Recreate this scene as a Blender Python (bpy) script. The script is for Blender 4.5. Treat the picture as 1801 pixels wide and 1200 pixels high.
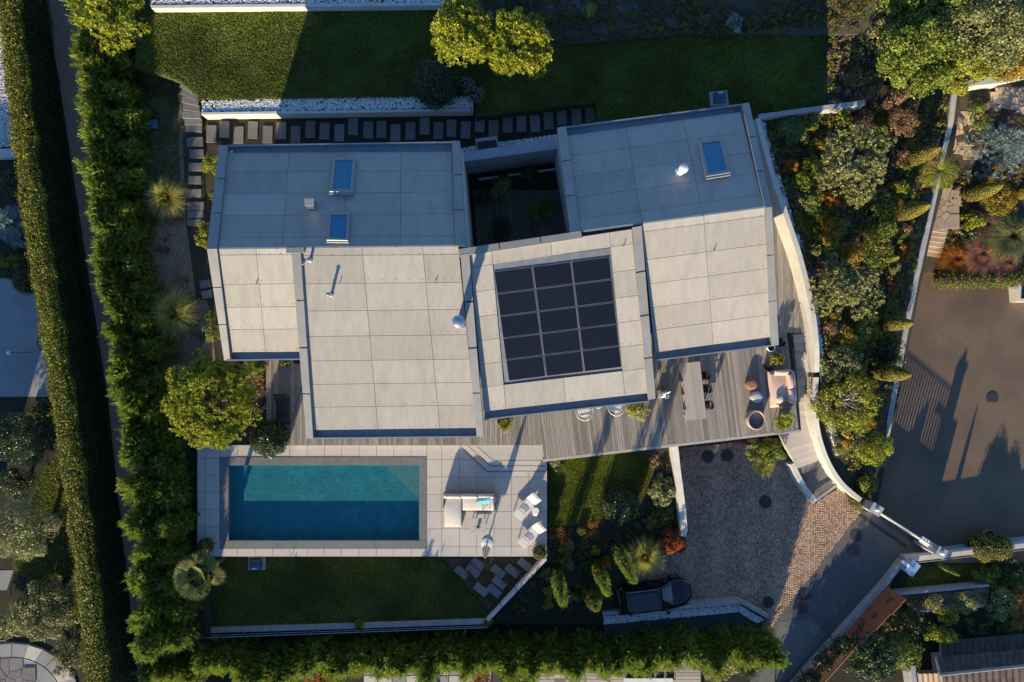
import bpy, bmesh, math, random
import numpy as np
from mathutils import Vector, Matrix

for _o in list(bpy.data.objects):
    bpy.data.objects.remove(_o, do_unlink=True)
scene = bpy.context.scene
COL = scene.collection
R = math.radians
rng = np.random.default_rng(7)
random.seed(7)

# ------------------------------------------------------------------ camera, sky, sun, exposure
H = 40.0                      # flying height above the wooden terrace (z = 0)
F = 1200.0                    # focal length in pixels of the 1801 px wide picture (24 mm lens)
cam_d = bpy.data.cameras.new('camera'); cam = bpy.data.objects.new('camera', cam_d)
COL.objects.link(cam)
cam.location = (0, 0, H); cam.rotation_euler = (0, 0, 0)
cam_d.sensor_width = 36.0; cam_d.lens = 36.0 * F / 1801.0
cam_d.clip_start = 0.5; cam_d.clip_end = 2000
scene.camera = cam

SUN_EL = R(15.5)
SUN_TO = Vector((0.29, 0.957, 0)).normalized()          # where the shadows fall
sun_az = math.atan2(-SUN_TO.x, -SUN_TO.y)
world = bpy.data.worlds.new('World'); scene.world = world; world.use_nodes = True
wn = world.node_tree; wn.nodes.clear()
sky = wn.nodes.new('ShaderNodeTexSky'); sky.sky_type = 'NISHITA'; sky.sun_disc = False
sky.sun_elevation = SUN_EL; sky.sun_rotation = sun_az
sky.air_density = 1.0; sky.dust_density = 0.1; sky.ozone_density = 5.0; sky.altitude = 400
bgn = wn.nodes.new('ShaderNodeBackground'); bgn.inputs['Strength'].default_value = 0.125
won = wn.nodes.new('ShaderNodeOutputWorld')
wn.links.new(sky.outputs[0], bgn.inputs[0]); wn.links.new(bgn.outputs[0], won.inputs[0])
sl = bpy.data.lights.new('sun', 'SUN'); sun = bpy.data.objects.new('sun', sl); COL.objects.link(sun)
sl.energy = 5.0; sl.angle = R(0.55); sl.color = (1.0, 0.825, 0.53)
_d = Vector((SUN_TO.x * math.cos(SUN_EL), SUN_TO.y * math.cos(SUN_EL), -math.sin(SUN_EL)))
sun.rotation_euler = _d.to_track_quat('-Z', 'Y').to_euler(); sun.location = (-20, -60, 30)
scene.view_settings.view_transform = 'Standard'; scene.view_settings.look = 'None'
scene.view_settings.gamma = 1.0; scene.view_settings.use_curve_mapping = False
scene.view_settings.exposure = 1.02
scene.render.engine = 'CYCLES'
scene.cycles.max_bounces = 6; scene.cycles.transparent_max_bounces = 8
scene.cycles.use_denoising = True

# ------------------------------------------------------------------ helpers
def P(px, py, z=0.0):
    """a point of the place, from where it shows in the photograph and its height"""
    k = (H - z) / F
    return Vector(((px - 900.5) * k, (600.0 - py) * k, z))
def M(px, z=0.0):
    return px * (H - z) / F

def world_origin(o):
    v = Vector((0, 0, 0))
    while o is not None:
        v += o.location; o = o.parent
    return v

def tag(o, label=None, cat=None, group=None, kind=None):
    if label: o['label'] = label
    if cat: o['category'] = cat
    if group: o['group'] = group
    if kind: o['kind'] = kind
    return o

def thing(name, label, cat, loc=(0, 0, 0), group=None, rz=0):
    o = bpy.data.objects.new(name, None); COL.objects.link(o)
    o.empty_display_size = 0.3
    o.location = loc; o.rotation_euler.z = rz
    return tag(o, label, cat, group)

def mesh_np(name, verts, faces):
    verts = np.asarray(verts, dtype=np.float32); faces = np.asarray(faces, dtype=np.int32)
    me = bpy.data.meshes.new(name)
    n, (m, k) = len(verts), faces.shape
    me.vertices.add(n); me.vertices.foreach_set('co', verts.ravel())
    me.loops.add(m * k); me.loops.foreach_set('vertex_index', faces.ravel())
    me.polygons.add(m); me.polygons.foreach_set('loop_start', np.arange(m, dtype=np.int32) * k)
    me.update(calc_edges=True); me.validate()
    return me

def obj(name, me, mat, parent=None, loc=None, smooth=False):
    o = bpy.data.objects.new(name, me); COL.objects.link(o)
    if mat is not None and len(me.materials) == 0: me.materials.append(mat)
    if smooth: me.polygons.foreach_set('use_smooth', [True] * len(me.polygons))
    if parent is not None: o.parent = parent
    if loc is not None: o.location = loc
    return o

class MB:
    """collects shapes in world coordinates; build() makes ONE mesh object"""
    def __init__(s): s.v = []; s.f = []
    def add(s, vs, fs):
        b = len(s.v); s.v += [Vector(v) for v in vs]; s.f += [[i + b for i in f] for f in fs]
    def prism(s, top, z0=None, dz=None):
        n = len(top); top = [Vector(p) for p in top]
        a = sum(top[i].x * top[(i + 1) % n].y - top[(i + 1) % n].x * top[i].y for i in range(n))
        if a < 0: top = top[::-1]
        bot = [Vector((p.x, p.y, z0 if z0 is not None else p.z - dz)) for p in top]
        b = len(s.v); s.v += top + bot
        s.f.append([b + i for i in range(n)]); s.f.append([b + n + i for i in range(n)][::-1])
        for i in range(n):
            j = (i + 1) % n; s.f.append([b + i, b + n + i, b + n + j, b + j])
    def sheet(s, top):
        n = len(top); top = [Vector(p) for p in top]
        a = sum(top[i].x * top[(i + 1) % n].y - top[(i + 1) % n].x * top[i].y for i in range(n))
        if a < 0: top = top[::-1]
        b = len(s.v); s.v += top; s.f.append([b + i for i in range(n)])
    def box(s, c, size, rz=0.0, mat=None):
        hx, hy, hz = size[0] / 2, size[1] / 2, size[2] / 2
        m = mat if mat is not None else Matrix.Rotation(rz, 3, 'Z')
        c = Vector(c)
        vs = [c + m @ Vector((x, y, z)) for z in (-hz, hz) for x, y in ((-hx, -hy), (hx, -hy), (hx, hy), (-hx, hy))]
        s.add(vs, [[3, 2, 1, 0], [4, 5, 6, 7], [0, 1, 5, 4], [1, 2, 6, 5], [2, 3, 7, 6], [3, 0, 4, 7]])
    def tube(s, pts, rad, n=7, cap=True):
        pts = [Vector(p) for p in pts]
        rs = rad if isinstance(rad, (list, tuple)) else [rad] * len(pts)
        b = len(s.v); prev = None
        for i, p in enumerate(pts):
            t = (pts[min(i + 1, len(pts) - 1)] - pts[max(i - 1, 0)]).normalized()
            if prev is None:
                u = t.orthogonal().normalized()
            else:
                u = (prev - t * prev.dot(t))
                u = u.normalized() if u.length > 1e-6 else t.orthogonal().normalized()
            prev = u; w = t.cross(u)
            for k in range(n):
                a = 2 * math.pi * k / n
                s.v.append(p + (u * math.cos(a) + w * math.sin(a)) * rs[i])
        for i in range(len(pts) - 1):
            for k in range(n):
                s.f.append([b + i * n + k, b + i * n + (k + 1) % n, b + (i + 1) * n + (k + 1) % n, b + (i + 1) * n + k])
        if cap:
            s.f.append([b + k for k in range(n)][::-1]); s.f.append([b + (len(pts) - 1) * n + k for k in range(n)])
    def lathe(s, c, prof, n=24, cap=True, sx=1.0, sy=1.0):
        c = Vector(c); b = len(s.v)
        for r, z in prof:
            for k in range(n):
                a = 2 * math.pi * k / n
                s.v.append(c + Vector((r * math.cos(a) * sx, r * math.sin(a) * sy, z)))
        for i in range(len(prof) - 1):
            for k in range(n):
                s.f.append([b + i * n + k, b + i * n + (k + 1) % n, b + (i + 1) * n + (k + 1) % n, b + (i + 1) * n + k])
        if cap:
            s.f.append([b + k for k in range(n)][::-1])
            s.f.append([b + (len(prof) - 1) * n + k for k in range(n)])
    def wall(s, pts, th, z0):
        """wall along a polyline of points whose z is the wall's top"""
        pts = [Vector(p) for p in pts]; L = []; Rr = []
        for i, p in enumerate(pts):
            t = (pts[min(i + 1, len(pts) - 1)] - pts[max(i - 1, 0)]); t.z = 0; t.normalize()
            nrm = Vector((-t.y, t.x, 0)) * th / 2
            L.append(p + nrm); Rr.append(p - nrm)
        b = len(s.v); n = len(pts); s.v += L + Rr
        s.v += [Vector((p.x, p.y, z0)) for p in L] + [Vector((p.x, p.y, z0)) for p in Rr]
        for i in range(n - 1):
            l, r, lb, rb = b + i, b + n + i, b + 2 * n + i, b + 3 * n + i
            s.f += [[r, r + 1, l + 1, l], [l, l + 1, lb + 1, lb], [rb, rb + 1, r + 1, r], [lb, lb + 1, rb + 1, rb]]
        for i, fl in ((0, 1), (n - 1, 0)):
            q = [b + i, b + 2 * n + i, b + 3 * n + i, b + n + i]
            s.f.append(q if fl else q[::-1])
    def cushion(s, c, size, rz=0.0, r=0.06, mat=None, puff=0.04):
        """a soft box: rounded edges and a swollen top"""
        nx = 7; hx, hy, hz = size[0] / 2, size[1] / 2, size[2] / 2
        m = mat if mat is not None else Matrix.Rotation(rz, 3, 'Z'); c = Vector(c)
        r = min(r, hx * .6, hy * .6, hz * .95)
        g = [-1, -1 + 2 * r / (hx * 2) * .5, -1 + 2 * r / hx * .5 * 1.6, 0, 1 - 2 * r / hx * .5 * 1.6, 1 - 2 * r / (hx * 2) * .5, 1]
        gx = [-hx, -hx + r * .3, -hx + r, 0, hx - r, hx - r * .3, hx]
        gy = [-hy, -hy + r * .3, -hy + r, 0, hy - r, hy - r * .3, hy]
        drop = [r, r * .3, 0, 0, 0, r * .3, r]
        b = len(s.v)
        for sgn in (1, -1):
            for j in range(nx):
                for i in range(nx):
                    d = max(drop[i], drop[j]) if (drop[i] and drop[j]) else drop[i] + drop[j]
                    pf = puff * (1 - (gx[i] / hx) ** 2) * (1 - (gy[j] / hy) ** 2) if hx and hy else 0
                    s.v.append(c + m @ Vector((gx[i], gy[j], sgn * (hz - d + pf))))
        o2 = nx * nx
        for j in range(nx - 1):
            for i in range(nx - 1):
                a = b + j * nx + i
                s.f.append([a, a + 1, a + nx + 1, a + nx])
                a += o2; s.f.append([a + nx, a + nx + 1, a + 1, a])
        ring = [i for i in range(nx)] + [nx - 1 + nx * j for j in range(1, nx)] + [nx * nx - 1 - i for i in range(1, nx)] + [nx * (nx - 1 - j) for j in range(1, nx - 1)]
        for i in range(len(ring)):
            p, q = ring[i], ring[(i + 1) % len(ring)]
            s.f.append([b + q, b + p, b + o2 + p, b + o2 + q])
    def build(s, name, mat, parent=None, smooth=False, kind=None, bevel=0.0):
        off = world_origin(parent) if parent is not None else Vector((0, 0, 0))
        me = bpy.data.meshes.new(name)
        me.from_pydata([tuple(v - off) for v in s.v], [], s.f); me.update()
        o = obj(name, me, mat, parent, smooth=smooth)
        if bevel:
            md = o.modifiers.new('bevel', 'BEVEL'); md.width = bevel; md.segments = 2; md.limit_method = 'ANGLE'
        if kind: o['kind'] = kind
        return o

def structure(name, mb, mat, **kw):
    return mb.build(name, mat, kind='structure', **kw)

UNIT = None
def unit_box():
    global UNIT
    if UNIT is None:
        m = MB(); m.box((0, 0, 0), (1, 1, 1)); me = bpy.data.meshes.new('unit_piece')
        me.from_pydata([tuple(v) for v in m.v], [], m.f); me.update(); UNIT = me
    return UNIT
_unit_by_mat = {}
def piece(name, parent, mat, c, size, rz=0.0):
    """a box-shaped piece that shares its mesh with all alike pieces"""
    me = _unit_by_mat.get(mat.name)
    if me is None:
        me = unit_box().copy(); me.materials.append(mat); _unit_by_mat[mat.name] = me
    o = bpy.data.objects.new(name, me); COL.objects.link(o); o.parent = parent
    o.location = Vector(c) - world_origin(parent); o.scale = size; o.rotation_euler.z = rz
    return o

def copy_thing(o, parent=None):
    c = o.copy(); COL.objects.link(c)
    if parent is not None: c.parent = parent
    for ch in o.children: copy_thing(ch, c)
    return c

# ------------------------------------------------------------------ materials
def _nt(name):
    m = bpy.data.materials.new(name); m.use_nodes = True
    nt = m.node_tree; return m, nt, nt.nodes['Principled BSDF']

def mk(name, c1, c2=None, scale=3.0, rough=0.75, metal=0.0, bump=0.0, bscale=60.0, orand=0.0, irand=0.0,
       coords='pos', stretch=(1, 1, 1), spec=0.4, c3=None, scale3=0.6, detail=6.0, f3=(.5, .72)):
    m, nt, bs = _nt(name); N = nt.nodes.new; L = nt.links.new
    bs.inputs['Roughness'].default_value = rough; bs.inputs['Metallic'].default_value = metal
    bs.inputs['Specular IOR Level'].default_value = spec
    if coords == 'pos': cs = N('ShaderNodeNewGeometry').outputs['Position']
    else: cs = N('ShaderNodeTexCoord').outputs['Object']
    mp = N('ShaderNodeMapping'); mp.inputs['Scale'].default_value = stretch; L(cs, mp.inputs[0])
    vec = mp.outputs[0]
    if orand or irand:
        oi = N('ShaderNodeObjectInfo')
        if coords != 'pos':
            va = N('ShaderNodeVectorMath'); va.operation = 'MULTIPLY_ADD'
            L(oi.outputs['Random'], va.inputs[0]); va.inputs[1].default_value = (31, 17, 9); L(mp.outputs[0], va.inputs[2])
            vec = va.outputs[0]
    c2 = c2 or tuple(x * 0.8 for x in c1)
    nz = N('ShaderNodeTexNoise'); nz.inputs['Scale'].default_value = scale; nz.inputs['Detail'].default_value = detail
    nz.inputs['Roughness'].default_value = 0.62; L(vec, nz.inputs['Vector'])
    rp = N('ShaderNodeValToRGB'); rp.color_ramp.elements[0].position = .36; rp.color_ramp.elements[1].position = .66
    rp.color_ramp.elements[0].color = (*c1, 1); rp.color_ramp.elements[1].color = (*c2, 1); L(nz.outputs[0], rp.inputs[0])
    col = rp.outputs[0]
    if c3:
        n3 = N('ShaderNodeTexNoise'); n3.inputs['Scale'].default_value = scale3; n3.inputs['Detail'].default_value = 4; L(vec, n3.inputs['Vector'])
        r3 = N('ShaderNodeValToRGB'); r3.color_ramp.elements[0].position = f3[0]; r3.color_ramp.elements[1].position = f3[1]; L(n3.outputs[0], r3.inputs[0])
        mx = N('ShaderNodeMix'); mx.data_type = 'RGBA'; L(r3.outputs[0], mx.inputs[0]); L(col, mx.inputs[6]); mx.inputs[7].default_value = (*c3, 1)
        col = mx.outputs[2]
    if orand or irand:
        rnd = N('ShaderNodeNewGeometry').outputs['Random Per Island'] if irand else oi.outputs['Random']
        a = irand or orand
        mr = N('ShaderNodeMapRange'); L(rnd, mr.inputs[0]); mr.inputs[3].default_value = 1 - a; mr.inputs[4].default_value = 1 + a
        vm = N('ShaderNodeVectorMath'); vm.operation = 'SCALE'; L(col, vm.inputs[0]); L(mr.outputs[0], vm.inputs['Scale'])
        col = vm.outputs[0]
    L(col, bs.inputs['Base Color'])
    if bump:
        nb = N('ShaderNodeTexNoise'); nb.inputs['Scale'].default_value = bscale; nb.inputs['Detail'].default_value = 4; L(vec, nb.inputs['Vector'])
        bp = N('ShaderNodeBump'); bp.inputs['Strength'].default_value = bump; bp.inputs['Distance'].default_value = 0.03
        L(nb.outputs[0], bp.inputs['Height']); L(bp.outputs[0], bs.inputs['Normal'])
    return m

def leafmat(name, cols, transl=0.3, rough=0.5, patch=None):
    """foliage: every leaf its own tone, light shining through"""
    m, nt, bs = _nt(name); N = nt.nodes.new; L = nt.links.new
    ge = N('ShaderNodeNewGeometry')
    rp = N('ShaderNodeValToRGB'); e = rp.color_ramp.elements
    while len(e) < len(cols): e.new(0.5)
    for i, c in enumerate(cols):
        e[i].position = i / (len(cols) - 1); e[i].color = (*c, 1)
    L(ge.outputs['Random Per Island'], rp.inputs[0]); col = rp.outputs[0]
    nz = N('ShaderNodeTexNoise'); nz.inputs['Scale'].default_value = 1.3; nz.inputs['Detail'].default_value = 3; L(ge.outputs['Position'], nz.inputs['Vector'])
    mr = N('ShaderNodeMapRange'); L(nz.outputs[0], mr.inputs[0]); mr.inputs[1].default_value = .3; mr.inputs[2].default_value = .7; mr.inputs[3].default_value = .72; mr.inputs[4].default_value = 1.25
    if patch: nz.inputs['Scale'].default_value = patch; nz.inputs['Detail'].default_value = 5; mr.inputs[1].default_value = .35; mr.inputs[2].default_value = .65; mr.inputs[3].default_value = .6; mr.inputs[4].default_value = 1.3
    vm = N('ShaderNodeVectorMath'); vm.operation = 'SCALE'; L(col, vm.inputs[0]); L(mr.outputs[0], vm.inputs['Scale']); col = vm.outputs[0]
    L(col, bs.inputs['Base Color']); bs.inputs['Roughness'].default_value = rough; bs.inputs['Specular IOR Level'].default_value = 0.3
    tr = N('ShaderNodeBsdfTranslucent'); L(col, tr.inputs[0])
    mx = N('ShaderNodeMixShader'); mx.inputs[0].default_value = transl
    L(bs.outputs[0], mx.inputs[1]); L(tr.outputs[0], mx.inputs[2]); L(mx.outputs[0], nt.nodes['Material Output'].inputs[0])
    return m

m_panel = mk('fibre_cement', (.345, .320, .290), (.298, .280, .258), 2.2, rough=.8, orand=.10, bump=.08, bscale=25, c3=(.262, .25, .234), scale3=.9, stretch=(1.6, .45, 1), f3=(.55, .8), detail=9)
m_underlay = mk('roof_underlay', (.19, .18, .17), rough=.9)
m_cap = mk('zinc_cap', (.285, .28, .27), (.24, .24, .235), 1.2, rough=.5, metal=.25, orand=.03)
m_gutter = mk('zinc_gutter', (.34, .36, .39), (.28, .30, .33), 1.0, rough=.45, metal=.5)
m_render = mk('white_render', (.60, .57, .52), (.54, .515, .47), 1.2, rough=.9, bump=.06)
m_wallwhite = mk('white_wall_paint', (.54, .51, .465), (.45, .43, .40), 1.8, rough=.9, bump=.1, c3=(.40, .385, .36), scale3=.8, f3=(.6, .8))
m_concrete = mk('concrete', (.36, .36, .36), (.27, .27, .28), 2.2, rough=.85, bump=.15)
m_travertine = mk('pale_stone_paver', (.50, .455, .41), (.45, .415, .375), 2.0, rough=.7, orand=.05, bump=.08, bscale=20)
m_coping = mk('dark_stone_coping', (.17, .165, .17), (.13, .13, .135), 3, rough=.6, bump=.1, orand=.05)
m_basin = mk('pool_liner', (.042, .215, .24), (.022, .145, .175), 2.2, rough=.7, c3=(.03, .15, .19), scale3=.5, detail=9)
m_poolstep = mk('pool_step_stone', (.15, .21, .21), (.12, .18, .185), 3, rough=.7)
m_wood = mk('weathered_deck', (.30, .265, .235), (.215, .19, .17), 1.6, rough=.85, orand=.30, coords='obj', stretch=(2, 5, 1), bump=.15, bscale=30)
m_wood_t = mk('weathered_table', (.42, .37, .33), (.32, .28, .25), 3, rough=.8, coords='obj', stretch=(8, 1.2, 1), orand=.10)
m_grass = mk('lawn_soil', (.050, .060, .010), (.035, .045, .008), 6, rough=.95, bump=.3, bscale=30, c3=(.05, .055, .018), scale3=.5)
m_soil = mk('bark_soil', (.062, .045, .032), (.030, .024, .017), 4, rough=.95, bump=.5, bscale=20, c3=(.03, .04, .014), scale3=.45)
m_soil_d = mk('dark_soil', (.032, .028, .018), (.018, .021, .011), 3, rough=.95, bump=.5, bscale=20)
m_rock = mk('bank_rock', (.075, .066, .052), (.04, .038, .028), 2.2, rough=.9, bump=.6, bscale=6, c3=(.035, .04, .02), scale3=.7)
m_gravel = mk('path_gravel', (.36, .25, .18), (.19, .14, .10), 14, rough=.95, bump=.6, bscale=25)
m_asphalt = mk('asphalt', (.195, .132, .084), (.150, .104, .070), 7, rough=.9, bump=.2, bscale=40, c3=(.112, .082, .06), scale3=.35, f3=(.42, .7), detail=9)
m_asphalt2 = mk('drive_concrete', (.098, .102, .102), (.08, .084, .086), 4, rough=.9, bump=.2, c3=(.115, .115, .112), scale3=.3)
m_pebble = mk('white_pebble', (.72, .71, .68), (.55, .55, .54), 8, rough=.7, irand=.35)
m_pebbed = mk('pebble_bed', (.06, .06, .062), (.035, .035, .037), 12, rough=.9)
m_slate = mk('slate_slab', (.165, .16, .158), (.125, .122, .122), 4, rough=.8, orand=.18, bump=.15)
m_cobble = mk('porphyry_cobble', (.48, .325, .23), (.36, .255, .19), .8, rough=.75, irand=.38)
m_joint = mk('cobble_joint', (.075, .065, .055), (.05, .045, .04), 8, rough=.95)
m_flag = mk('flagstone', (.42, .31, .22), (.33, .245, .18), 2, rough=.8, orand=.15, bump=.2, bscale=12)
m_bluepave = mk('grey_resin_paving', (.26, .265, .27), (.22, .225, .235), 1.5, rough=.8, bump=.1, c3=(.2, .21, .22), scale3=.4)
m_black = mk('black_metal', (.02, .02, .022), rough=.45)
m_darkgrey = mk('dark_grey_textile', (.035, .036, .04), rough=.85)
m_white = mk('white_lacquer', (.78, .77, .75), rough=.4)
m_fabric = mk('cream_fabric', (.62, .57, .51), (.57, .52, .46), 5, rough=.95, bump=.25, bscale=12)
m_fabric_w = mk('white_sling', (.64, .61, .57), (.57, .545, .51), 5, rough=.9, bump=.1, bscale=12)
m_pink = mk('blush_fabric', (.60, .44, .37), (.55, .40, .34), 5, rough=.95, bump=.2, bscale=10)
m_rust = mk('rust_fabric', (.30, .11, .06), rough=.95)
m_shell = mk('taupe_shell', (.42, .33, .275), rough=.9)
m_brown = mk('brown_fabric', (.26, .14, .10), rough=.95)
m_turq = mk('turquoise_fabric', (.09, .33, .40), (.16, .44, .50), 6, rough=.95)
m_greycush = mk('grey_cushion', (.50, .47, .46), rough=.95)
m_taupe = mk('taupe_fabric', (.20, .17, .155), rough=.95)
m_steel = mk('steel', (.55, .56, .57), rough=.3, metal=.9)
m_trunk = mk('bark', (.13, .095, .07), (.075, .055, .042), 8, rough=.95, bump=.5, coords='pos')
m_trunk_g = mk('grey_bark', (.33, .30, .27), (.22, .20, .18), 8, rough=.95, bump=.4)
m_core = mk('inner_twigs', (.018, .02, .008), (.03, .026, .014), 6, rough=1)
m_solar = mk('solar_cells', (.004, .006, .013), (.007, .009, .017), 30, rough=.3, spec=.25, coords='obj', stretch=(.3, 6, 1), orand=.1)
def _cells():
    nt = m_solar.node_tree; bs = nt.nodes['Principled BSDF']; N = nt.nodes.new; L = nt.links.new
    src = bs.inputs['Base Color'].links[0].from_socket
    br = N('ShaderNodeTexBrick'); br.offset = 0; br.inputs['Scale'].default_value = 1; br.inputs['Mortar Size'].default_value = .006
    br.inputs['Brick Width'].default_value = .17; br.inputs['Row Height'].default_value = .17
    br.inputs['Color1'].default_value = (0, 0, 0, 1); br.inputs['Color2'].default_value = (0, 0, 0, 1); br.inputs['Mortar'].default_value = (1, 1, 1, 1)
    mp = N('ShaderNodeMapping'); mp.inputs['Rotation'].default_value = (0, 0, R(-7.3)); L(N('ShaderNodeNewGeometry').outputs['Position'], mp.inputs[0]); L(mp.outputs[0], br.inputs['Vector'])
    mx = N('ShaderNodeMix'); mx.data_type = 'RGBA'; L(br.outputs['Color'], mx.inputs[0]); L(src, mx.inputs[6]); mx.inputs[7].default_value = (.014, .018, .028, 1)
    L(mx.outputs[2], bs.inputs['Base Color'])
_cells()
m_screw = mk('screw_heads', (.16, .15, .14), rough=.6)
m_darkwood = mk('dark_boards', (.13, .105, .075), (.085, .07, .05), 2, rough=.8, coords='obj', stretch=(2, 5, 1), orand=.25)  # courtyard boards, darker brown than the deck wood
m_barkbed = mk('bark_mulch', (.24, .18, .135), (.11, .085, .062), 7, rough=.95, bump=.6, bscale=25, c3=(.08, .075, .04), scale3=.6)
m_solarframe = mk('solar_frame', (.26, .27, .29), rough=.4, metal=.5)
m_car = mk('black_car_paint', (.006, .006, .008), rough=.12, spec=.6)
m_carglass = mk('car_glass', (.010, .016, .022), rough=.04, spec=.8)
m_tyre = mk('tyre', (.015, .015, .015), rough=.85)
m_lamp = mk('lamp_lens', (.16, .16, .17), rough=.15)
m_red = mk('tail_lens', (.25, .01, .01), rough=.2)
m_rustpanel = mk('corten_panel', (.27, .095, .045), (.21, .07, .032), 2, rough=.8, orand=.08)
m_lattice = mk('wooden_lattice', (.27, .12, .055), (.22, .095, .045), 4, rough=.8)
m_tile = mk('dark_roof_tile', (.095, .065, .055), (.06, .045, .042), 3, rough=.8, orand=.25)
m_ironb = mk('brown_cast_iron', (.06, .042, .04), (.045, .034, .033), 12, rough=.7, bump=.3)
m_iron = mk('cast_iron', (.035, .033, .035), (.025, .024, .026), 12, rough=.7, bump=.3)
m_blue = mk('blue_letter_box', (.25, .42, .62), rough=.4)
m_bluedark = mk('navy_plastic', (.04, .08, .15), rough=.35)
m_terracotta = mk('terracotta', (.32, .18, .11), rough=.8)
def glassmat(name, base, rough=.03):
    m, nt, bs = _nt(name)
    bs.inputs['Base Color'].default_value = (*base, 1); bs.inputs['Roughness'].default_value = rough
    bs.inputs['Specular IOR Level'].default_value = .9
    return m
m_skyglass = glassmat('skylight_glass', (.02, .16, .27))
m_window = glassmat('window_glass', (.03, .04, .045))
def watermat():
    m, nt, bs = _nt('pool_water'); N = nt.nodes.new; L = nt.links.new
    tr = N('ShaderNodeBsdfTransparent'); tr.inputs[0].default_value = (.62, .90, .93, 1)
    gl = N('ShaderNodeBsdfGlossy'); gl.inputs['Roughness'].default_value = .03
    ge = N('ShaderNodeNewGeometry')
    nz = N('ShaderNodeTexNoise'); nz.inputs['Scale'].default_value = 5; nz.inputs['Detail'].default_value = 3; L(ge.outputs['Position'], nz.inputs['Vector'])
    bp = N('ShaderNodeBump'); bp.inputs['Strength'].default_value = .6; bp.inputs['Distance'].default_value = .08; L(nz.outputs[0], bp.inputs['Height']); L(bp.outputs[0], gl.inputs['Normal'])
    lw = N('ShaderNodeLayerWeight'); lw.inputs[0].default_value = .5; L(bp.outputs[0], lw.inputs['Normal'])
    pw = N('ShaderNodeMath'); pw.operation = 'POWER'; L(lw.outputs['Facing'], pw.inputs[0]); pw.inputs[1].default_value = 5
    fr = N('ShaderNodeMath'); fr.operation = 'MULTIPLY_ADD'; L(pw.outputs[0], fr.inputs[0]); fr.inputs[1].default_value = .95; fr.inputs[2].default_value = .02
    mx = N('ShaderNodeMixShader'); L(fr.outputs[0], mx.inputs[0]); L(tr.outputs[0], mx.inputs[1]); L(gl.outputs[0], mx.inputs[2])
    L(mx.outputs[0], nt.nodes['Material Output'].inputs[0]); return m
m_water = watermat()

# foliage palettes (dark, mid, light)
lf_pine = leafmat('pine_needles', [(.15, .21, .018), (.31, .335, .024), (.45, .43, .05)], .3)
lf_pine2 = leafmat('grey_pine_needles', [(.13, .145, .045), (.27, .27, .095), (.43, .41, .17)], .28)
lf_thuja = leafmat('leyland_foliage', [(.085, .145, .022), (.18, .25, .034), (.31, .34, .055)], .36)
lf_hedge = leafmat('hornbeam_leaves', [(0.075, 0.105, 0.012), (0.180, 0.195, 0.021), (0.360, 0.300, 0.030)], .25)
lf_dark = leafmat('dark_glossy_leaves', [(0.018, 0.038, 0.015), (0.038, 0.068, 0.024), (0.090, 0.120, 0.045)], .15, .35)
lf_green = leafmat('green_leaves', [(.07, .12, .016), (.17, .22, .03), (.33, .34, .055)], .3)
lf_yellow = leafmat('yellow_green_leaves', [(.12, .16, .016), (.27, .28, .026), (.44, .40, .05)], .32)
lf_olive = leafmat('olive_leaves', [(0.100, 0.118, 0.040), (0.198, 0.208, 0.072), (0.360, 0.342, 0.144)], .2)
lf_silver = leafmat('silver_leaves', [(0.150, 0.188, 0.150), (0.255, 0.300, 0.247), (0.360, 0.360, 0.360)], .15)
lf_blue = leafmat('blue_spruce_needles', [(0.075, 0.128, 0.128), (0.150, 0.225, 0.217), (0.285, 0.360, 0.352)], .15)
lf_gold = leafmat('golden_leaves', [(.20, .15, .018), (.36, .25, .026), (.48, .34, .04)], .33)
lf_orange = leafmat('orange_leaves', [(.26, .085, .014), (.42, .15, .02), (.50, .25, .03)], .35)
lf_red = leafmat('red_leaves', [(0.150, 0.030, 0.015), (0.330, 0.068, 0.027), (0.360, 0.120, 0.045)], .3)
lf_brown = leafmat('russet_leaves', [(.14, .07, .04), (.27, .15, .09), (.38, .25, .16)], .25)
lf_pinkg = leafmat('pink_plumes', [(.28, .10, .09), (.42, .17, .15), (.44, .30, .12)], .35)
lf_mixed = leafmat('mixed_cover_leaves', [(.03, .05, .012), (.09, .11, .02), (.18, .16, .03), (.24, .14, .03), (.16, .08, .05)], .25)
lf_variegated = leafmat('variegated_leaves', [(0.135, 0.165, 0.045), (0.300, 0.300, 0.105), (0.360, 0.360, 0.195)], .25)
lf_straw = leafmat('straw_blades', [(.24, .25, .05), (.44, .41, .09), (.52, .48, .18)], .35)
lf_grassb = leafmat('green_blades', [(0.060, 0.098, 0.027), (0.120, 0.165, 0.045), (0.210, 0.240, 0.075)], .3)
lf_lawn = leafmat('lawn_blades', [(.115, .17, .025), (.195, .245, .036), (.30, .315, .058)], .3, patch=.35)
lf_topiary = leafmat('clipped_gold_topiary', [(0.195, 0.173, 0.015), (0.300, 0.247, 0.019), (0.360, 0.315, 0.027)], .2)
lf_box = leafmat('boxwood_leaves', [(0.053, 0.075, 0.018), (0.112, 0.135, 0.030), (0.210, 0.210, 0.053)], .2)
lf_flank_shade = leafmat('hedge_flank_shade', [(.012, .022, .006), (.03, .045, .010), (.06, .075, .016)], .15)  # flank leaves darkened: the hedge's own shade is put into their colour
lf_palm = leafmat('palm_fans', [(.10, .13, .025), (.19, .21, .045), (.30, .29, .08)], .3)
# ------------------------------------------------------------------ the ground and its levels
ZB = -6.0
def patch(name, pts, mat, z=None, z0=ZB):
    m = MB(); m.prism([P(*p) if len(p) == 3 else P(p[0], p[1], z) for p in pts], z0=z0)
    return structure(name, m, mat)
def sheet(name, pts, mat, z=None, lift=0.004):
    m = MB(); q = []
    for p in pts:
        v = P(*p) if len(p) == 3 else P(p[0], p[1], z); v.z += lift; q.append(v)
    m.sheet(q); return structure(name, m, mat)

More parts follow.
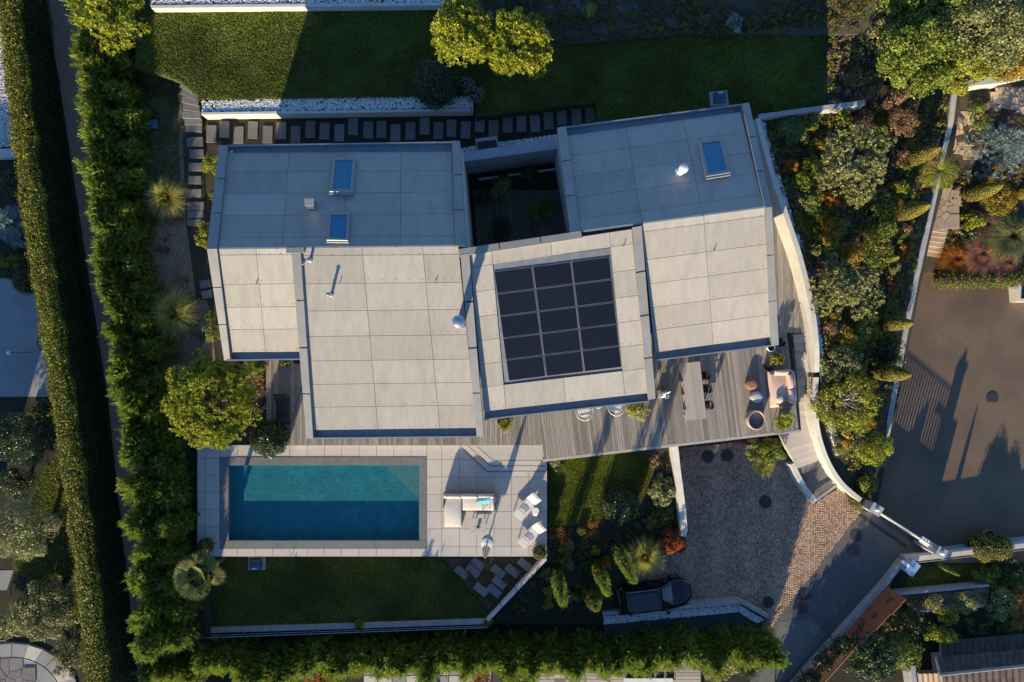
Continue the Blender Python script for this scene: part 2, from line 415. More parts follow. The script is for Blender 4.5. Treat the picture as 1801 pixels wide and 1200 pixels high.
g = MB(); g.sheet([(-400, -400, -5.9), (400, -400, -5.9), (400, 400, -5.9), (-400, 400, -5.9)])
structure('ground', g, m_soil_d)
patch('side_garden_ground', [(-500, -400), (348, -400), (348, 985), (362, 985), (362, 1600), (-500, 1600)], m_soil_d, z=-0.7)
patch('house_platform', [(262, 60), (1348, 60), (1348, 215), (1368, 300), (1396, 400), (1424, 520), (1426, 584), (1392, 588), (1404, 757), (955, 808), (955, 783), (342, 783), (262, 700)], m_soil, z=-0.12)
patch('upper_lawn_ground', [(238, -80), (1450, -80), (1452, 150), (1450, 192), (1325, 212), (1050, 216), (1050, 180), (836, 206), (836, 168), (356, 174), (345, 165), (310, 140), (238, 120)], m_grass, z=0.7)
patch('rock_bank', [(800, -200, 3.2), (1580, -220, 3.2), (1548, 20, 1.1), (1530, 60, .9), (1200, 62, .78), (1000, 78, .78), (940, 60, .9), (800, 5, 1.3)], m_rock)
def zsl(x, y):
    """height of the planted slope"""
    top = np.interp(y, [180, 300, 420, 600, 690, 760, 870], [.3, .5, .55, .4, -.1, -.7, -2.2]); right = np.interp(y, [160, 250, 430, 600, 760, 890], [-1.0, -1.5, -2.05, -2.25, -2.6, -3.0])
    xl = np.interp(y, [200, 420, 600, 760, 870], [1335, 1400, 1430, 1440, 1500]); xr = np.interp(y, [150, 250, 430, 600, 760, 890], [1685, 1672, 1625, 1590, 1562, 1532])
    t_ = np.clip((x - xl) / np.maximum(xr - xl, 1), 0, 1); return top + (right - top) * t_ + .02
def grid_ground(name, rows, zf, mat, nx=16):
    """a ground sheet from rows of (y, left x, right x) whose height follows zf"""
    m = MB()
    for y, x0, x1 in rows:
        for i in range(nx + 1):
            x = x0 + (x1 - x0) * i / nx; m.v.append(P(x, y, float(zf(x, y))))
    for r_ in range(len(rows) - 1):
        for i in range(nx):
            q = r_ * (nx + 1) + i; m.f.append([q, q + nx + 1, q + nx + 2, q + 1])
    return structure(name, m, mat)
zac = lambda x, y: float(np.interp(y, [470, 985], [-4.15, -3.15]))
grid_ground('asphalt_court', [(y, float(np.interp(y, [470, 740, 895, 990], [1610, 1546, 1518, 1640])), 2400) for y in range(470, 995, 40)], zac, m_asphalt)
_ys = [150, 170, 190] + list(range(210, 900, 23)) + [900]
grid_ground('slope_ground', [(y, float(np.interp(y, [150, 190, 210, 420, 600, 760, 870, 900], [1500, 1400, 1325, 1392, 1424, 1430, 1485, 1515])), float(np.interp(y, [150, 250, 430, 600, 760, 900], [1692, 1680, 1634, 1600, 1570, 1540]))) for y in _ys], zsl, m_soil)
def zmg(x, y): return -.75 - (y - 800) / 290 * 1.55 - (x - 958) * .0022
grid_ground('middle_garden_ground', [(y, float(np.interp(y, [778, 980, 990, 1098], [952, 955, 955, 850])), float(np.interp(y, [778, 945, 960, 1098], [1190, 1212, 1150, 1062]))) for y in range(778, 1099, 20)], zmg, m_soil_d)
patch('upper_corner_ground', [(1500, -300), (2400, -300), (2400, 150), (1680, 150), (1600, 180), (1510, 180)], m_soil_d, z=-0.9)
patch('path_ground', [(1680, 150, -1.3), (2300, 60, -1.3), (2300, 480, -3.6), (1620, 480, -3.6), (1660, 260, -2.2)], m_soil)
patch('cobble_court_bed', [(1060, 780), (1390, 770), (1545, 890), (1345, 1170), (1330, 1170), (1310, 1095), (1060, 1095)], m_joint, z=-2.84)
patch('driveway', [(1515, 900), (1530, 893), (1600, 950), (1642, 985), (1592, 985), (1395, 1220), (1360, 1400), (1250, 1400), (1332, 1160), (1368, 1087)], m_asphalt2, z=-2.815)
patch('lower_garden_ground', [(1592, 988), (2400, 960), (2400, 1700), (1180, 1700), (1390, 1230)], m_soil_d, z=-3.2)
patch('lower_lawn_ground', [(362, 975), (962, 975), (958, 985), (856, 1096), (366, 1112)], m_grass, z=-1.6)
patch('bank_soil', [(1450, 40, .68), (1560, 10, .6), (1565, 120, -.2), (1540, 178, -.2), (1450, 194, .62)], m_soil)
grid_ground('middle_lawn', [(y, 958, float(np.interp(y, [795, 840, 900, 925], [1150, 1146, 1120, 1000]))) for y in range(795, 926, 13)], lambda x, y: zmg(x, y) + .008, m_grass)
patch('neighbour_terrace_ground', [(200, 1092), (1345, 1080), (1330, 1400), (200, 1400)], m_soil_d, z=-2.9)

# sheets on the left ground
sheet('gravel_path', [(70, -60), (150, -60), (195, 330), (240, 640), (275, 860), (300, 1060), (320, 1250), (250, 1250), (215, 940), (190, 700), (146, 420), (110, 180)], m_gravel, z=-.7)
sheet('neighbour_gravel', [(-60, 40), (4, 45), (22, 130), (34, 200), (36, 256), (-60, 262)], mk('pale_gravel', (.42, .40, .38), (.24, .23, .23), 18, rough=.9, bump=.6, bscale=30), z=-.7)
sheet('neighbour_paving', [(-60, 488), (14, 490), (50, 506), (74, 535), (82, 570), (92, 630), (100, 698), (-60, 698)], m_bluepave, z=-.7)
sheet('neighbour_lawn', [(40, 905), (80, 820), (120, 780), (135, 960), (140, 1010), (60, 1030), (20, 1000)], m_grass, z=-.7)
sheet('neighbour_drive', [(-60, 1005), (24, 1003), (12, 1038), (-60, 1040)], m_bluepave, z=-.69)
sheet('bark_bed', [(250, 180), (330, 160), (330, 400), (372, 560), (380, 640), (300, 700), (250, 600)], m_barkbed, z=-.1)

# worn, bare patches in the side lawn
# ------------------------------------------------------------------ the house
house = thing('house', 'modern villa with pale panelled folded roofs and a dark solar array', 'house', P(900, 500, -.1))
RZ = 6.6
def zlerp(a, b, t): return a + (b - a) * t
# roof planes: pixel corners with heights, ridge first (left, right), then eave (right, left)
PL = {
 'left_back':  [(384, 437, RZ), (800, 432, RZ), (795, 267, 4.95), (402, 269, 4.95)],
 'left_front': [(384, 438.5, RZ), (516, 437, RZ), (527, 619, 4.80), (407, 620, 4.80)],
 'middle':     [(526, 436, RZ), (806, 433.5, RZ), (838, 753, 4.78), (552, 757, 4.78)],
 'solar':      [(826, 446, RZ - .05), (1111, 403, RZ - .05), (1139, 692, 4.62), (851, 724, 4.62)],
 'right_back': [(1020, 407, RZ), (1343, 364, RZ), (1303, 197, 4.85), (996, 239, 4.85)],
 'right_front': [(1128, 394, RZ), (1345, 365.5, RZ), (1355, 593, 4.68), (1152, 620, 4.68)],
}
def bil(q, u, v):
    a = q[0].lerp(q[1], u); b = q[3].lerp(q[2], u); return a.lerp(b, v)
def roof_panels(key, us, vs, skip=(), gap=.010, th=.05):
    q = [P(*c) for c in PL[key]]
    base = MB(); nn = (q[1] - q[0]).cross(q[3] - q[0]).normalized()
    if nn.z < 0: nn = -nn
    low = [p - nn * .07 for p in q]; bot = [p - nn * .38 for p in q]
    b = MB(); vs_ = low + bot
    o = [0, 1, 2, 3] if (q[1] - q[0]).cross(q[2] - q[0]).z > 0 else [3, 2, 1, 0]
    b.add(vs_, [o, [4 + i for i in o[::-1]]] + [[o[i], 4 + o[i], 4 + o[(i + 1) % 4], o[(i + 1) % 4]] for i in range(4)])
    b.build('roof_slab', m_underlay, house)
    lu = (q[1] - q[0]).length; lv = (q[3] - q[0]).length
    for j in range(len(vs) - 1):
        for i in range(len(us) - 1):
            if (i, j) in skip: continue
            du, dv = gap / lu, gap / lv
            cs = [bil(q, us[i] + du, vs[j] + dv), bil(q, us[i + 1] - du, vs[j] + dv), bil(q, us[i + 1] - du, vs[j + 1] - dv), bil(q, us[i] + du, vs[j + 1] - dv)]
            t = nn * random.uniform(-.004, .004)
            cs = [c + t for c in cs]; lo = [c - nn * th for c in cs]
            m = MB(); m.add(cs + lo, [o, [4 + k for k in o[::-1]]] + [[o[k], 4 + o[k], 4 + o[(k + 1) % 4], o[(k + 1) % 4]] for k in range(4)])
            m.build('roof_panel', m_panel, house)
    return q, nn
SCREW = MB()
def screws(key, us, vs, per, skip=()):
    q = [P(*c) for c in PL[key]]; nn = (q[1] - q[0]).cross(q[3] - q[0]).normalized()
    if nn.z < 0: nn = -nn
    for j in range(len(vs) - 1):
        for i in range(len(us) - 1):
            if (i, j) in skip: continue
            for k in range(per):
                u = zlerp(us[i], us[i + 1], (k + .25) / (per - .5)); v = zlerp(vs[j], vs[j + 1], .88)
                if not (0 < u < 1): continue
                p = bil(q, u, v); SCREW.box(p + nn * .004, (.036, .036, .016))
LB_U, LB_V = [0, .27, .53, .77, 1], [0, .10, .33, .56, .79, 1]
roof_panels('left_back', LB_U, LB_V, gap=.008)
LF_U, LF_V = [0, .5, 1], [0, .055, .33, .55, .77, 1]
roof_panels('left_front', LF_U, LF_V); screws('left_front', LF_U, LF_V, 4)
MI_U, MI_V = [0, .395, .775, 1], [0, .042, .19, .335, .473, .608, .739, .868, 1]
roof_panels('middle', MI_U, MI_V); screws('middle', MI_U, MI_V, 5)
SO_U, SO_V = [0, .135, .5, .862, 1], [0, .085, .235, .39, .54, .69, .84, 1]
so_skip = {(i, j) for i in (1, 2) for j in range(1, 6)}
qs, ns = roof_panels('solar', SO_U, SO_V, so_skip); screws('solar', SO_U, SO_V, 3, so_skip)
RB_U, RB_V = [0, .34, .67, 1], [0, .12, .34, .56, .78, 1]
roof_panels('right_back', RB_U, RB_V, gap=.008)
RF_U, RF_V = [0, .505, 1], [0, .06, .27, .455, .64, .82, 1]
roof_panels('right_front', RF_U, RF_V); screws('right_front', RF_U, RF_V, 4)
SCREW.build('panel_screws', m_screw, house, kind='stuff')

# solar field in the recess
cs = [(862, 466), (1075, 438.5), (1098, 648), (890, 673.5)]
def onplane(q, nn, px, py):
    o = Vector((0, 0, H)); d = P(px, py, 0) - o
    t = (q[0] - o).dot(nn) / d.dot(nn); return o + d * t
sq = [onplane(qs, ns, *c) for c in cs]
fr = MB(); inn = [p - ns * .055 for p in sq]
so = [0, 1, 2, 3] if (sq[1] - sq[0]).cross(sq[2] - sq[0]).z > 0 else [3, 2, 1, 0]
tray = [bil(inn, u, v) for u, v in ((-.008, -.008), (1.008, -.008), (1.008, 1.008), (-.008, 1.008))]
fr.add(tray, [so]); fr.build('solar_tray', m_solarframe, house)
for j in range(5):
    for i in range(3):
        u0, u1 = .02 + i * .321, .02 + (i + 1) * .321; v0, v1 = .055 + j * .187, .055 + (j + 1) * .187
        g = .0055; m = MB()
        c4 = [bil(sq, u0 + g, v0 + g) , bil(sq, u1 - g, v0 + g), bil(sq, u1 - g, v1 - g), bil(sq, u0 + g, v1 - g)]
        up = [p - ns * .012 for p in c4]; lo = [p - ns * .05 for p in c4]
        m.add(up + lo, [so, [4 + k for k in so[::-1]]] + [[so[k], 4 + so[k], 4 + so[(k + 1) % 4], so[(k + 1) % 4]] for k in range(4)])
        pn = m.build('solar_panel', m_solar, house)
        f = MB()
        ring = [(c4[k], c4[(k + 1) % 4]) for k in range(4)]
        for a, b_ in ring: f.tube([a - ns * .008, b_ - ns * .008], .014, 4)
        f.build('panel_frame', m_solarframe, pn)

def strip(name, mat, pts, lift=.0, th=.3, seams=0):
    """a long flashing given as its four pixel corners (with heights): split into sheets with seams"""
    q = [P(*c) + Vector((0, 0, lift)) for c in pts]
    n = max(1, seams)
    for k in range(n):
        g = .004 if n > 1 else 0
        a, b_ = k / n + (g if k else 0), (k + 1) / n - (g if k < n - 1 else 0)
        c4 = [q[0].lerp(q[3], a), q[1].lerp(q[2], a), q[1].lerp(q[2], b_), q[0].lerp(q[3], b_)]
        m = MB(); m.prism(c4, dz=th); m.build(name, mat, house)
UP = .13
# side parapet caps: (x0,y0,z) (x1..) at the upper end, then the lower end
strip('parapet_cap', m_cap, [(366, 438, RZ), (383.5, 438, RZ), (402, 257, 4.95), (387, 257, 4.95)], UP, .5, 3)
strip('parapet_cap', m_cap, [(366, 438.5, RZ), (383.5, 438.5, RZ), (407, 634, 4.72), (396, 634, 4.72)], UP, .5, 3)
strip('parapet_cap', m_cap, [(514, 444, RZ - .02), (530, 444, RZ - .02), (552, 771, 4.78), (540, 771, 4.78)], UP, .55, 4)
strip('parapet_cap', m_cap, [(810, 449, RZ - .02), (825.5, 447, RZ - .02), (851, 768, 4.78), (838.5, 768, 4.78)], UP, .55, 4)
strip('parapet_cap', m_cap, [(800.5, 433, RZ), (820, 434, RZ), (809, 249, 4.95), (795.5, 249, 4.95)], UP, .5, 3)
strip('parapet_cap', m_cap, [(1003, 410, RZ), (1019.5, 408, RZ), (995.5, 223, 4.85), (980, 226, 4.85)], UP, .5, 3)
strip('parapet_cap', m_cap, [(1343.5, 365, RZ), (1356, 364, RZ), (1316, 182, 4.85), (1303.5, 184, 4.85)], UP, .5, 3)
strip('parapet_cap', m_cap, [(1345.5, 366, RZ), (1356, 365, RZ), (1368, 607, 4.63), (1355.5, 609, 4.63)], UP, .55, 3)
strip('parapet_cap', m_cap, [(1111.5, 401, RZ - .02), (1127.5, 398, RZ - .02), (1152, 701, 4.62), (1139.5, 703, 4.62)], UP, .55, 4)
strip('ridge_cap', m_cap, [(808, 452, RZ), (806, 439, RZ), (1021, 407, RZ), (1024, 419, RZ)], .10, .3, 3)
strip('ridge_cap', m_cap, [(505, 446, RZ), (505, 437, RZ), (536, 436, RZ), (536, 445, RZ)], .16, .3)
strip('ridge_flashing', m_gutter, [(384, 439, RZ), (384, 436, RZ), (800, 431, RZ), (800, 434, RZ)], .02, .05, 4)
strip('ridge_flashing', m_gutter, [(1022, 408.5, RZ), (1022, 405.5, RZ), (1344, 363, RZ), (1344, 366, RZ)], .02, .05, 3)
# box gutters: floor, outer lip
def gutter(a, b_, c, d, z, drop=.3, lip=.10):
    f = MB(); q = [P(*p, z) for p in (a, b_, c, d)]
    f.prism([p - Vector((0, 0, drop)) for p in q], dz=.08)
    out = (q[3] - q[0]).normalized(); o2 = Vector((out.x, out.y, 0)) * .07
    f.prism([q[3] - o2 + Vector((0, 0, lip)), q[2] - o2 + Vector((0, 0, lip)), q[2] + Vector((0, 0, lip)), q[3] + Vector((0, 0, lip))], dz=.55)
    f.build('box_gutter', m_gutter, house)
gutter((402, 621), (530, 619), (531, 633), (400, 635), 4.78)
gutter((551, 758), (839, 754), (839.5, 769), (548, 772), 4.75)
gutter((852, 725), (1140, 693), (1141, 707), (851, 739), 4.58)
gutter((1153, 621), (1357, 594), (1358, 609), (1152, 635), 4.64)
gutter((795, 266), (402, 268), (402, 256), (798, 250), 4.92)
gutter((1303, 196), (995, 238), (993, 224), (1304, 184), 4.82)

# walls: tops follow the roofs
def walls(pts):
    m = MB(); m.prism([P(*p) for p in pts], z0=-.3); return m.build('wall', m_render, house)
walls([(406, 275, 4.55), (812, 262, 4.55), (824, 440, 6.1), (600, 446, 6.1), (400, 446, 6.1)])
walls([(400, 446.5, 6.1), (530, 446.5, 6.1), (528, 585, 4.6), (412, 590, 4.6)])
walls([(530.5, 447, 6.1), (822, 447, 6.1), (842, 690, 4.6), (552, 690, 4.6)])
walls([(822.5, 452, 6.0), (1020, 424, 6.0), (1128, 408, 6.0), (1136, 640, 4.5), (846, 668, 4.5)])
walls([(983, 240, 4.5), (1310, 198, 4.5), (1352, 372, 6.1), (1128, 402, 6.1), (1020, 418, 6.1)])
walls([(1128.5, 407, 6.0), (1352, 377, 6.0), (1356, 560, 4.4), (1141, 586, 4.4)])
# window fronts to the terrace
def glazing(a, b_, n, z1=2.9):
    A = P(*a); B = P(*b_); A.z = B.z = 0; d = (B - A); out = Vector((d.y, -d.x, 0)).normalized()
    if out.y > 0: out = -out
    for k in range(n):
        p, q = A + d * (k / n + .01), A + d * ((k + 1) / n - .01)
        w = MB(); w.prism([p + out * .06, q + out * .06, q - out * .04, p - out * .04], dz=.001)
        w = MB(); c = (p + q) / 2 + out * .03; c.z = .1 + z1 / 2
        ang = math.atan2(d.y, d.x); L_ = (q - p).length
        f = MB()
        for sx in (-1, 1): f.box(c + d.normalized() * sx * (L_ / 2 - .04) + out * .01, (.08, .10, z1), ang)
        for sz in (-1, 1): f.box(c + Vector((0, 0, sz * (z1 / 2 - .04))) + out * .012, (L_ - .16, .10, .08), ang)
        wf = f.build('window', m_black, house)
        w.box(c, (L_ - .16, .04, z1 - .16), ang); w.build('pane', m_window, wf)
glazing((560, 690, 4.6), (835, 690, 4.6), 5)
glazing((855, 667, 4.5), (1128, 641, 4.5), 5)
glazing((1148, 585, 4.4), (1350, 561, 4.4), 4)
glazing((418, 589, 4.6), (522, 586, 4.6), 2)

# skylights
def skylight(key, quad):
    q0 = [P(*c) for c in PL[key]]; nn = (q0[1] - q0[0]).cross(q0[3] - q0[0]).normalized()
    if nn.z < 0: nn = -nn
    c4 = [onplane(q0, nn, *c) for c in quad]
    o = [0, 1, 2, 3] if (c4[1] - c4[0]).cross(c4[2] - c4[0]).z > 0 else [3, 2, 1, 0]
    up = [p + nn * .16 for p in c4]; inn = [bil(up, u, v) for u, v in ((.13, .07), (.87, .07), (.87, .86), (.13, .86))]
    f = MB(); lo = [p - nn * .03 for p in c4]; il = [p - nn * .05 for p in inn]
    fs = []
    for k in range(4):
        a, b_ = k, (k + 1) % 4
        fs += [[a, b_, 4 + b_, 4 + a], [8 + a, 8 + b_, b_, a], [4 + a, 4 + b_, 12 + b_, 12 + a]]
    f.add(up + inn + lo + il, fs)
    s_ = f.build('skylight', m_cap, house)
    me = s_.data; bm = bmesh.new(); bm.from_mesh(me); bmesh.ops.recalc_face_normals(bm, faces=bm.faces); bm.to_mesh(me); bm.free()
    p_ = MB(); p_.add([p - nn * .045 for p in inn], [o]); p_.build('pane', m_skyglass, s_)
    b = MB(); a0, a1 = bil(up, .02, .93), bil(up, .98, .93); b.tube([a0 + nn * .0, a1], .05, 6); b.build('blind_box', m_cap, s_)
skylight('left_back', [(587, 280), (627, 281), (622, 345), (580, 344)])
skylight('left_back', [(580, 377), (616, 377), (614, 429), (575, 428)])
skylight('right_back', [(1227, 252), (1269, 246), (1284, 311), (1241, 318)])

def on_roof(key, px, py):
    q0 = [P(*c) for c in PL[key]]; nn = (q0[1] - q0[0]).cross(q0[3] - q0[0]).normalized()
    return onplane(q0, nn, px, py)
def pipe(name, key, px, py, r, h, mat=m_steel, cowl=True):
    b = on_roof(key, px, py); m = MB()
    prof = [(r * 1.5, -.1), (r * 1.5, .05), (r, .09), (r, h)]
    if cowl: prof += [(r * 1.35, h + .02), (r * 1.35, h + r * .8), (r * .9, h + r * 1.1), (.01, h + r * 1.2)]
    m.lathe(b, prof, 20); o = m.build(name, mat, house, smooth=True)
    md = o.modifiers.new('split', 'EDGE_SPLIT'); md.split_angle = R(40)
    return o
pipe('chimney', 'middle', 811, 567, .21, 1.75)
pipe('vent_pipe', 'middle', 583, 519, .07, .62)
pipe('vent_pipe', 'middle', 546, 458, .07, .34)
pipe('vent_pipe', 'left_front', 534.5, 464, .06, .15)
pipe('flue', 'right_back', 1195, 304, .17, .75, m_white)
b = on_roof('left_back', 551, 362); m = MB(); m.box(b + Vector((0, 0, .28)), (.36, .42, .7)); hd = m.build('vent_box', m_steel, house)
m = MB(); m.box(b + Vector((0, .04, .66)), (.46, .36, .06)); m.build('vent_hood', m_cap, hd)
# flashing plate round the chimney and small roof hooks
for key, px, py in (('middle', 597, 499), ('middle', 765, 499), ('solar', 848, 465), ('solar', 1096, 433), ('right_front', 1255, 440), ('left_front', 451, 500)):
    b = on_roof(key, px, py); m = MB(); m.tube([b, b + Vector((.02, -.02, .12)), b + Vector((.06, .12, .14))], .022, 5); m.build('roof_hook', m_steel, house)

# courtyard
m = MB(); m.wall([P(812, 277, 3.0), P(985, 253, 3.0)], .42, -.3)
cw = m.build('courtyard_wall', m_concrete); tag(cw, 'pale wall with zinc coping closing the sunken courtyard', 'wall')
m = MB(); m.wall([P(812, 276.5, 3.06), P(985, 252.5, 3.06)], .52, 2.99); m.build('coping', m_gutter, cw)
for k in range(3):
    a = P(842 + k * 52, 317 - k * 7, 0.0); b_ = P(842 + k * 52 + 34, 317 - k * 7 - 4.5, 0.0)
    m = MB(); m.wall([a + Vector((0, 0, .25)), b_ + Vector((0, 0, .25))], .10, -.1)
    tag(m.build('edging_strip', m_wallwhite), ['left', 'middle', 'right'][k] + ' pale edging strip at the foot of the courtyard wall', 'edging')
cyd = structure('courtyard_floor', (lambda m_: (m_.prism([P(812, 262, -.02), P(992, 238, -.02), P(1030, 425, -.02), P(812, 445, -.02)], dz=.1), m_)[1])(MB()), m_soil_d)
for k in range(26):
    x = 836 + k * 6.0
    a = P(x, 335, .02); b_ = P(x + 6, 440, .02); d = b_ - a
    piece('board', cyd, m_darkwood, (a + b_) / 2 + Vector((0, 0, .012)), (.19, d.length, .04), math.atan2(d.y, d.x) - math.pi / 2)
m = MB(); m.box(P(857, 258, .5), (1.25, .8, .9), .12); tk = m.build('planter_box', m_gutter); tag(tk, 'empty zinc planter box on the white pebbles behind the courtyard', 'planter')
m = MB(); m.box(P(857, 258, .96), (1.11, .66, .06), .12); m.build('cavity_shade', m_black, tk)  # black slab on a solid box, painted in for the shaded hollow
# ------------------------------------------------------------------ terraces
deck = structure('wooden_deck', (lambda m_: (m_.prism([P(466, 590, -.045), P(955, 590, -.045), P(1395, 590, -.045), P(1409, 756, -.045), P(957, 809, -.045), P(955, 783, -.045), P(466, 783, -.045)], dz=.25), m_)[1])(MB()), m_soil_d)
def boards(x0, x1, ytop, ybot, lean, pw=4.35):
    """boards running up the picture between two edge lines (functions of x at the lower edge)"""
    x = x0
    while x < x1:
        yb = ybot(x); yt = ytop(x); xa = x - (yb - yt) * lean
        a = P(x + pw / 2, yb); b_ = P(xa + pw / 2, yt); d = b_ - a
        piece('board', deck, m_wood, (a + b_) / 2 + Vector((0, 0, -.022 + random.uniform(-.003, .003))), (M(pw) - .013, d.length, .045), math.atan2(d.y, d.x) - math.pi / 2)
        x += pw
boards(468, 513, lambda x: 590, lambda x: 783, 0)
boards(513.5, 886, lambda x: 640, lambda x: 782.5, 0)
boards(886.5, 953, lambda x: 660, lambda x: 782.5, .055)
boards(957, 1404, lambda x: 590 - (x - 957) * .02, lambda x: 808 - (x - 957) * .1185, .125)
m = MB(); m.wall([P(955, 810.5, .006), P(1409, 757.5, .006)], .16, -.5); m.build('edge_board', m_wood_t, deck)
# boards between the right wing and the curved wall
wx = [(1352, 330), (1366, 372), (1385, 420), (1402, 470), (1414, 520), (1420, 585)]
def wall_y(x):
    for (xa, ya), (xb, yb) in zip(wx, wx[1:]):
        if xa <= x <= xb: return ya + (yb - ya) * (x - xa) / (xb - xa)
    return 590
x = 1352
sd = structure('side_deck', (lambda m_: (m_.prism([P(1330, 330, -.05), P(1352, 330, -.05), P(1388, 420, -.05), P(1406, 470, -.05), P(1418, 520, -.05), P(1423, 586, -.05), P(1330, 590, -.05)], dz=.07), m_)[1])(MB()), m_soil_d)
while x < 1421:
    y0 = wall_y(x); a = P(x, 586, 0); b_ = P(x - .03 * (586 - y0), y0, 0); d = b_ - a
    if d.length > .2: piece('board', sd, m_wood, (a + b_) / 2 + Vector((0, 0, -.02)), (M(4.35) - .013, d.length, .04), math.atan2(d.y, d.x) - math.pi / 2)
    x += 4.35

# pool terrace: pavers round the pool
ZP = -.45
terr = structure('pool_terrace', (lambda m_: (m_.prism([P(347, 782, ZP - .05), P(700, 782, ZP - .05), P(955, 782, ZP - .05), P(962, 812, ZP - .05), P(962, 979, ZP - .05), P(755, 979, ZP - .05), P(755, 800, ZP - .05), P(380, 800, ZP - .05), P(380, 979, ZP - .05), P(347, 979, ZP - .05)], z0=-2.4), m_)[1])(MB()), m_concrete)
m = MB(); m.prism([P(380.5, 968, ZP - .05), P(754.5, 968, ZP - .05), P(754.5, 979, ZP - .05), P(380.5, 979, ZP - .05)], z0=-2.4); m.build('retaining_face', m_concrete, terr)
def pavers(xs, ys):
    for i in range(len(xs) - 1):
        for j in range(len(ys) - 1):
            a = P(xs[i], ys[j + 1], ZP); b_ = P(xs[i + 1], ys[j], ZP); s_ = b_ - a
            piece('paver', terr, m_travertine, (a + b_) / 2 + Vector((0, 0, -.025 + random.uniform(-.002, .002))), (s_.x - .022, s_.y - .022, .05))
tx = [347] + [360 + 31 * k for k in range(0, 1)]
pavers([347, 361, 386.5], [783, 806, 836, 866, 896, 926, 956, 979])
pavers([386.5] + [418 + 30.5 * k for k in range(12)][:-1] + [750.5], [783, 804])
pavers([386.5] + [418 + 30.5 * k for k in range(12)][:-1] + [750.5], [965, 979])
pavers([750.5, 777, 808, 838.5, 869, 899.5, 930, 962], [783, 808.5, 839, 869.5, 900, 930.5, 961, 979])
# steps from the wooden deck down to the pool terrace
def step_poly(pts, z):
    m_ = MB(); m_.prism([P(x, y, z) for x, y in pts], z0=ZP - .02)
    m_.build('step', m_travertine, terr)
    m_ = MB(); m_.wall([P(x + (-1.0 if x < 950 else .3), y + (1.0 if y > 790 else 0), z - .09) for x, y in (pts[0], pts[-1], pts[-2])], .05, ZP - .03)
    m_.build('step_shade_strip', m_taupe, terr)  # dark strip painted in for the shadow gap along each step edge
step_poly([(810, 783.5), (955, 783.5), (960, 820), (960, 828), (857, 828)], ZP + .12)
step_poly([(823, 783.5), (955, 783.5), (959, 818.5), (863.5, 818.5)], ZP + .23)
step_poly([(838, 783.5), (955, 783.5), (957.5, 809), (868, 809)], ZP + .34)
m = MB(); m.wall([P(515, 783.4, -.01), P(955, 783.4, -.01)], .05, ZP - .02); m.build('riser_board', m_wood_t, terr)

# swimming pool
pool = thing('swimming_pool', 'rectangular swimming pool with dark stone coping and teal water', 'pool', P(577, 885, ZP))
def coping(a, b_):
    A = P(*a, ZP + .02); B = P(*b_, ZP + .02); s_ = B - A
    piece('coping_stone', pool, m_coping, (A + B) / 2 - Vector((0, 0, .05)), (abs(s_.x) - .01, abs(s_.y) - .01, .10))
xs = [387, 433, 478.5, 524, 569.5, 615, 660.5, 706, 750.5]
for i in range(8):
    coping((xs[i], 804.2), (xs[i + 1], 818.5)); coping((xs[i], 951), (xs[i + 1], 964.8))
ys = [818.5, 851.5, 884.5, 918, 951]
for j in range(4):
    coping((387, ys[j]), (402, ys[j + 1])); coping((737.5, ys[j]), (750.5, ys[j + 1]))
zf = ZP - .62
q = [P(402.5, 819, ZP - .05), P(737, 819, ZP - .05), P(737, 950.5, ZP - .05), P(402.5, 950.5, ZP - .05)]
bm_ = MB(); lo = [Vector((p.x, p.y, zf)) for p in q]
out = [p + Vector((dx, dy, 0)) * .3 for p, (dx, dy) in zip(q, ((-1, 1), (1, 1), (1, -1), (-1, -1)))]
bm_.add(q + lo + out, [[7, 6, 5, 4]] + [[a, (a + 1) % 4, 4 + (a + 1) % 4, 4 + a] for a in range(4)] + [[8 + a, 8 + (a + 1) % 4, (a + 1) % 4, a] for a in range(4)])
bm_.build('basin', m_basin, pool)
for k in range(4):
    t = k / 4; m = MB()
    m.prism([P(676 + 14 * k, 819.2, zf + .13 + .12 * k), P(736.8, 819.2, zf + .13 + .12 * k), P(736.8, 878 - 14 * k, zf + .13 + .12 * k)], z0=zf + .01 + .115 * k)
    m.build('pool_step', m_poolstep, pool)
m = MB(); q2 = [P(402.6, 819.1, ZP - .12), P(736.9, 819.1, ZP - .12), P(736.9, 950.4, ZP - .12), P(402.6, 950.4, ZP - .12)]
m.sheet([Vector((p.x, p.y, ZP - .12)) for p in q2]); structure('pool_water', m, m_water)

# ------------------------------------------------------------------ cobbles, pebbles, slabs
def inside(poly, x, y):
    c = False; n = len(poly); j = n - 1
    for i in range(n):
        xi, yi = poly[i]; xj, yj = poly[j]
        if (yi > y) != (yj > y) and x < (xj - xi) * (y - yi) / (yj - yi) + xi: c = not c
        j = i
    return c
def np_inside(poly, x, y):
    c = np.zeros(len(x), bool); n = len(poly); j = n - 1
    for i in range(n):
        xi, yi = poly[i]; xj, yj = poly[j]
        if yi != yj:
            t = ((yi > y) != (yj > y)) & (x < (xj - xi) * (y - yi) / (yj - yi) + xi)
            c ^= t
        j = i
    return c
def sample(poly, n):
    """n random points of a pixel polygon"""
    xs = [p[0] for p in poly]; ys = [p[1] for p in poly]; X = []; Y = []; k = 0
    while k < n:
        x = rng.uniform(min(xs), max(xs), n * 2); y = rng.uniform(min(ys), max(ys), n * 2)
        ok = np_inside(poly, x, y); X.append(x[ok]); Y.append(y[ok]); k += ok.sum()
    return np.concatenate(X)[:n], np.concatenate(Y)[:n]

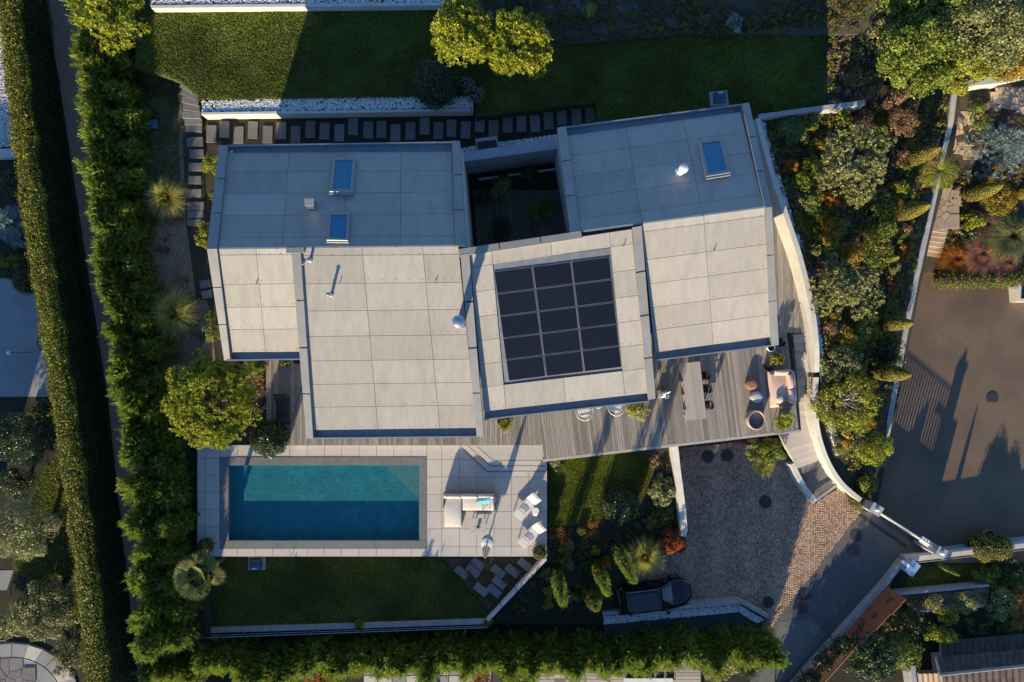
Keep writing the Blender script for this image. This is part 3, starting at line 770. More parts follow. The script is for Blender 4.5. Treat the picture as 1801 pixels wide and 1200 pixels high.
def cobbles():
    poly = [(1192, 788), (1300, 778), (1392, 800), (1436, 884), (1475, 858), (1516, 897), (1514, 901), (1368, 1087), (1345, 1135), (1340, 1100), (1352, 1083), (1307, 1058), (1060, 1076), (1062, 1000), (1200, 970), (1207, 945)]
    z = -2.80; s = .108; W = 1.85; V = []; Fc = []
    p0, p1 = P(1055, 1125, z), P(1530, 770, z)
    # segment arcs: bays of width W, arcs stacked upwards
    nb = int((p1.x - p0.x) / W) + 2; ns_ = int((p1.y - p0.y) / s) + 12
    for b in range(nb):
        cx = p0.x + (b + .5) * W
        for r in range(-8, ns_):
            rad = W * .72; cy = p0.y + r * s - rad
            half = math.asin(.5 / .72); na = int(2 * half * rad / s)
            for a in range(na):
                t = -half + (a + .5) / na * 2 * half
                x = cx + math.sin(t) * rad; y = cy + math.cos(t) * rad
                px = x * F / (H - z) + 900.5; py = 600 - y * F / (H - z)
                if not inside(poly, px, py): continue
                hs = s * .5 * random.uniform(.78, .95); hz = random.uniform(0, .012); th = -t + random.uniform(-.12, .12)
                c, sn = math.cos(th), math.sin(th); i0 = len(V)
                for (ux, uy) in ((-1, -1), (1, -1), (1, 1), (-1, 1)):
                    V.append((x + (ux * c - uy * sn) * hs * .82, y + (ux * sn + uy * c) * hs * .82, z + hz))
                for (ux, uy) in ((-1, -1), (1, -1), (1, 1), (-1, 1)):
                    V.append((x + (ux * c - uy * sn) * hs, y + (ux * sn + uy * c) * hs, z - .03))
                Fc.append((i0, i0 + 1, i0 + 2, i0 + 3))
                for k in range(4): Fc.append((i0 + 4 + k, i0 + 4 + (k + 1) % 4, i0 + (k + 1) % 4, i0 + k))
    me = mesh_np('cobbles', V, Fc); o = obj('cobbles', me, m_cobble, bpy.data.objects['cobble_court_bed']); o['kind'] = 'stuff'
cobbles()

OCT_V = np.array([(1, 0, 0), (0, 1, 0), (-1, 0, 0), (0, -1, 0), (0, 0, 1), (0, 0, -1)], float)
OCT_F = np.array([(0, 1, 4), (1, 2, 4), (2, 3, 4), (3, 0, 4)])
def pebbles(name, poly, z, n, size, mat, parent=None, zf=None):
    x, y = sample(poly, n)
    zz = np.full(n, z) if zf is None else zf(x, y)
    k = (H - zz) / F; c = np.stack([(x - 900.5) * k, (600 - y) * k, zz + rng.uniform(0, size * .4, n)], 1)
    s_ = size * rng.uniform(.6, 1.3, (n, 3)); s_[:, 2] *= .7
    a = rng.uniform(0, 6.28, n); v = OCT_V[None] * s_[:, None]
    ca, sa = np.cos(a)[:, None], np.sin(a)[:, None]
    v = np.stack([v[..., 0] * ca - v[..., 1] * sa, v[..., 0] * sa + v[..., 1] * ca, v[..., 2]], 2) + c[:, None]
    f = OCT_F[None] + (np.arange(n) * 6)[:, None, None]
    o = obj(name, mesh_np(name, v.reshape(-1, 3), f.reshape(-1, 3)), mat, parent); o['kind'] = 'stuff'
    if parent is None: tag(o, 'loose white pebbles', 'pebbles')
    return o

pebbles('neighbour_pebbles', [(-20, 45), (4, 45), (22, 130), (34, 200), (36, 256), (-20, 262)], -.69, 2600, .06, m_pebble)
bpy.data.objects['neighbour_pebbles']['label'] = 'pale pebbles of the neighbour\'s gravel at the left edge'
# raised pebble planter along the upper lawn
m = MB(); m.prism([P(354, 176, .62), P(829, 168, .62), P(829, 191, .62), P(355, 199, .62)], z0=-.4)
pl = m.build('pebble_planter', m_pebbed); tag(pl, 'long raised white planter filled with pebbles behind the house', 'planter')
m = MB(); m.wall([P(354, 200, .75), P(830, 193, .75)], .14, -.4); m.build('planter_wall', m_wallwhite, pl)
m = MB(); m.wall([P(830, 170, .75), P(830, 195, .75)], .14, -.4); m.build('planter_end', m_wallwhite, pl)
pebbles('pebbles', [(355, 177), (828, 169), (828, 190), (356, 197)], .63, 3000, .062, m_pebble, pl)
m = MB(); m.wall([P(266, 12, 1.25), P(795, 7, 1.25)], .16, .5)
tw = m.build('garden_wall', m_wallwhite); tag(tw, 'low white wall holding a pebble strip at the top edge of the lawn', 'wall')
m = MB(); m.prism([P(262, -60, 1.15), P(800, -60, 1.15), P(796, 8, 1.15), P(266, 12, 1.15)], z0=.3); m.build('pebble_bed', m_pebbed, tw)
pebbles('pebbles', [(262, -20), (800, -20), (796, 8), (266, 12)], 1.17, 3600, .062, m_pebble, tw)
pebbles('courtyard_pebbles', [(812, 262), (840, 256), (985, 237), (985, 262), (812, 290)], -.02, 2300, .062, m_pebble)
bpy.data.objects['courtyard_pebbles']['label'] = 'white pebble strip behind the courtyard wall'
pebbles('slope_pebbles', [(1335, 215), (1360, 300), (1385, 385), (1412, 470), (1434, 560), (1440, 640), (1448, 720), (1470, 800), (1480, 800), (1455, 700), (1446, 600), (1438, 530), (1418, 450), (1388, 365), (1365, 290), (1345, 215)], -.2, 1800, .07, m_pebble, zf=lambda x, y: zsl(x, y) + .03)
bpy.data.objects['slope_pebbles']['label'] = 'white pebble strip along the foot of the curved wall'

def slab(px, py, w, h, z, rot, name='stepping_stone', mat=None, parent=None, th=.06):
    return piece(name, parent, mat or m_slate, P(px, py, z) - Vector((0, 0, th / 2 - .04)), (M(w, z), M(h, z), th), rot)
garden_path = structure('stepping_stone_path', (lambda m_: (m_.prism([P(366, 205, -.1), P(1050, 185, -.1), P(1052, 205, -.1), P(985, 232, -.1), P(830, 255, -.1), P(366, 255, -.1)], dz=.05), m_)[1])(MB()), m_soil_d)
xs_ = [372, 395, 420, 445, 471, 495, 520, 546, 571, 597, 621, 648, 671, 696, 722, 747, 771, 794, 819, 844, 868, 893, 917, 941, 965, 988, 1014, 1038]
ys_ = [236, 228, 238, 229, 237, 230, 237, 228, 231, 234, 223, 229, 228, 234, 231, 222, 230, 226, 229, 218, 227, 219, 217, 218, 213, 205, 204, 200]
for k, (x, y) in enumerate(zip(xs_, ys_)):
    slab(x, y, 17, 30, -.07, -.02 + (.1 if k > 22 else 0) + random.uniform(-.02, .02), parent=garden_path)
# stepping path down the left side of the house
sp = structure('side_path', (lambda m_: (m_.prism([P(318, 150, -.02), P(352, 150, -.02), P(362, 400, -.08), P(375, 560, -.1), P(350, 560, -.1), P(328, 400, -.08)], dz=.08), m_)[1])(MB()), m_soil)
for (x, y, w, h, z, r) in [(331, 155, 28, 11, .62, -.5), (334, 166, 30, 11, .52, -.35), (335, 178, 30, 11, .42, -.2), (337, 190, 30, 11, .32, -.1), (337, 203, 32, 11, .22, -.03), (340, 214, 30, 11, .12, 0),
                            (341, 226, 28, 12, .0, 0), (343, 250, 28, 16, -.05, .05), (346, 271, 25, 15, -.05, .04), (344, 294, 24, 14, -.05, 0), (343, 317, 22, 14, -.05, 0), (341, 340, 27, 14, -.05, 0), (344, 363, 30, 15, -.05, 0), (344, 378, 28, 12, -.06, 0), (344, 392, 28, 12, -.07, 0), (361, 500, 18, 14, -.08, .2), (364, 518, 18, 14, -.08, .2)]:
    slab(x, y, w, h, z + .03, r, parent=sp, th=.12)
# slabs set diagonally in the planting south-east of the pool
dp = structure('slab_steps', (lambda m_: (m_.prism([P(778, 981, -1.42), P(960, 981, -1.42), P(862, 1078, -1.5)], dz=.1), m_)[1])(MB()), m_soil)
for k, (x, y) in enumerate([(812, 1007), (832, 1004), (841, 992), (846, 1037), (869, 1039), (876, 1005), (878, 1025), (901, 1004), (923, 993)]):
    slab(x, y, 26, 13.5, -1.36, -.68, parent=dp, th=.14)
# crazy paving on the right
fp = structure('flagstone_path', (lambda m_: (m_.prism([P(1768, 152, -1.28), P(1900, 120, -1.28), P(1900, 230, -1.9), P(1760, 236, -1.9), P(1705, 275, -2.25), P(1668, 255, -2.2), P(1690, 205, -1.75)], dz=.12), m_)[1])(MB()), m_joint)
def voronoi_stones(poly, n, zf, parent, mat, seed, gap=.03):
    r = random.Random(seed); xs = [p[0] for p in poly]; ys = [p[1] for p in poly]; pts = []
    tries = 0
    while len(pts) < n and tries < 9000:
        tries += 1
        x, y = r.uniform(min(xs), max(xs)), r.uniform(min(ys), max(ys))
        if inside(poly, x, y) and all((x - a) ** 2 + (y - b) ** 2 > 10 ** 2 for a, b in pts): pts.append((x, y))
    for i, (x, y) in enumerate(pts):
        cell = [(x - 16, y - 16), (x + 16, y - 16), (x + 16, y + 16), (x - 16, y + 16)]
        for j, (a, b) in enumerate(pts):
            if i == j or (a - x) ** 2 + (b - y) ** 2 > 40 ** 2: continue
            mx_, my_ = (a + x) / 2, (b + y) / 2; nx, ny = a - x, b - y; ln = math.hypot(nx, ny); off = gap * 30 / 2
            out = []
            for k in range(len(cell)):
                p, q = cell[k], cell[(k + 1) % len(cell)]
                dp_ = ((p[0] - mx_) * nx + (p[1] - my_) * ny) / ln + off; dq = ((q[0] - mx_) * nx + (q[1] - my_) * ny) / ln + off
                if dp_ <= 0: out.append(p)
                if dp_ * dq < 0:
                    t = dp_ / (dp_ - dq); out.append((p[0] + (q[0] - p[0]) * t, p[1] + (q[1] - p[1]) * t))
            cell = out
            if len(cell) < 3: break
        if len(cell) < 3: continue
        m_ = MB(); dz = r.uniform(.0, .025)
        m_.prism([P(cx, cy, zf(cx, cy) + dz) for cx, cy in cell], dz=.09)
        m_.build('flagstone', mat, parent)
voronoi_stones([(1772, 156), (1830, 142), (1830, 226), (1768, 232), (1712, 268), (1676, 250), (1692, 208), (1735, 215)], 70, lambda x, y: -1.22 + max(-.95, -(y - 150) / 100 * .9), fp, m_flag, 3)
# stone steps down to the asphalt court
ss = structure('garden_steps', (lambda m_: (m_.prism([P(1648, 345, -2.6), P(1676, 345, -2.6), P(1650, 470, -3.75), P(1622, 470, -3.75)], dz=.2), m_)[1])(MB()), m_joint)
voronoi_stones([(1650, 345), (1678, 345), (1674, 388), (1640, 392)], 14, lambda x, y: -2.44, ss, m_flag, 5)
for k in range(9):
    t = k / 9; x, y = 1656 - 22 * t, 396 + 76 * t
    slab(x, y, 26, 9.2, -2.55 - 1.25 * t, -.12, name='stone_step', mat=m_flag, parent=ss, th=.25)
for k in range(4):
    slab(1706 - 4 * k, 253 + 9 * k, 14, 6, -2.0 - .14 * k, -.1, name='stone_step', mat=m_flag, parent=fp, th=.2)
# ------------------------------------------------------------------ walls, stairs, gate, fences
def wall_thing(name, pts, th, z0, mat, label, cat='wall', cap=None):
    m = MB(); m.wall([P(*p) for p in pts], th, z0); w = m.build(name, mat); tag(w, label, cat)
    if cap:
        m = MB(); m.wall([P(*p) + Vector((0, 0, .05)) for p in pts], th + .08, min(p[2] for p in pts) - .0 if False else z0 + .001) if False else None
    return w
def spline(pts, n=6):
    out = []
    V = [Vector(p) for p in pts]
    for i in range(len(V) - 1):
        p0, p1, p2, p3 = V[max(i - 1, 0)], V[i], V[i + 1], V[min(i + 2, len(V) - 1)]
        for k in range(n):
            t = k / n
            out.append(.5 * ((2 * p1) + (p2 - p0) * t + (2 * p0 - 5 * p1 + 4 * p2 - p3) * t * t + (3 * p1 - p0 - 3 * p2 + p3) * t ** 3))
    out.append(V[-1]); return out
m = MB(); m.wall(spline([P(1333, 208, 1.4), P(1357, 300, 1.4), P(1385, 385, 1.4), P(1408, 455, 1.3), P(1428, 540, 1.2), P(1436, 605, 1.0), P(1437, 655, .6)], 8), .28, -1.6)
w = m.build('curved_wall', m_wallwhite); tag(w, 'tall white wall bowing out beside the right wing of the house', 'wall')
m = MB(); m.wall(spline([P(1436, 664, .25), P(1434, 715, .0), P(1440, 765, -.45), P(1456, 812, -.95), P(1481, 851, -1.45), P(1514, 880, -1.7)], 8), .28, -3.2)
w = m.build('curved_wall', m_wallwhite); tag(w, 'sunlit white wall curving down along the garden stairs', 'wall')
wall_thing('stair_wall', [(1394, 816, -1.75), (1404, 838, -1.85), (1418, 862, -1.95), (1434, 882, -2.0)], .3, -3.0, m_wallwhite, 'short curved white wall on the court side of the stairs')
wall_thing('stair_beam', [(1434, 881, -2.05), (1472, 854, -2.05)], .16, -2.25, m_concrete, 'dark beam across the foot of the garden stairs', 'beam')
stairs = structure('garden_stairs', (lambda m_: (m_.prism([P(1390, 585, -.2), P(1430, 585, -.2), P(1430, 740, -1.6), P(1392, 740, -1.6)], z0=-3), m_)[1])(MB()), m_concrete)
n = 10
for k in range(n):
    y0, y1 = 588 + k * 15, 588 + (k + 1) * 15; z = -.02 - .13 * (k + 1)
    m = MB(); m.prism([P(1389 + k * .6, y0, z), P(1432, y0, z), P(1432, y1 + .5, z), P(1389.6 + k * .6, y1 + .5, z)], dz=.25); m.build('step', m_concrete if k < 5 else m_travertine, stairs)
m = MB(); m.prism([P(1370, 757, -1.34), P(1408, 737, -1.34), P(1430, 737, -1.34), P(1442, 775, -1.34), P(1385, 792, -1.34)], dz=.4); m.build('landing', m_travertine, stairs)
for k in range(8):
    t0, t1 = k / 8, (k + 1) / 8; z = -1.45 - .165 * k
    lx = lambda t: (1385 + 46 * t, 791 + 84 * t); rx = lambda t: (1441 + 34 * t + 8 * t * t, 775 + 74 * t)
    m = MB(); m.prism([P(*lx(t0), z), P(*rx(t0), z), P(*rx(t1 + .02), z), P(*lx(t1 + .02), z)], dz=.35); m.build('step', m_travertine if k < 3 else m_slate, stairs)
# glass rail line at the deck's right edge
m = MB()
m.tube([P(1394, 612, .95), P(1408, 756, .95), P(1366, 762, .95)], .02, 6); rl = m.build('deck_railing', m_black); tag(rl, 'thin dark railing round the right corner of the deck', 'railing')
for (x, y) in ((1394, 612), (1401, 684), (1408, 756), (1366, 762)):
    m = MB(); m.tube([P(x, y, .95), Vector((P(x, y, .95).x, P(x, y, .95).y, -.1))], .016, 6); m.build('post', m_black, rl)

wall_thing('garden_wall', [(1335, 205, .95), (1430, 192, .95), (1522, 180, .9)], .26, -.6, m_concrete, 'grey wall between the upper lawn and the planted slope')
wall_thing('garden_wall', [(1187, 786, -.3), (1192, 830, -.6), (1200, 890, -1.0), (1204, 935, -1.2), (1201, 944, -1.3)], .38, -3.0, m_wallwhite, 'white wall between the middle lawn and the cobbled court')
wall_thing('garden_wall', [(1060, 1080, -2.1), (1304, 1060, -2.1), (1352, 1086, -2.1)], .2, -3.0, m_concrete, 'grey kerb wall behind the parked black car')
pebbles('hedge_pebbles', [(1062, 1084), (1300, 1064), (1345, 1090), (1330, 1096), (1300, 1076), (1062, 1098)], -2.45, 1900, .06, m_pebble)
bpy.data.objects['hedge_pebbles']['label'] = 'grey pebble strip between the kerb wall and the hedge'
sheetm = MB(); sheetm.prism([P(1062, 1082, -2.5), P(1304, 1062, -2.5), P(1348, 1088, -2.5), P(1330, 1120, -2.5), P(1062, 1120, -2.5)], dz=.3); structure('hedge_bed', sheetm, m_pebbed)
lw = wall_thing('lawn_wall', [(364, 985, -1.35), (366, 1108, -1.35)], .22, -3.0, m_wallwhite, 'thin pale wall along the left end of the lower lawn')
lw = wall_thing('lawn_wall', [(361, 1110, -1.3), (600, 1103, -1.3), (856, 1094, -1.3)], .26, -3.0, m_concrete, 'long pale wall closing the foot of the lower lawn')
m = MB(); m.tube([P(361, 1122, -.75), P(856, 1104, -.75)], .025, 6); rl = m.build('wire_fence', m_steel); tag(rl, 'low wire fence outside the lower lawn wall', 'fence')
for k in range(9):
    p = P(361 + 495 * k / 8, 1122 - 18 * k / 8, -.7); m = MB(); m.tube([p, Vector((p.x, p.y, -2.9))], .025, 6); m.build('post', m_steel, rl)
m = MB(); m.tube([P(361, 1118, -1.2), P(856, 1101, -1.2)], .015, 5); m.build('wire', m_steel, rl)
for k in range(4):
    a, b_ = P(857 + 26 * k, 1092 - 27.5 * k, -1.15 + .14 * k), P(857 + 26 * (k + 1) - 1, 1092 - 27.5 * (k + 1) + 1, -1.15 + .14 * k)
    m = MB(); m.wall([a, b_], .2, -3.0)
    tag(m.build('stepped_wall', m_wallwhite), ['lowest', 'second lowest', 'second highest', 'highest'][k] + ' stretch of the stepped wall rising to the pool terrace corner', 'wall')
wall_thing('garden_wall', [(1693, 147, -.5), (1760, 140, -.5), (1900, 112, -.5)], .42, -2.2, m_wallwhite, 'bright white wall under the big trees at the upper right')
wall_thing('garden_wall', [(1679, 166, -.85), (1673, 215, -1.1), (1661, 262, -1.35), (1647, 330, -1.65), (1632, 400, -1.85), (1612, 490, -2.0), (1590, 600, -2.1), (1568, 720, -2.35), (1560, 770, -2.6)], .3, -5, m_concrete, 'long grey wall between the planted slope and the asphalt court')
wall_thing('corner_wall', [(1794, 498, -3.2), (1794, 528, -3.2), (1850, 528, -3.2)], .22, -5, m_wallwhite, 'white wall corner beside the row of clipped balls')
wall_thing('garden_wall', [(-60, 272, -.2), (38, 268, -.2)], .5, -1, m_wallwhite, 'white wall below the neighbour\'s gravel at the left edge')

# gate and street wall
def pillar(px, py, w, d, rz, z1, label):
    t = thing('gate_pillar', label, 'pillar', Vector((P(px, py, z1).x, P(px, py, z1).y, -3.1)))
    c = P(px, py, z1); m = MB(); m.box((c.x, c.y, (z1 - 3.1) / 2 - .05), (w, d, z1 + 3.0), rz); m.build('shaft', m_concrete, t)
    m = MB(); m.box((c.x, c.y, z1), (w + .1, d + .1, .1), rz); m.build('cap', m_concrete, t)
    m = MB(); m.lathe((c.x, c.y, z1 + .05), [(.12, 0), (.12, .14), (.09, .2), (.01, .22)], 12); m.build('lamp', m_white, t, smooth=True)
pillar(1541, 896, .62, .5, R(-33), -.75, 'square concrete gate pillar nearest the curved wall')
pillar(1655, 972, .5, .5, R(-33), -.65, 'square concrete gate pillar at the street wall')
GA, GB = P(1551, 903, -1.0), P(1644, 963, -1.0)
gt = thing('sliding_gate', 'white slatted sliding gate between two concrete pillars', 'gate', Vector((GA.x, GA.y, -3.0)))
d = GB - GA; L_ = d.length; ang = math.atan2(d.y, d.x)
for z in (-1.03, -2.9):
    m = MB(); m.box((GA + GB) / 2 + Vector((0, 0, z + 1.0)), (L_, .05, .05), ang); m.build('rail', m_cap, gt)
for k in range(20):
    p = GA + d * ((k + .5) / 20); m = MB() if k == 0 else None
    if k == 0:
        m.box((0, 0, 0), (.09, .05, 1.85)); b0 = bpy.data.meshes.new('gate_bar'); b0.from_pydata([tuple(v) for v in m.v], [], m.f); b0.materials.append(m_white)
    o = bpy.data.objects.new('bar', b0); COL.objects.link(o); o.parent = gt; o.location = Vector((p.x, p.y, -1.97)) - gt.location; o.rotation_euler.z = ang
m = MB(); m.wall([P(1513, 906, -2.80), P(1595, 962, -2.80)], .22, -2.9); m.build('gate_track', m_iron, bpy.data.objects['driveway'])
m = MB(); m.box((GA + GB) / 2 + Vector((0, 0, -1.38)), (L_ - .1, .035, .75), ang); m.build('kick_panel', m_white, gt)
gc = thing('gate_motor_housing', 'long grey housing of the gate motor beside the street pillar', 'housing', P(1635, 958, -2.9))
m = MB(); m.box(P(1632, 956, -2.2), (1.0, .34, 1.5), R(-33)); m.build('housing_body', m_cap, gc)
m = MB(); m.box(P(1632, 956, -1.42), (1.06, .4, .05), R(-33)); m.build('lid', m_white, gc)
sw = thing('street_wall', 'stone street wall with light coping slabs along the court', 'wall', P(1720, 975, -3.2))
m = MB(); m.wall([P(1590, 984, -2.3), P(1660, 976, -2.3), P(1900, 946, -2.3)], .34, -4.0); m.build('wall_body', m_concrete, sw)
for k in range(11):
    a = Vector(P(1592, 983.5, -2.23)).lerp(P(1660, 975.5, -2.23), k / 3) if k < 3 else P(1660, 975.5, -2.23).lerp(P(1900, 945.5, -2.23), (k - 3) / 8)
    b_ = Vector(P(1592, 983.5, -2.23)).lerp(P(1660, 975.5, -2.23), (k + 1) / 3) if k < 3 else P(1660, 975.5, -2.23).lerp(P(1900, 945.5, -2.23), (k - 2) / 8)
    dd = (b_ - a).normalized() * .012; m = MB(); m.wall([a + dd, b_ - dd], .44, -2.295); m.build('coping_slab', m_travertine, sw)
m = MB(); m.tube([P(1594, 992, -2.1), P(1680, 982, -2.1), P(1900, 955, -2.1)], .03, 6); m.build('pipe_rail', m_cap, sw)
wall_thing('drive_wall', [(1590, 986, -2.35), (1560, 1025, -2.35), (1400, 1205, -2.35), (1330, 1300, -2.35)], .28, -4, m_concrete, 'low concrete wall along the driveway\'s right edge')
# corten screen panels and wooden lattice standing on the drive wall
def fpt(t, z):
    a, b_ = P(1562, 1027, -2.35), P(1400, 1207, -2.35); p = a.lerp(b_, t); p.z = z; return p
fd = (fpt(1, 0) - fpt(0, 0)).normalized(); fn = Vector((fd.y, -fd.x, 0)); fn = fn if fn.x > 0 else -fn
for k in range(3):
    t0 = .02 + .15 * k; a, b_ = fpt(t0, 0) + fn * .1, fpt(t0 + .145, 0) + fn * .1
    m = MB(); m.wall([Vector((a.x, a.y, -.35 - .12 * k)), Vector((b_.x, b_.y, -.35 - .12 * k))], .05, -2.33 - .1)
    pn = m.build('privacy_screen', m_rustpanel); tag(pn, ['rust-brown metal screen panel nearest the letter box', 'middle rust-brown metal screen panel on the drive wall', 'rust-brown metal screen panel half under the dark tree'][k], 'screen', 'rust-brown screen panels on the drive wall')
    m = MB()
    for j in range(4):
        c = a.lerp(b_, .5) + Vector((0, 0, -1.3 - .12 * k)) - fn * .04; an = j * math.pi / 2
        m.tube([c + (fd * math.cos(an + s_) + Vector((0, 0, 1)) * math.sin(an + s_)) * r_ for s_, r_ in ((0, .08), (.4, .2), (1.0, .24), (1.4, .1))], .02, 4)
    m.build('ornament', m_iron, pn)
lt = thing('lattice_fence', 'orange-brown wooden lattice fence on the drive wall at the bottom', 'fence', fpt(.62, -2.35))
for z in (-.75, -2.3):
    m = MB(); a, b_ = fpt(.47, z) + fn * .1, fpt(1.3, z) + fn * .1; m.wall([a, b_], .07, z - .07); m.build('rail', m_lattice, lt)
L_ = (fpt(1.3, 0) - fpt(.47, 0)).length
for s_ in (1, -1):
    k = -1.5
    while k < L_:
        p0, p1 = k, k + 1.45; za, zb = (-2.3, -.8) if s_ > 0 else (-.8, -2.3)
        q0, q1 = max(p0, 0), min(p1, L_)
        if q1 - q0 > .05:
            f0, f1 = (q0 - p0) / 1.45, (q1 - p0) / 1.45
            A = fpt(.47, 0) + fn * (.1 + .025 * s_) + fd * q0; B = fpt(.47, 0) + fn * (.1 + .025 * s_) + fd * q1
            A.z = za + (zb - za) * f0; B.z = za + (zb - za) * f1
            m = MB(); m.tube([A, B], .024, 4); m.build('lath', m_lattice, lt)
        k += .17
lb = thing('letter_box', 'pale blue letter box on a post behind the street wall', 'letter box', P(1600, 998, -3.2))
m = MB(); m.box(P(1602, 998, -2.05), (.62, .85, .4), R(-38)); m.build('box', m_blue, lb)
m = MB(); m.box(P(1594, 993, -1.93), (.64, .2, .2), R(-38)); m.build('flap', m_white, lb)
m = MB(); c = P(1602, 998, -2.2); m.tube([c, Vector((c.x, c.y, -3.3))], .05, 6); m.build('post', m_black, lb)
# manholes
for (x, y, r, z, lab) in [(1245, 803, 11, -2.79, 'left of the two round iron covers below the deck'), (1279, 801, 11, -2.79, 'right of the two round iron covers below the deck'), (1346, 883, 11, -2.79, 'round iron cover in the middle of the cobbled court'), (1351, 1059, 10, -2.79, 'round iron cover at the lower corner of the cobbles'),
                     (1505.5, 942, 11, -2.82, 'dark round cover on the drive nearest the gate track'), (1501.5, 968, 11, -2.82, 'brownish round cover on the drive, second from the gate track'), (1416, 1046, 11, -2.82, 'dark round cover in the lower drive'), (1411, 1070, 11, -2.82, 'brownish round cover lowest on the drive'), (1745, 701, 11, -3.715, 'round cover in the sunny asphalt court')]:
    c = P(x, y, z); m = MB(); m.lathe(c, [(M(r, z), -.03), (M(r, z), .022), (M(r, z) * .97, .026), (.001, .026)], 28, cap=False)
    mm = m_iron if 'brown' not in lab else m_ironb
    t = m.build('manhole_cover', mm); tag(t, lab, 'manhole cover', 'round covers in the paving')
    m = MB(); m.lathe(c + Vector((0, 0, .027)), [(M(r, z) * .08, -.01), (M(r, z) * .08, .008), (.001, .008)], 8, cap=False); m.build('lifting_eye', m_black, t)

# ------------------------------------------------------------------ things about the garden
def rot(px, py, z, rz): return Matrix.Translation(P(px, py, z)) @ Matrix.Rotation(rz, 4, 'Z')
# neighbour's lamp and hose ring
t = thing('garden_lamp', 'slim garden lamp with white globe on the neighbour\'s grey paving', 'lamp', P(55, 620, -.7))
m = MB(); p = P(55, 620, -.7); m.tube([p, p + Vector((0, 0, 1.75))], .035, 8); m.build('pole', m_trunk_g, t)
m = MB(); m.lathe(p + Vector((0, 0, 1.72)), [(.02, 0), (.09, .05), (.11, .12), (.08, .2), (.01, .23)], 12); m.build('globe', m_white, t, smooth=True)
t = thing('hose_ring', 'coiled dark hose hanging over the edge of the neighbour\'s paving', 'hose', P(80, 603, -.7))
for r_ in (.5, .3):
    m = MB(); c = P(80, 603, -.62); m.tube([c + Vector((math.cos(a) * r_, math.sin(a) * r_, .02 * math.sin(3 * a))) for a in np.linspace(0, 6.28, 28)], .022, 5, cap=False); m.build('coil', m_black, t)
# neighbour's round terrace at the lower left
nt_ = structure('round_terrace', (lambda m_: (m_.prism([P(20 + 118 * math.cos(a), 1225 - 95 * math.sin(a), -.62) for a in np.linspace(-.3, math.pi + .3, 30)], dz=.3), m_)[1])(MB()), m_bluepave)
for k in range(11):
    a0, a1 = R(20 + 14 * k), R(20 + 14 * (k + 1) - .8); m = MB()
    m.prism([P(20 + r_ * math.cos(a), 1225 - r_ * .8 * math.sin(a), -.59) for r_, a in ((84, a0), (116, a0), (116, a1), (84, a1))], dz=.05); m.build('paving_segment', m_bluepave if k % 3 else m_travertine, nt_)
m = MB(); m.tube([P(20 + 86 * math.cos(a), 1225 - 69 * math.sin(a), -.1) for a in np.linspace(.2, 2.9, 20)], .03, 5); rr = m.build('curved_railing', m_trunk); tag(rr, 'thin curved rail round the neighbour\'s terrace at the lower left', 'railing')
voronoi_stones([(-10, 1170), (25, 1172), (60, 1190), (70, 1215), (-10, 1215)], 12, lambda x, y: -.58, nt_, m_slate, 9)

# robot mower, charging stations
t = thing('robot_mower', 'dark blue robot mower standing in the shady grass left of the house', 'mower', P(267, 219, -.05))
m = MB(); m.cushion(P(267, 219, .12), (.72, .58, .3), .1, r=.14); m.build('shell', m_bluedark, t, smooth=True)
m = MB(); m.lathe(P(261, 219, .27), [(.05, 0), (.05, .05), (.01, .06)], 10); m.build('stop_button', m_white, t)
for sx in (-1, 1):
    m = MB(); m.tube([P(271, 219, .08) + Vector((0, sx * .25, 0)), P(271, 219, .08) + Vector((0, sx * .33, 0))], .13, 12); m.build('wheel', m_tyre, t)
def station(px, py, z, rz, label):
    t = thing('mower_garage', label, 'mower garage', P(px, py, z)); mt = Matrix.Rotation(rz, 3, 'Z'); c = P(px, py, z)
    m = MB(); m.box(c + Vector((0, 0, .02)), (1.05, .85, .06), rz); m.build('base_plate', m_concrete, t)
    m = MB(); m.cushion(c + mt @ Vector((0, -.02, .25)), (.72, .66, .36), rz, r=.15); m.build('hood', m_bluedark, t, smooth=True)
    m = MB(); m.box(c + mt @ Vector((0, .2, .45)), (.3, .06, .03), rz); m.build('badge', m_white, t)
station(1264, 174, .72, .1, 'dark hooded mower garage on the upper lawn behind the right wing')
station(452, 990, -1.58, math.pi, 'dark mower garage on the lower lawn against the pool terrace')

# --- L-shaped outdoor sofa by the pool
ZT = ZP
sf = thing('corner_sofa', 'cream corner sofa with chaise on the pool terrace', 'sofa', P(823, 895, ZT))
c1 = P(797, 898, ZT + .22); c2 = P(843, 884, ZT + .22)
m = MB(); m.box(Vector((c1.x, c1.y, ZT + .12)), (M(31), M(56), .16)); m.box(Vector((c2.x, c2.y, ZT + .121)), (M(58), M(31), .16)); m.build('base_frame', m_taupe, sf)
m = MB(); m.cushion(Vector((c1.x, c1.y - .06, ZT + .31)), (M(30), M(51), .26), puff=.03); m.build('seat_cushion', m_fabric, sf, smooth=True)
m = MB(); m.cushion(Vector((P(838, 0).x, P(0, 886.5).y, ZT + .31)), (M(49), M(23.5), .26), puff=.03); m.build('seat_cushion', m_fabric, sf, smooth=True)
for k, (x, w) in enumerate(((796, 30), (826, 29), (855, 27))):
    m = MB(); m.cushion(Vector((P(x, 0).x, P(0, 872).y, ZT + .55)), (M(w), .26, .42), r=.1, puff=.05, mat=Matrix.Rotation(R(-12), 3, 'X')); m.build('back_cushion', m_fabric, sf, smooth=True)
m = MB(); m.cushion(Vector((P(866.5, 0).x, P(0, 884).y, ZT + .46)), (.24, M(26), .42), r=.1); m.build('arm_cushion', m_fabric, sf, smooth=True)
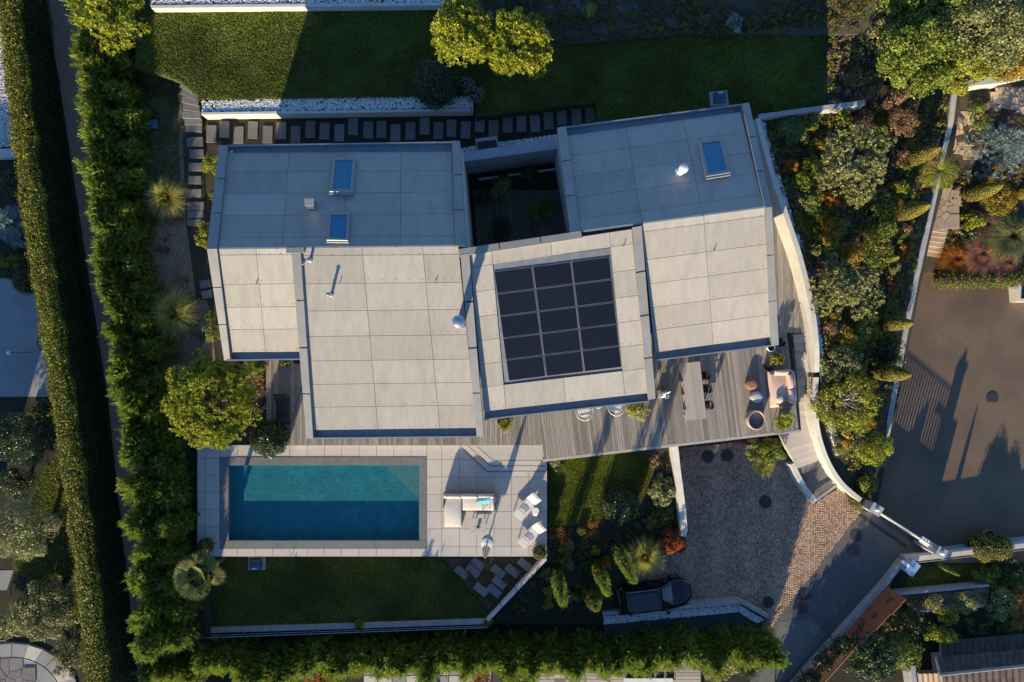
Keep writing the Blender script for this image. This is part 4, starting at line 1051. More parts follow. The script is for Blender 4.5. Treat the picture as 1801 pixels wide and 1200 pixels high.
m = MB(); m.wall([Vector((P(780, 0).x, P(0, 893).y, ZT + .62)), Vector((P(780.5, 0).x, P(0, 868).y, ZT + .66)), Vector((P(871, 0).x, P(0, 867.5).y, ZT + .66)), Vector((P(872.5, 0).x, P(0, 896).y, ZT + .62))], .07, ZT + .06); m.build('back_frame', m_taupe, sf)
for k, (x, y) in enumerate(((845, 881), (853, 880), (859, 879))):
    m = MB(); m.cushion(P(x, y, ZT + .62), (.42, .42, .15), r=.07, puff=.05, mat=Matrix.Rotation(R(40), 3, 'Z') @ Matrix.Rotation(R(38), 3, 'X')); cu = m.build('scatter_cushion', m_turq, smooth=True)
    tag(cu, ['turquoise cushion on the corner sofa, leftmost of three', 'turquoise cushion on the corner sofa, middle of three', 'turquoise cushion on the corner sofa, nearest the arm'][k], 'cushion', 'turquoise cushions on the corner sofa')
t = thing('coffee_table', 'square pale coffee table in front of the corner sofa', 'table', P(841, 925, ZT))
m = MB(); m.box(P(841, 925, ZT + .33), (M(27), M(27), .05)); m.build('table_top', m_greycush, t, bevel=.01)
for sx in (-1, 1):
    for sy in (-1, 1):
        p = P(841 + sx * 10, 925 + sy * 10, ZT + .3); m = MB(); m.box((p.x, p.y, ZT + .155), (.05, .05, .31)); m.build('leg', m_greycush, t)
t = thing('vase', 'small dark vase with twigs on the coffee table', 'vase', P(841, 926, ZT + .36))
m = MB(); m.lathe(P(841, 926, ZT + .36), [(.05, 0), (.09, .06), (.10, .12), (.05, .2), (.04, .24)], 14); m.build('vase_body', m_black, t, smooth=True)
m = MB()
for k in range(5):
    a = k * 1.3; p = P(841, 926, ZT + .58); m.tube([p, p + Vector((math.cos(a) * .08, math.sin(a) * .08, .2)), p + Vector((math.cos(a) * .2, math.sin(a) * .2, .28))], .008, 4)
m.build('twigs', m_trunk, t)
def lounger(px, py, rz, label, mat_f, mat_m, z=ZT, L=1.95, W=.62):
    t = thing('sun_lounger', label, 'sun lounger', P(px, py, z), 'pale loungers by the pool' if mat_m is m_fabric_w else None)
    mt = Matrix.Rotation(rz, 3, 'Z'); o = P(px, py, z); tr = lambda x, y, z_: o + mt @ Vector((x, y, z_))
    m = MB()
    for sy in (-1, 1): m.box(tr(-.15, sy * W / 2, .3), (L * .82, .05, .06), rz)
    m.box(tr(-L / 2 + .03, 0, .3), (.05, W, .06), rz); m.box(tr(.5, 0, .3), (.05, W, .05), rz); m.build('frame', mat_f, t)
    for sx in (-L / 2 + .12, .45):
        for sy in (-1, 1): m = MB(); m.box(tr(sx, sy * W / 2, .135), (.05, .05, .27), rz); m.build('leg', mat_f, t)
    m = MB(); prof = [(-L / 2 + .06, .34), (-.55, .35), (-.5, .33), (-.1, .35), (.3, .36)]
    for (xa, za), (xb, zb) in zip(prof, prof[1:]):
        m.add([tr(xa, -W / 2 + .04, za), tr(xb, -W / 2 + .04, zb), tr(xb, W / 2 - .04, zb), tr(xa, W / 2 - .04, za), tr(xa, -W / 2 + .04, za - .04), tr(xb, -W / 2 + .04, zb - .04), tr(xb, W / 2 - .04, zb - .04), tr(xa, W / 2 - .04, za - .04)], [[0, 1, 2, 3], [7, 6, 5, 4], [0, 4, 5, 1], [2, 6, 7, 3], [1, 5, 6, 2], [3, 7, 4, 0]])
    for k in range(5):
        x = -.5 + k * .09; m.tube([tr(x, -W / 2 + .06, .36), tr(x + .04, 0, .372), tr(x, W / 2 - .06, .36)], .016, 5)
    m.build('mattress', mat_m, t)
    m = MB(); mm = mt @ Matrix.Rotation(R(-38), 3, 'Y'); m.box(tr(.54, 0, .54), (.66, W - .03, .05), mat=mm); m.build('backrest', mat_m, t)
    m = MB(); m.cushion(tr(.66, 0, .70), (.24, W - .12, .07), r=.05, mat=mm); m.build('head_pillow', mat_m, t, smooth=True)
    m = MB(); m.box(tr(.80, 0, .83), (.05, W + .06, .05), rz)
    for sy in (-1, 1): m.tube([tr(.28, sy * W / 2, .33), tr(.80, sy * W / 2, .83)], .022, 6)
    m.build('back_frame', mat_f, t)
    return t
lounger(928, 886, R(48), 'upper white sun lounger nearest the deck steps', m_white, m_fabric_w)
lounger(936, 936, R(46), 'lower white sun lounger beside the round shrub', m_white, m_fabric_w)
t = thing('side_table', 'small white drum side table between the two white loungers', 'table', P(942, 899, ZT))
m = MB(); m.lathe(P(942, 899, ZT), [(.15, 0), (.2, .1), (.2, .38), (.19, .42), (.001, .42)], 24, cap=False); m.build('drum', m_white, t, smooth=True)
m = MB(); m.lathe(P(942, 899, ZT + .42), [(.19, 0), (.205, .01), (.205, .03), (.001, .03)], 24, cap=False); m.build('tray', m_white, t)
# closed parasol
t = thing('parasol', 'closed white parasol at the lower edge of the pool terrace', 'parasol', P(856, 956, ZT)); b_ = P(856, 956, ZT)
m = MB(); m.lathe(b_, [(.32, 0), (.32, .06), (.06, .1), (.04, .3)], 20); m.build('foot', m_white, t)
m = MB(); m.tube([b_ + Vector((0, 0, .05)), b_ + Vector((0, 0, 2.75))], .035, 10); m.build('pole', m_taupe, t)
m = MB(); vs = []
for z_, r_ in ((.85, .22), (1.0, .24), (1.5, .2), (2.0, .15), (2.5, .09), (2.72, .03)):
    for k in range(24):
        a = k * 2 * math.pi / 24; rr = r_ * (1.0 if k % 3 else .45) * (1 + .1 * math.sin(k * 1.7)); vs.append(b_ + Vector((math.cos(a) * rr, math.sin(a) * rr, z_ + (.12 if k % 3 == 1 and z_ < .9 else 0))))
m.add(vs, [[i * 24 + k, i * 24 + (k + 1) % 24, (i + 1) * 24 + (k + 1) % 24, (i + 1) * 24 + k] for i in range(5) for k in range(24)]); m.build('canopy', m_fabric_w, t)
m = MB(); m.tube([b_ + Vector((math.cos(a) * .2, math.sin(a) * .2, 1.35)) for a in np.linspace(0, 6.283, 14)], .025, 5, cap=False); m.build('strap', m_greycush, t)

# --- dining set
t = thing('dining_table', 'long weathered wooden dining table on the deck', 'table', P(1218, 690, 0)); rz = R(6.5)
c = P(1218.5, 688, .74); mt = Matrix.Rotation(rz, 3, 'Z')
for k in range(8):
    piece('plank', t, m_wood_t, c + mt @ Vector((-.52 + k * .149, 0, 0)), (.143, 3.3, .05), rz)
m = MB(); m.box(c + mt @ Vector((0, 0, -.08)), (1.0, 3.0, .09), rz); m.build('apron', m_wood_t, t)
for sx in (-1, 1):
    for sy in (-1, 1): m = MB(); m.box(c + mt @ Vector((sx * .46, sy * 1.45, -.38)), (.1, .1, .7), rz); m.build('leg', m_wood_t, t)
def chair(px, py, face, label, z=0.0, mat=m_black, s_=1.0, cat='chair', group='black chairs at the dining table'):
    t = thing('dining_chair', label, cat, P(px, py, z), group); o = P(px, py, z); mt = Matrix.Rotation(face, 3, 'Z')
    tr = lambda x, y, z_: o + mt @ (Vector((x, y, z_)) * s_)
    m = MB(); m.cushion(tr(0, 0, .45), (.46 * s_, .48 * s_, .05), face, r=.02, puff=.01); m.build('seat', mat, t, smooth=True)
    m = MB(); pts = [(-.2, -.24), (-.26, -.16), (-.29, 0), (-.26, .16), (-.2, .24)]
    for (xa, ya), (xb, yb) in zip(pts, pts[1:]):
        m.add([tr(xa, ya, .5), tr(xb, yb, .5), tr(xb - .04, yb, .82), tr(xa - .04, ya, .82), tr(xa - .03, ya, .5), tr(xb - .03, yb, .5), tr(xb - .07, yb, .82), tr(xa - .07, ya, .82)], [[0, 1, 2, 3], [7, 6, 5, 4], [3, 2, 6, 7], [0, 4, 5, 1]])
    m.build('backrest', mat, t)
    for sx, sy in ((.19, .2), (.19, -.2), (-.2, .2), (-.2, -.2)):
        m = MB(); m.tube([tr(sx, sy, .43), tr(sx * 1.12, sy * 1.12, 0)], .018 * s_, 6); m.build('leg', mat, t)
    for sy in (-1, 1):
        m = MB(); m.tube([tr(.15, sy * .25, .45), tr(.15, sy * .26, .66), tr(-.26, sy * .25, .68)], .02 * s_, 6); m.build('armrest', mat, t)
    return t
for k, y in enumerate((663, 686, 712)):
    chair(1201 + (y - 663) * .115, y, rz, ['top', 'middle', 'bottom'][k] + ' black chair on the left side of the dining table')
for k, y in enumerate((660, 683, 711)):
    chair(1232 + (y - 660) * .115, y, rz + math.pi, ['top', 'middle', 'bottom'][k] + ' black chair on the right side of the dining table')
# --- blush sofa, stools, round armchair
t = thing('blush_sofa', 'blush pink lounge sofa at the right end of the deck', 'sofa', P(1370, 683, 0)); rz = R(4); mt = Matrix.Rotation(rz, 3, 'Z'); o = P(1370, 683, 0)
tr = lambda x, y, z_: o + mt @ Vector((x, y, z_))
m = MB(); m.cushion(tr(0, 0, .2), (1.36, 2.15, .24), rz, r=.1, puff=0); m.build('base', m_pink, t, smooth=True)
m = MB(); m.cushion(tr(-.12, -.02, .38), (1.02, 1.9, .2), rz, r=.08); m.build('seat_cushion', m_pink, t, smooth=True)
m = MB(); m.tube([tr(-.1, 1.0, .55), tr(.45, 1.02, .58), tr(.62, .92, .6), tr(.66, .6, .62), tr(.64, -.6, .62), tr(.60, -.9, .6), tr(.45, -1.02, .58)], .09, 8)
m.tube([tr(-.1, 1.0, .4), tr(.45, 1.02, .42), tr(.62, .92, .42), tr(.66, .6, .42), tr(.64, -.6, .42), tr(.60, -.9, .42), tr(.45, -1.02, .42)], .10, 8); m.build('back_rail', m_pink, t, smooth=True)
for k, y in enumerate((.42, -.45)):
    m = MB(); m.cushion(tr(.42, y, .6), (.3, .85, .4), r=.1, mat=mt @ Matrix.Rotation(R(12), 3, 'Y')); m.build('back_cushion', m_pink, t, smooth=True)
def cushion_thing(px, py, z, size, mat, label, mtx):
    m = MB(); m.cushion(P(px, py, z), size, r=.06, puff=.05, mat=mtx); tag(m.build('scatter_cushion', mat, smooth=True), label, 'cushion')
cushion_thing(1375, 656, .62, (.85, .3, .16), m_pink, 'long pink bolster at the top end of the blush sofa', Matrix.Rotation(R(20), 3, 'X'))
cushion_thing(1372, 703, .60, (.42, .42, .13), m_greycush, 'pale grey square cushion at the lower end of the blush sofa', Matrix.Rotation(R(30), 3, 'Z') @ Matrix.Rotation(R(10), 3, 'X'))
cushion_thing(1381, 713, .58, (.7, .3, .15), m_rust, 'rust red cushion at the lower end of the blush sofa', Matrix.Rotation(R(12), 3, 'Z') @ Matrix.Rotation(R(-20), 3, 'X'))
def drum(name, px, py, r, h, mat, label, cat):
    t = thing(name, label, cat, P(px, py, 0)); m = MB(); c = P(px, py, h); c.z = 0
    m.lathe(c, [(r * .92, .02), (r, .08), (r, h - .06), (r * .95, h - .01)], 28); m.build('body', mat, t, smooth=True)
    m = MB(); m.lathe(c, [(r * .95, h - .012), (r * .9, h + .02), (r * .5, h + .035), (.001, h + .04)], 28, cap=False); m.build('top', mat, t, smooth=True)
drum('pouf', 1323, 676, .33, .40, m_brown, 'round brown pouf on the deck near the sofa', 'pouf')
drum('side_table', 1332, 699, .33, .45, m_greycush, 'round pale grey side table beside the brown pouf', 'table')
t = thing('round_armchair', 'round tub armchair with beige shell and taupe seat on the deck', 'armchair', P(1324, 736, 0)); o = P(1324, 737, 0)
m = MB(); m.lathe(o, [(.42, .05), (.5, .12), (.52, .62), (.50, .68), (.45, .68), (.44, .4), (.44, .32), (.001, .32)], 32, cap=False, sy=1.1); m.build('shell', m_shell, t, smooth=True)
m = MB(); m.lathe(o + Vector((0, 0, .32)), [(.43, 0), (.43, .1), (.40, .13), (.001, .14)], 32, cap=False, sy=1.1); m.build('seat_cushion', m_taupe, t, smooth=True)
for k in range(4):
    a = .785 + k * 1.571; m = MB(); p = o + Vector((math.cos(a) * .36, math.sin(a) * .36, 0)); m.box(p + Vector((0, 0, .03)), (.06, .06, .06)); m.build('foot', m_black, t)
# wire armchairs half under the eave
def wire_chair(px, py, face, label):
    t = thing('wire_armchair', label, 'armchair', P(px, py, 0), 'white armchairs under the eave'); o = P(px, py, 0); mt = Matrix.Rotation(face, 3, 'Z')
    m = MB(); ring = lambda r_, z_, n=24: [o + mt @ Vector((math.cos(a) * r_, math.sin(a) * r_, z_ + .12 * math.cos(a + math.pi))) for a in np.linspace(0, 2 * math.pi, n)]
    m.tube(ring(.50, .72), .025, 6, cap=False); m.tube(ring(.34, .36), .02, 6, cap=False); m.build('rim', m_white, t)
    m = MB()
    for k in range(16):
        a = k * math.pi / 8; m.tube([o + mt @ Vector((math.cos(a) * .5, math.sin(a) * .5, .72 - .12 * math.cos(a))), o + mt @ Vector((math.cos(a) * .34, math.sin(a) * .34, .36 - .12 * math.cos(a)))], .014, 4)
    m.build('spokes', m_white, t)
    m = MB(); m.lathe(o, [(.36, .36), (.35, .42), (.001, .43)], 20, cap=False); m.build('seat_pad', m_white, t)
    for k in range(4): a = .785 + k * 1.571; m = MB(); m.tube([o + Vector((math.cos(a) * .25, math.sin(a) * .25, .36)), o + Vector((math.cos(a) * .36, math.sin(a) * .36, 0))], .018, 5); m.build('leg', m_white, t)
wire_chair(1026, 722, R(100), 'left white wire armchair peeping out under the solar roof eave')
wire_chair(1081, 714, R(80), 'right white wire armchair peeping out under the solar roof eave')
t = thing('side_table', 'small round white table between the two wire armchairs', 'table', P(1052, 712, 0))
m = MB(); c = P(1052, 712, .45); m.lathe(c, [(.25, 0), (.25, .03), (.001, .03)], 24, cap=False); m.build('top', m_white, t); m = MB(); m.tube([Vector((c.x, c.y, 0)), c], .03, 8); m.build('stem', m_white, t)
# abstract white sculpture
t = thing('sculpture', 'jagged white abstract sculpture by the solar roof corner', 'sculpture', P(1163, 692, 0)); o = P(1163, 692, 0)
m = MB(); m.box(o + Vector((0, 0, .15)), (.5, .4, .3), .1); m.build('plinth', m_slate, t)
m = MB(); r2 = random.Random(4); pts = [o + Vector((r2.uniform(-.38, .38), r2.uniform(-.3, .3), .3 + r2.uniform(0, .8))) for _ in range(14)]
for k in range(len(pts) - 2): m.add([pts[k], pts[k + 1], pts[k + 2], (pts[k] + pts[k + 1] + pts[k + 2]) / 3 + Vector((.05, .05, .12))], [[0, 1, 3], [1, 2, 3], [2, 0, 3], [0, 2, 1]])
m.tube([o + Vector((0, 0, .3)), o + Vector((.05, 0, .8)), o + Vector((.3, .2, 1.15))], [.12, .09, .01], 6); m.build('figure', m_white, t)
# dark lounge chair and bars on the left deck
t = lounger(500, 716, R(92), 'dark grey sun lounger on the deck left of the middle roof', m_black, m_darkgrey, z=0, L=2.0, W=.7)
m = MB(); m.tube([P(514, 741, .02), P(530, 680, .02), P(530, 680, 1.2), P(514, 741, 1.2)], .02, 6); tag(m.build('deck_handrail', m_black), 'thin dark rail beside the grey lounger', 'railing')
# black bowls near the right wing corner
def bowl(px, py, r, h, mat, label, z=0.0):
    t = thing('plant_pot', label, 'pot', P(px, py, z)); m = MB(); c = P(px, py, z + h); c.z = z
    m.lathe(c, [(r * .62, 0), (r * .95, h * .6), (r, h), (r * .9, h), (r * .86, h - .08), (.001, h - .08)], 24, cap=False); m.build('pot_body', mat, t, smooth=True)
    m = MB(); m.lathe(c, [(r * .84, h - .078), (.001, h - .06)], 20, cap=False); m.build('pot_soil', m_soil_d, t)
    return c
bowl(1357, 612, .22, .5, m_white, 'white pot just below the right wing corner')
bowl(1375, 603, .26, .45, m_black, 'black pot half under the right wing corner')
bowl(1368, 632, .34, .5, m_black, 'black pot of the yellow shrub above the blush sofa')
bowl(1352, 646, .26, .35, m_black, 'low black pot touching the top of the blush sofa')
bowl(1381, 741, .40, .5, m_black, 'black pot of the bright green shrub at the deck corner')
bowl(886, 742, .40, .45, m_slate, 'grey pot of the shrub between the two front eaves')
bowl(1122, 722, .35, .4, m_slate, 'grey pot of the feathery shrub under the solar roof eave')
bowl(1740, 944, .42, .45, m_terracotta, 'round terracotta pot behind the street wall topiary', z=-3.1)
# bent steel sculpture rods near the left deck
t = thing('steel_rods', 'bent pale metal rods rising from the bed beside the left deck', 'sculpture', P(462, 716, -.1)); o = P(462, 716, -.1)
for k, (dx, dy) in enumerate(((.55, .3), (.5, -.02), (-.5, -.7))):
    m = MB(); m.tube([o, o + Vector((dx * .5, dy * .4, .5)), o + Vector((dx, dy, .6))], .025, 6); m.build('rod', m_steel, t)

# ------------------------------------------------------------------ the black estate car
def car():
    t = thing('parked_car', 'black estate car parked under the hedge in the cobbled court', 'car', P(1146, 1040, -2.8)); o = P(1146, 1041, -2.8); rz = R(7)
    mt = Matrix.Rotation(rz, 3, 'Z'); tr = lambda x, y, z: o + mt @ Vector((x, y, z))
    # lower hull: x, half width, belt height, bottom
    st = [(-2.34, .34, .70, .44), (-2.27, .66, .90, .32), (-2.08, .84, 1.0, .25), (-1.6, .91, 1.0, .22), (-.8, .925, .98, .22), (0, .925, .96, .22), (.7, .92, .95, .22), (1.1, .915, .94, .22), (1.6, .90, .86, .22), (1.95, .83, .78, .24), (2.2, .66, .69, .28), (2.36, .30, .58, .38)]
    K = 16; m = MB(); V = []
    for x, w, zt, zb in st:
        for k in range(K):
            a = 2 * math.pi * k / K; ca, sa = math.cos(a), math.sin(a)
            y = w * math.copysign(abs(ca) ** .5, ca); z = (zt + zb) / 2 + (zt - zb) / 2 * math.copysign(abs(sa) ** .45, sa)
            V.append(tr(x, y, z))
    n = len(st); fs = [[i * K + k, i * K + (k + 1) % K, (i + 1) * K + (k + 1) % K, (i + 1) * K + k] for i in range(n - 1) for k in range(K)]
    fs += [list(range(K)), [(n - 1) * K + k for k in range(K)][::-1]]
    m.add(V, [f[::-1] for f in fs]); b = m.build('body', m_car, t, smooth=True)
    md = b.modifiers.new('sub', 'SUBSURF'); md.levels = 2; md.render_levels = 2
    # greenhouse
    gh = [(-2.16, .66, .98), (-1.85, .70, 1.30), (-1.6, .71, 1.42), (-.8, .72, 1.47), (.0, .72, 1.46), (.35, .69, 1.40), (1.12, .76, .94)]
    def band(name, mat, segs, inset0, inset1, lift):
        m_ = MB()
        for i in segs:
            (xa, wa, za), (xb, wb, zb) = gh[i], gh[i + 1]
            m_.add([tr(xa, -wa * inset0, za + lift), tr(xb, -wb * inset0, zb + lift), tr(xb, wb * inset0, zb + lift), tr(xa, wa * inset0, za + lift)], [[0, 1, 2, 3]])
        return m_.build(name, mat, t)
    m = MB(); V = []
    for x, w, z in gh:
        wb_ = .86 if x < 1 else .84
        V += [tr(x, -wb_, .93), tr(x, -w, max(z - .04, .94)), tr(x, -w * .9, z), tr(x, 0, z + .025), tr(x, w * .9, z), tr(x, w, max(z - .04, .94)), tr(x, wb_, .93)]
    fs = [[i * 7 + k, (i + 1) * 7 + k, (i + 1) * 7 + k + 1, i * 7 + k + 1] for i in range(len(gh) - 1) for k in range(6)]
    m.add(V, fs); cb = m.build('cabin', m_car, t, smooth=True); md = cb.modifiers.new('sub', 'SUBSURF'); md.levels = 1; md.render_levels = 2
    def pane(name, pts, mat=m_carglass):
        m_ = MB(); m_.add([tr(*p) for p in pts], [list(range(len(pts)))]); m_.build(name, mat, t)
    pane('windscreen', [(.40, -.60, 1.415), (1.08, -.70, .985), (1.10, 0, 1.0), (1.08, .70, .985), (.40, .60, 1.415), (.40, 0, 1.435)])
    pane('rear_window', [(-2.12, .58, 1.06), (-1.82, .60, 1.36), (-1.82, 0, 1.385), (-1.82, -.60, 1.36), (-2.12, -.58, 1.06), (-2.13, 0, 1.07)])
    for s_ in (-1, 1):
        pts = [(-1.8, s_ * .82, 1.02), (.75, s_ * .845, 1.0), (.30, s_ * .745, 1.34), (-1.7, s_ * .745, 1.36)]
        pane('side_window', pts if s_ < 0 else pts[::-1])
    pane('roof_glass', [(-1.5, -.5, 1.492), (.1, -.5, 1.49), (.1, .5, 1.49), (-1.5, .5, 1.492)])
    for s_ in (-1, 1):
        m_ = MB(); m_.tube([tr(-1.6, s_ * .66, 1.45), tr(-.8, s_ * .67, 1.51), tr(.2, s_ * .66, 1.47)], .016, 5); m_.build('roof_rail', m_steel, t)
        m_ = MB(); m_.cushion(tr(.72, s_ * 1.0, 1.0), (.18, .2, .14), rz, r=.05); m_.build('mirror', m_car, t, smooth=True)
        m_ = MB(); m_.cushion(tr(2.10, s_ * .66, .66), (.26, .16, .10), rz, r=.05); m_.build('headlight', m_lamp, t, smooth=True)
        m_ = MB(); m_.cushion(tr(-2.22, s_ * .62, .86), (.18, .34, .14), rz, r=.05); m_.build('tail_light', m_red, t, smooth=True)
        for x in (-1.42, 1.42):
            m_ = MB(); m_.tube([tr(x, s_ * .70, .33), tr(x, s_ * .93, .33)], .33, 24); wl = m_.build('wheel', m_tyre, t)
            m_ = MB(); m_.tube([tr(x, s_ * .90, .33), tr(x, s_ * .942, .33)], .22, 12); m_.build('rim', m_steel, wl)
    m_ = MB(); m_.box(tr(2.36, 0, .45), (.02, .5, .11), rz); m_.build('number_plate', m_white, t)
    m_ = MB(); m_.box(tr(2.32, 0, .62), (.06, .8, .12), rz); m_.build('grille', m_black, t)
car()

# ------------------------------------------------------------------ the neighbours below and the house at the lower right
nd = structure('neighbour_deck', (lambda m_: (m_.prism([P(940, 1140, -2.75), P(1235, 1140, -2.75), P(1235, 1300, -2.75), P(940, 1300, -2.75)], dz=.2), m_)[1])(MB()), m_soil_d)
for k in range(16):
    a, b_ = P(942, 1150 + k * 6, -2.7), P(1232, 1150 + k * 6, -2.7)
    piece('board', nd, m_wood_t, (a + b_) / 2 + Vector((0, 0, random.uniform(-.003, .003))), ((b_ - a).length, .19, .04))
np_ = structure('neighbour_patio', (lambda m_: (m_.prism([P(640, 1160, -2.78), P(880, 1160, -2.78), P(880, 1300, -2.78), P(640, 1300, -2.78)], dz=.2), m_)[1])(MB()), m_joint)
for i in range(9):
    for j in range(3):
        a = P(652 + 25 * i, 1176 + 24 * j, -2.74); piece('paver', np_, m_travertine if (i + j) % 3 else m_bluepave, a, (.84, .8, .05))
for k in range(5):
    chair(1106 + 17.5 * k, 1183, R(-90), ['leftmost', 'second from left', 'middle', 'second from right', 'rightmost'][k] + ' dark chair in the row on the neighbour\'s deck below the hedge', z=-2.68, mat=m_darkgrey, group='dark chairs on the neighbour\'s deck')
t = thing('long_table', 'white table at the bottom edge in front of the dark chairs', 'table', P(1140, 1203, -2.68)); c = P(1140, 1206, -1.95)
m = MB(); m.box(c, (3.0, .9, .05)); m.build('table_top', m_white, t)
for sx in (-1, 1):
    for sy in (-1, 1): m = MB(); m.box((c.x + sx * 1.35, c.y + sy * .36, -2.32), (.07, .07, .72)); m.build('leg', m_white, t)
for k, x in enumerate((983, 1008)):
    t = thing('deck_chair', ['left', 'right'][k] + ' grey reclining chair at the bottom edge of the neighbour\'s deck', 'deck chair', P(x, 1190, -2.68), 'grey reclining chairs on the neighbour\'s deck'); o = P(x, 1192, -2.68)
    m = MB(); m.box(o + Vector((0, -.25, .35)), (.62, .9, .05)); m.build('seat', m_taupe, t)
    m = MB(); m.box(o + Vector((0, .42, .62)), (.62, .7, .05), mat=Matrix.Rotation(R(48), 3, 'X')); m.build('backrest', m_taupe, t)
    for sx in (-1, 1):
        for y_ in (-.6, .2): m = MB(); m.box(o + Vector((sx * .28, y_, .165)), (.04, .04, .33)); m.build('leg', m_black, t)
t = thing('folding_chair', 'white folding chair with crossed dark straps at the bottom edge', 'chair', P(765, 1180, -2.7)); o = P(765, 1183, -2.7)
m = MB(); m.box(o + Vector((0, 0, .42)), (.75, .7, .04)); m.build('seat', m_white, t)
m = MB(); m.box(o + Vector((0, -.36, .7)), (.75, .05, .5)); m.build('backrest', m_white, t)
for s_ in (-1, 1): m = MB(); m.tube([o + Vector((-.4 * s_, -.38, .5)), o + Vector((.4 * s_, .38, .47))], .03, 5); m.build('strap', m_black, t)
for sx in (-1, 1):
    for sy in (-1, 1): m = MB(); m.box(o + Vector((sx * .33, sy * .3, .2)), (.04, .04, .4)); m.build('leg', m_black, t)

nh = thing('neighbour_house', 'house with dark brown tiled roofs at the lower right corner', 'house', P(1730, 1180, -3.2))
def tile_roof(quad, ncol, nrow, mat):
    q = [P(*c) for c in quad]; nn = (q[1] - q[0]).cross(q[3] - q[0]).normalized(); nn = nn if nn.z > 0 else -nn
    o_ = [0, 1, 2, 3] if (q[1] - q[0]).cross(q[2] - q[0]).z > 0 else [3, 2, 1, 0]
    m_ = MB(); lo = [p - nn * .3 for p in q]; q2 = [p - nn * .04 for p in q]
    m_.add(q2 + lo, [o_, [4 + k for k in o_[::-1]]] + [[o_[k], 4 + o_[k], 4 + o_[(k + 1) % 4], o_[(k + 1) % 4]] for k in range(4)]); rf = m_.build('roof', m_underlay, nh)
    for i in range(ncol):
        for j in range(nrow):
            u0, u1, v0, v1 = i / ncol + .003, (i + 1) / ncol - .003, j / nrow, (j + 1) / nrow + .01
            a, b_, c_, d_ = bil(q, u0, v0), bil(q, u1, v0), bil(q, u1, v1) + nn * .03, bil(q, u0, v1) + nn * .03
            mid0, mid1 = (a + b_) / 2 + nn * .06, (c_ + d_) / 2 + nn * .06
            m_ = MB(); m_.add([a, mid0, b_, d_, mid1, c_], [[0, 3, 4, 1], [1, 4, 5, 2], [3, 5, 4]]); o2 = m_.build('tile', mat, rf)
            me = o2.data; bm = bmesh.new(); bm.from_mesh(me); bmesh.ops.recalc_face_normals(bm, faces=bm.faces); bm.to_mesh(me); bm.free()
tile_roof([(1656, 1157, -2.0), (1830, 1138, -2.0), (1830, 1112, -2.4), (1656, 1128, -2.4)], 16, 2, m_tile)
tile_roof([(1654, 1186, -1.0), (1830, 1168, -1.0), (1830, 1140, -1.6), (1648, 1157, -1.6)], 15, 3, m_tile)
tile_roof([(1654, 1187, -1.0), (1830, 1169, -1.0), (1830, 1260, -1.7), (1664, 1270, -1.7)], 15, 6, m_tile)
m = MB(); m.tube([P(1652, 1187, -.93), P(1832, 1168, -.93)], .09, 6); m.build('ridge_tile', m_cap, nh)
m = MB(); m.tube([P(1646, 1157, -1.53), P(1655, 1187, -.92), P(1666, 1270, -1.65)], .06, 5); m.build('verge', m_trunk_g, nh)
m = MB(); m.prism([P(1660, 1165, -1.9), P(1830, 1150, -1.9), P(1830, 1265, -2.0), P(1668, 1265, -2.0)], z0=-3.3); m.build('wall', m_render, nh)
tile_roof([(1615, 1185, -2.1), (1652, 1184, -2.1), (1654, 1240, -2.5), (1618, 1240, -2.5)], 4, 4, m_flag)
m = MB(); m.wall([P(1605, 1172, -2.2), P(1614, 1240, -2.2)], .3, -3.3); m.build('porch_wall', m_concrete, nh)
for k, (a, b_) in enumerate((((1575, 1046, -2.5), (1740, 1030, -2.5)), ((1615, 1076, -2.6), (1730, 1066, -2.6)))):
    m = MB(); m.wall([P(*a), P(*b_)], .16, -3.3); tag(m.build('terrace_edge', m_concrete), ['upper', 'lower'][k] + ' pale stone edge of the planted terrace right of the drive', 'edging')
sheet('terrace_gravel', [(1578, 1050, -3.1), (1740, 1034, -3.1), (1735, 1066, -3.1), (1610, 1076, -3.1)], m_gravel, lift=0)

sheet('drive_patch', [(1372, 1094), (1420, 1090), (1440, 1101), (1452, 1116), (1405, 1172), (1345, 1240), (1318, 1240)], mk('drive_patch', (.15, .152, .148), (.115, .118, .118), 5, rough=.9, bump=.2), z=-2.815, lift=.006)
# ------------------------------------------------------------------ vegetation
def nrm(a): return a / np.maximum(np.linalg.norm(a, axis=-1, keepdims=True), 1e-9)
def leaf_quads(p, n, size, aspect=.5, spread=.6, fold=.12, along=None):
    """one folded diamond per point"""
    N = len(p); n = nrm(n + rng.normal(0, spread, (N, 3)))
    t = along if along is not None else rng.normal(0, 1, (N, 3))
    t = nrm(t - n * (t * n).sum(1, keepdims=True)); b = np.cross(n, t)
    L = (size * rng.uniform(.65, 1.35, N))[:, None]; W = L * aspect
    v = np.stack([p - t * L / 2, p + b * W / 2 + n * W * fold, p + t * L / 2, p - b * W / 2 + n * W * fold], 1)
    return v.reshape(-1, 3)
def quads(nv): return np.arange(nv).reshape(-1, 4)
def sphere_dirs(n, zmin=-1.0):
    z = rng.uniform(zmin, 1, n); a = rng.uniform(0, 2 * np.pi, n); r = np.sqrt(1 - z * z)
    return np.stack([r * np.cos(a), r * np.sin(a), z], 1)
def clumps(nc, rx, ry, rz, zc, zmin=-.35, rmin=.55):
    d = sphere_dirs(nc, zmin); k = rng.uniform(rmin, 1, (nc, 1)) ** .6
    return d * k * np.array([rx, ry, rz]) + np.array([0, 0, zc])
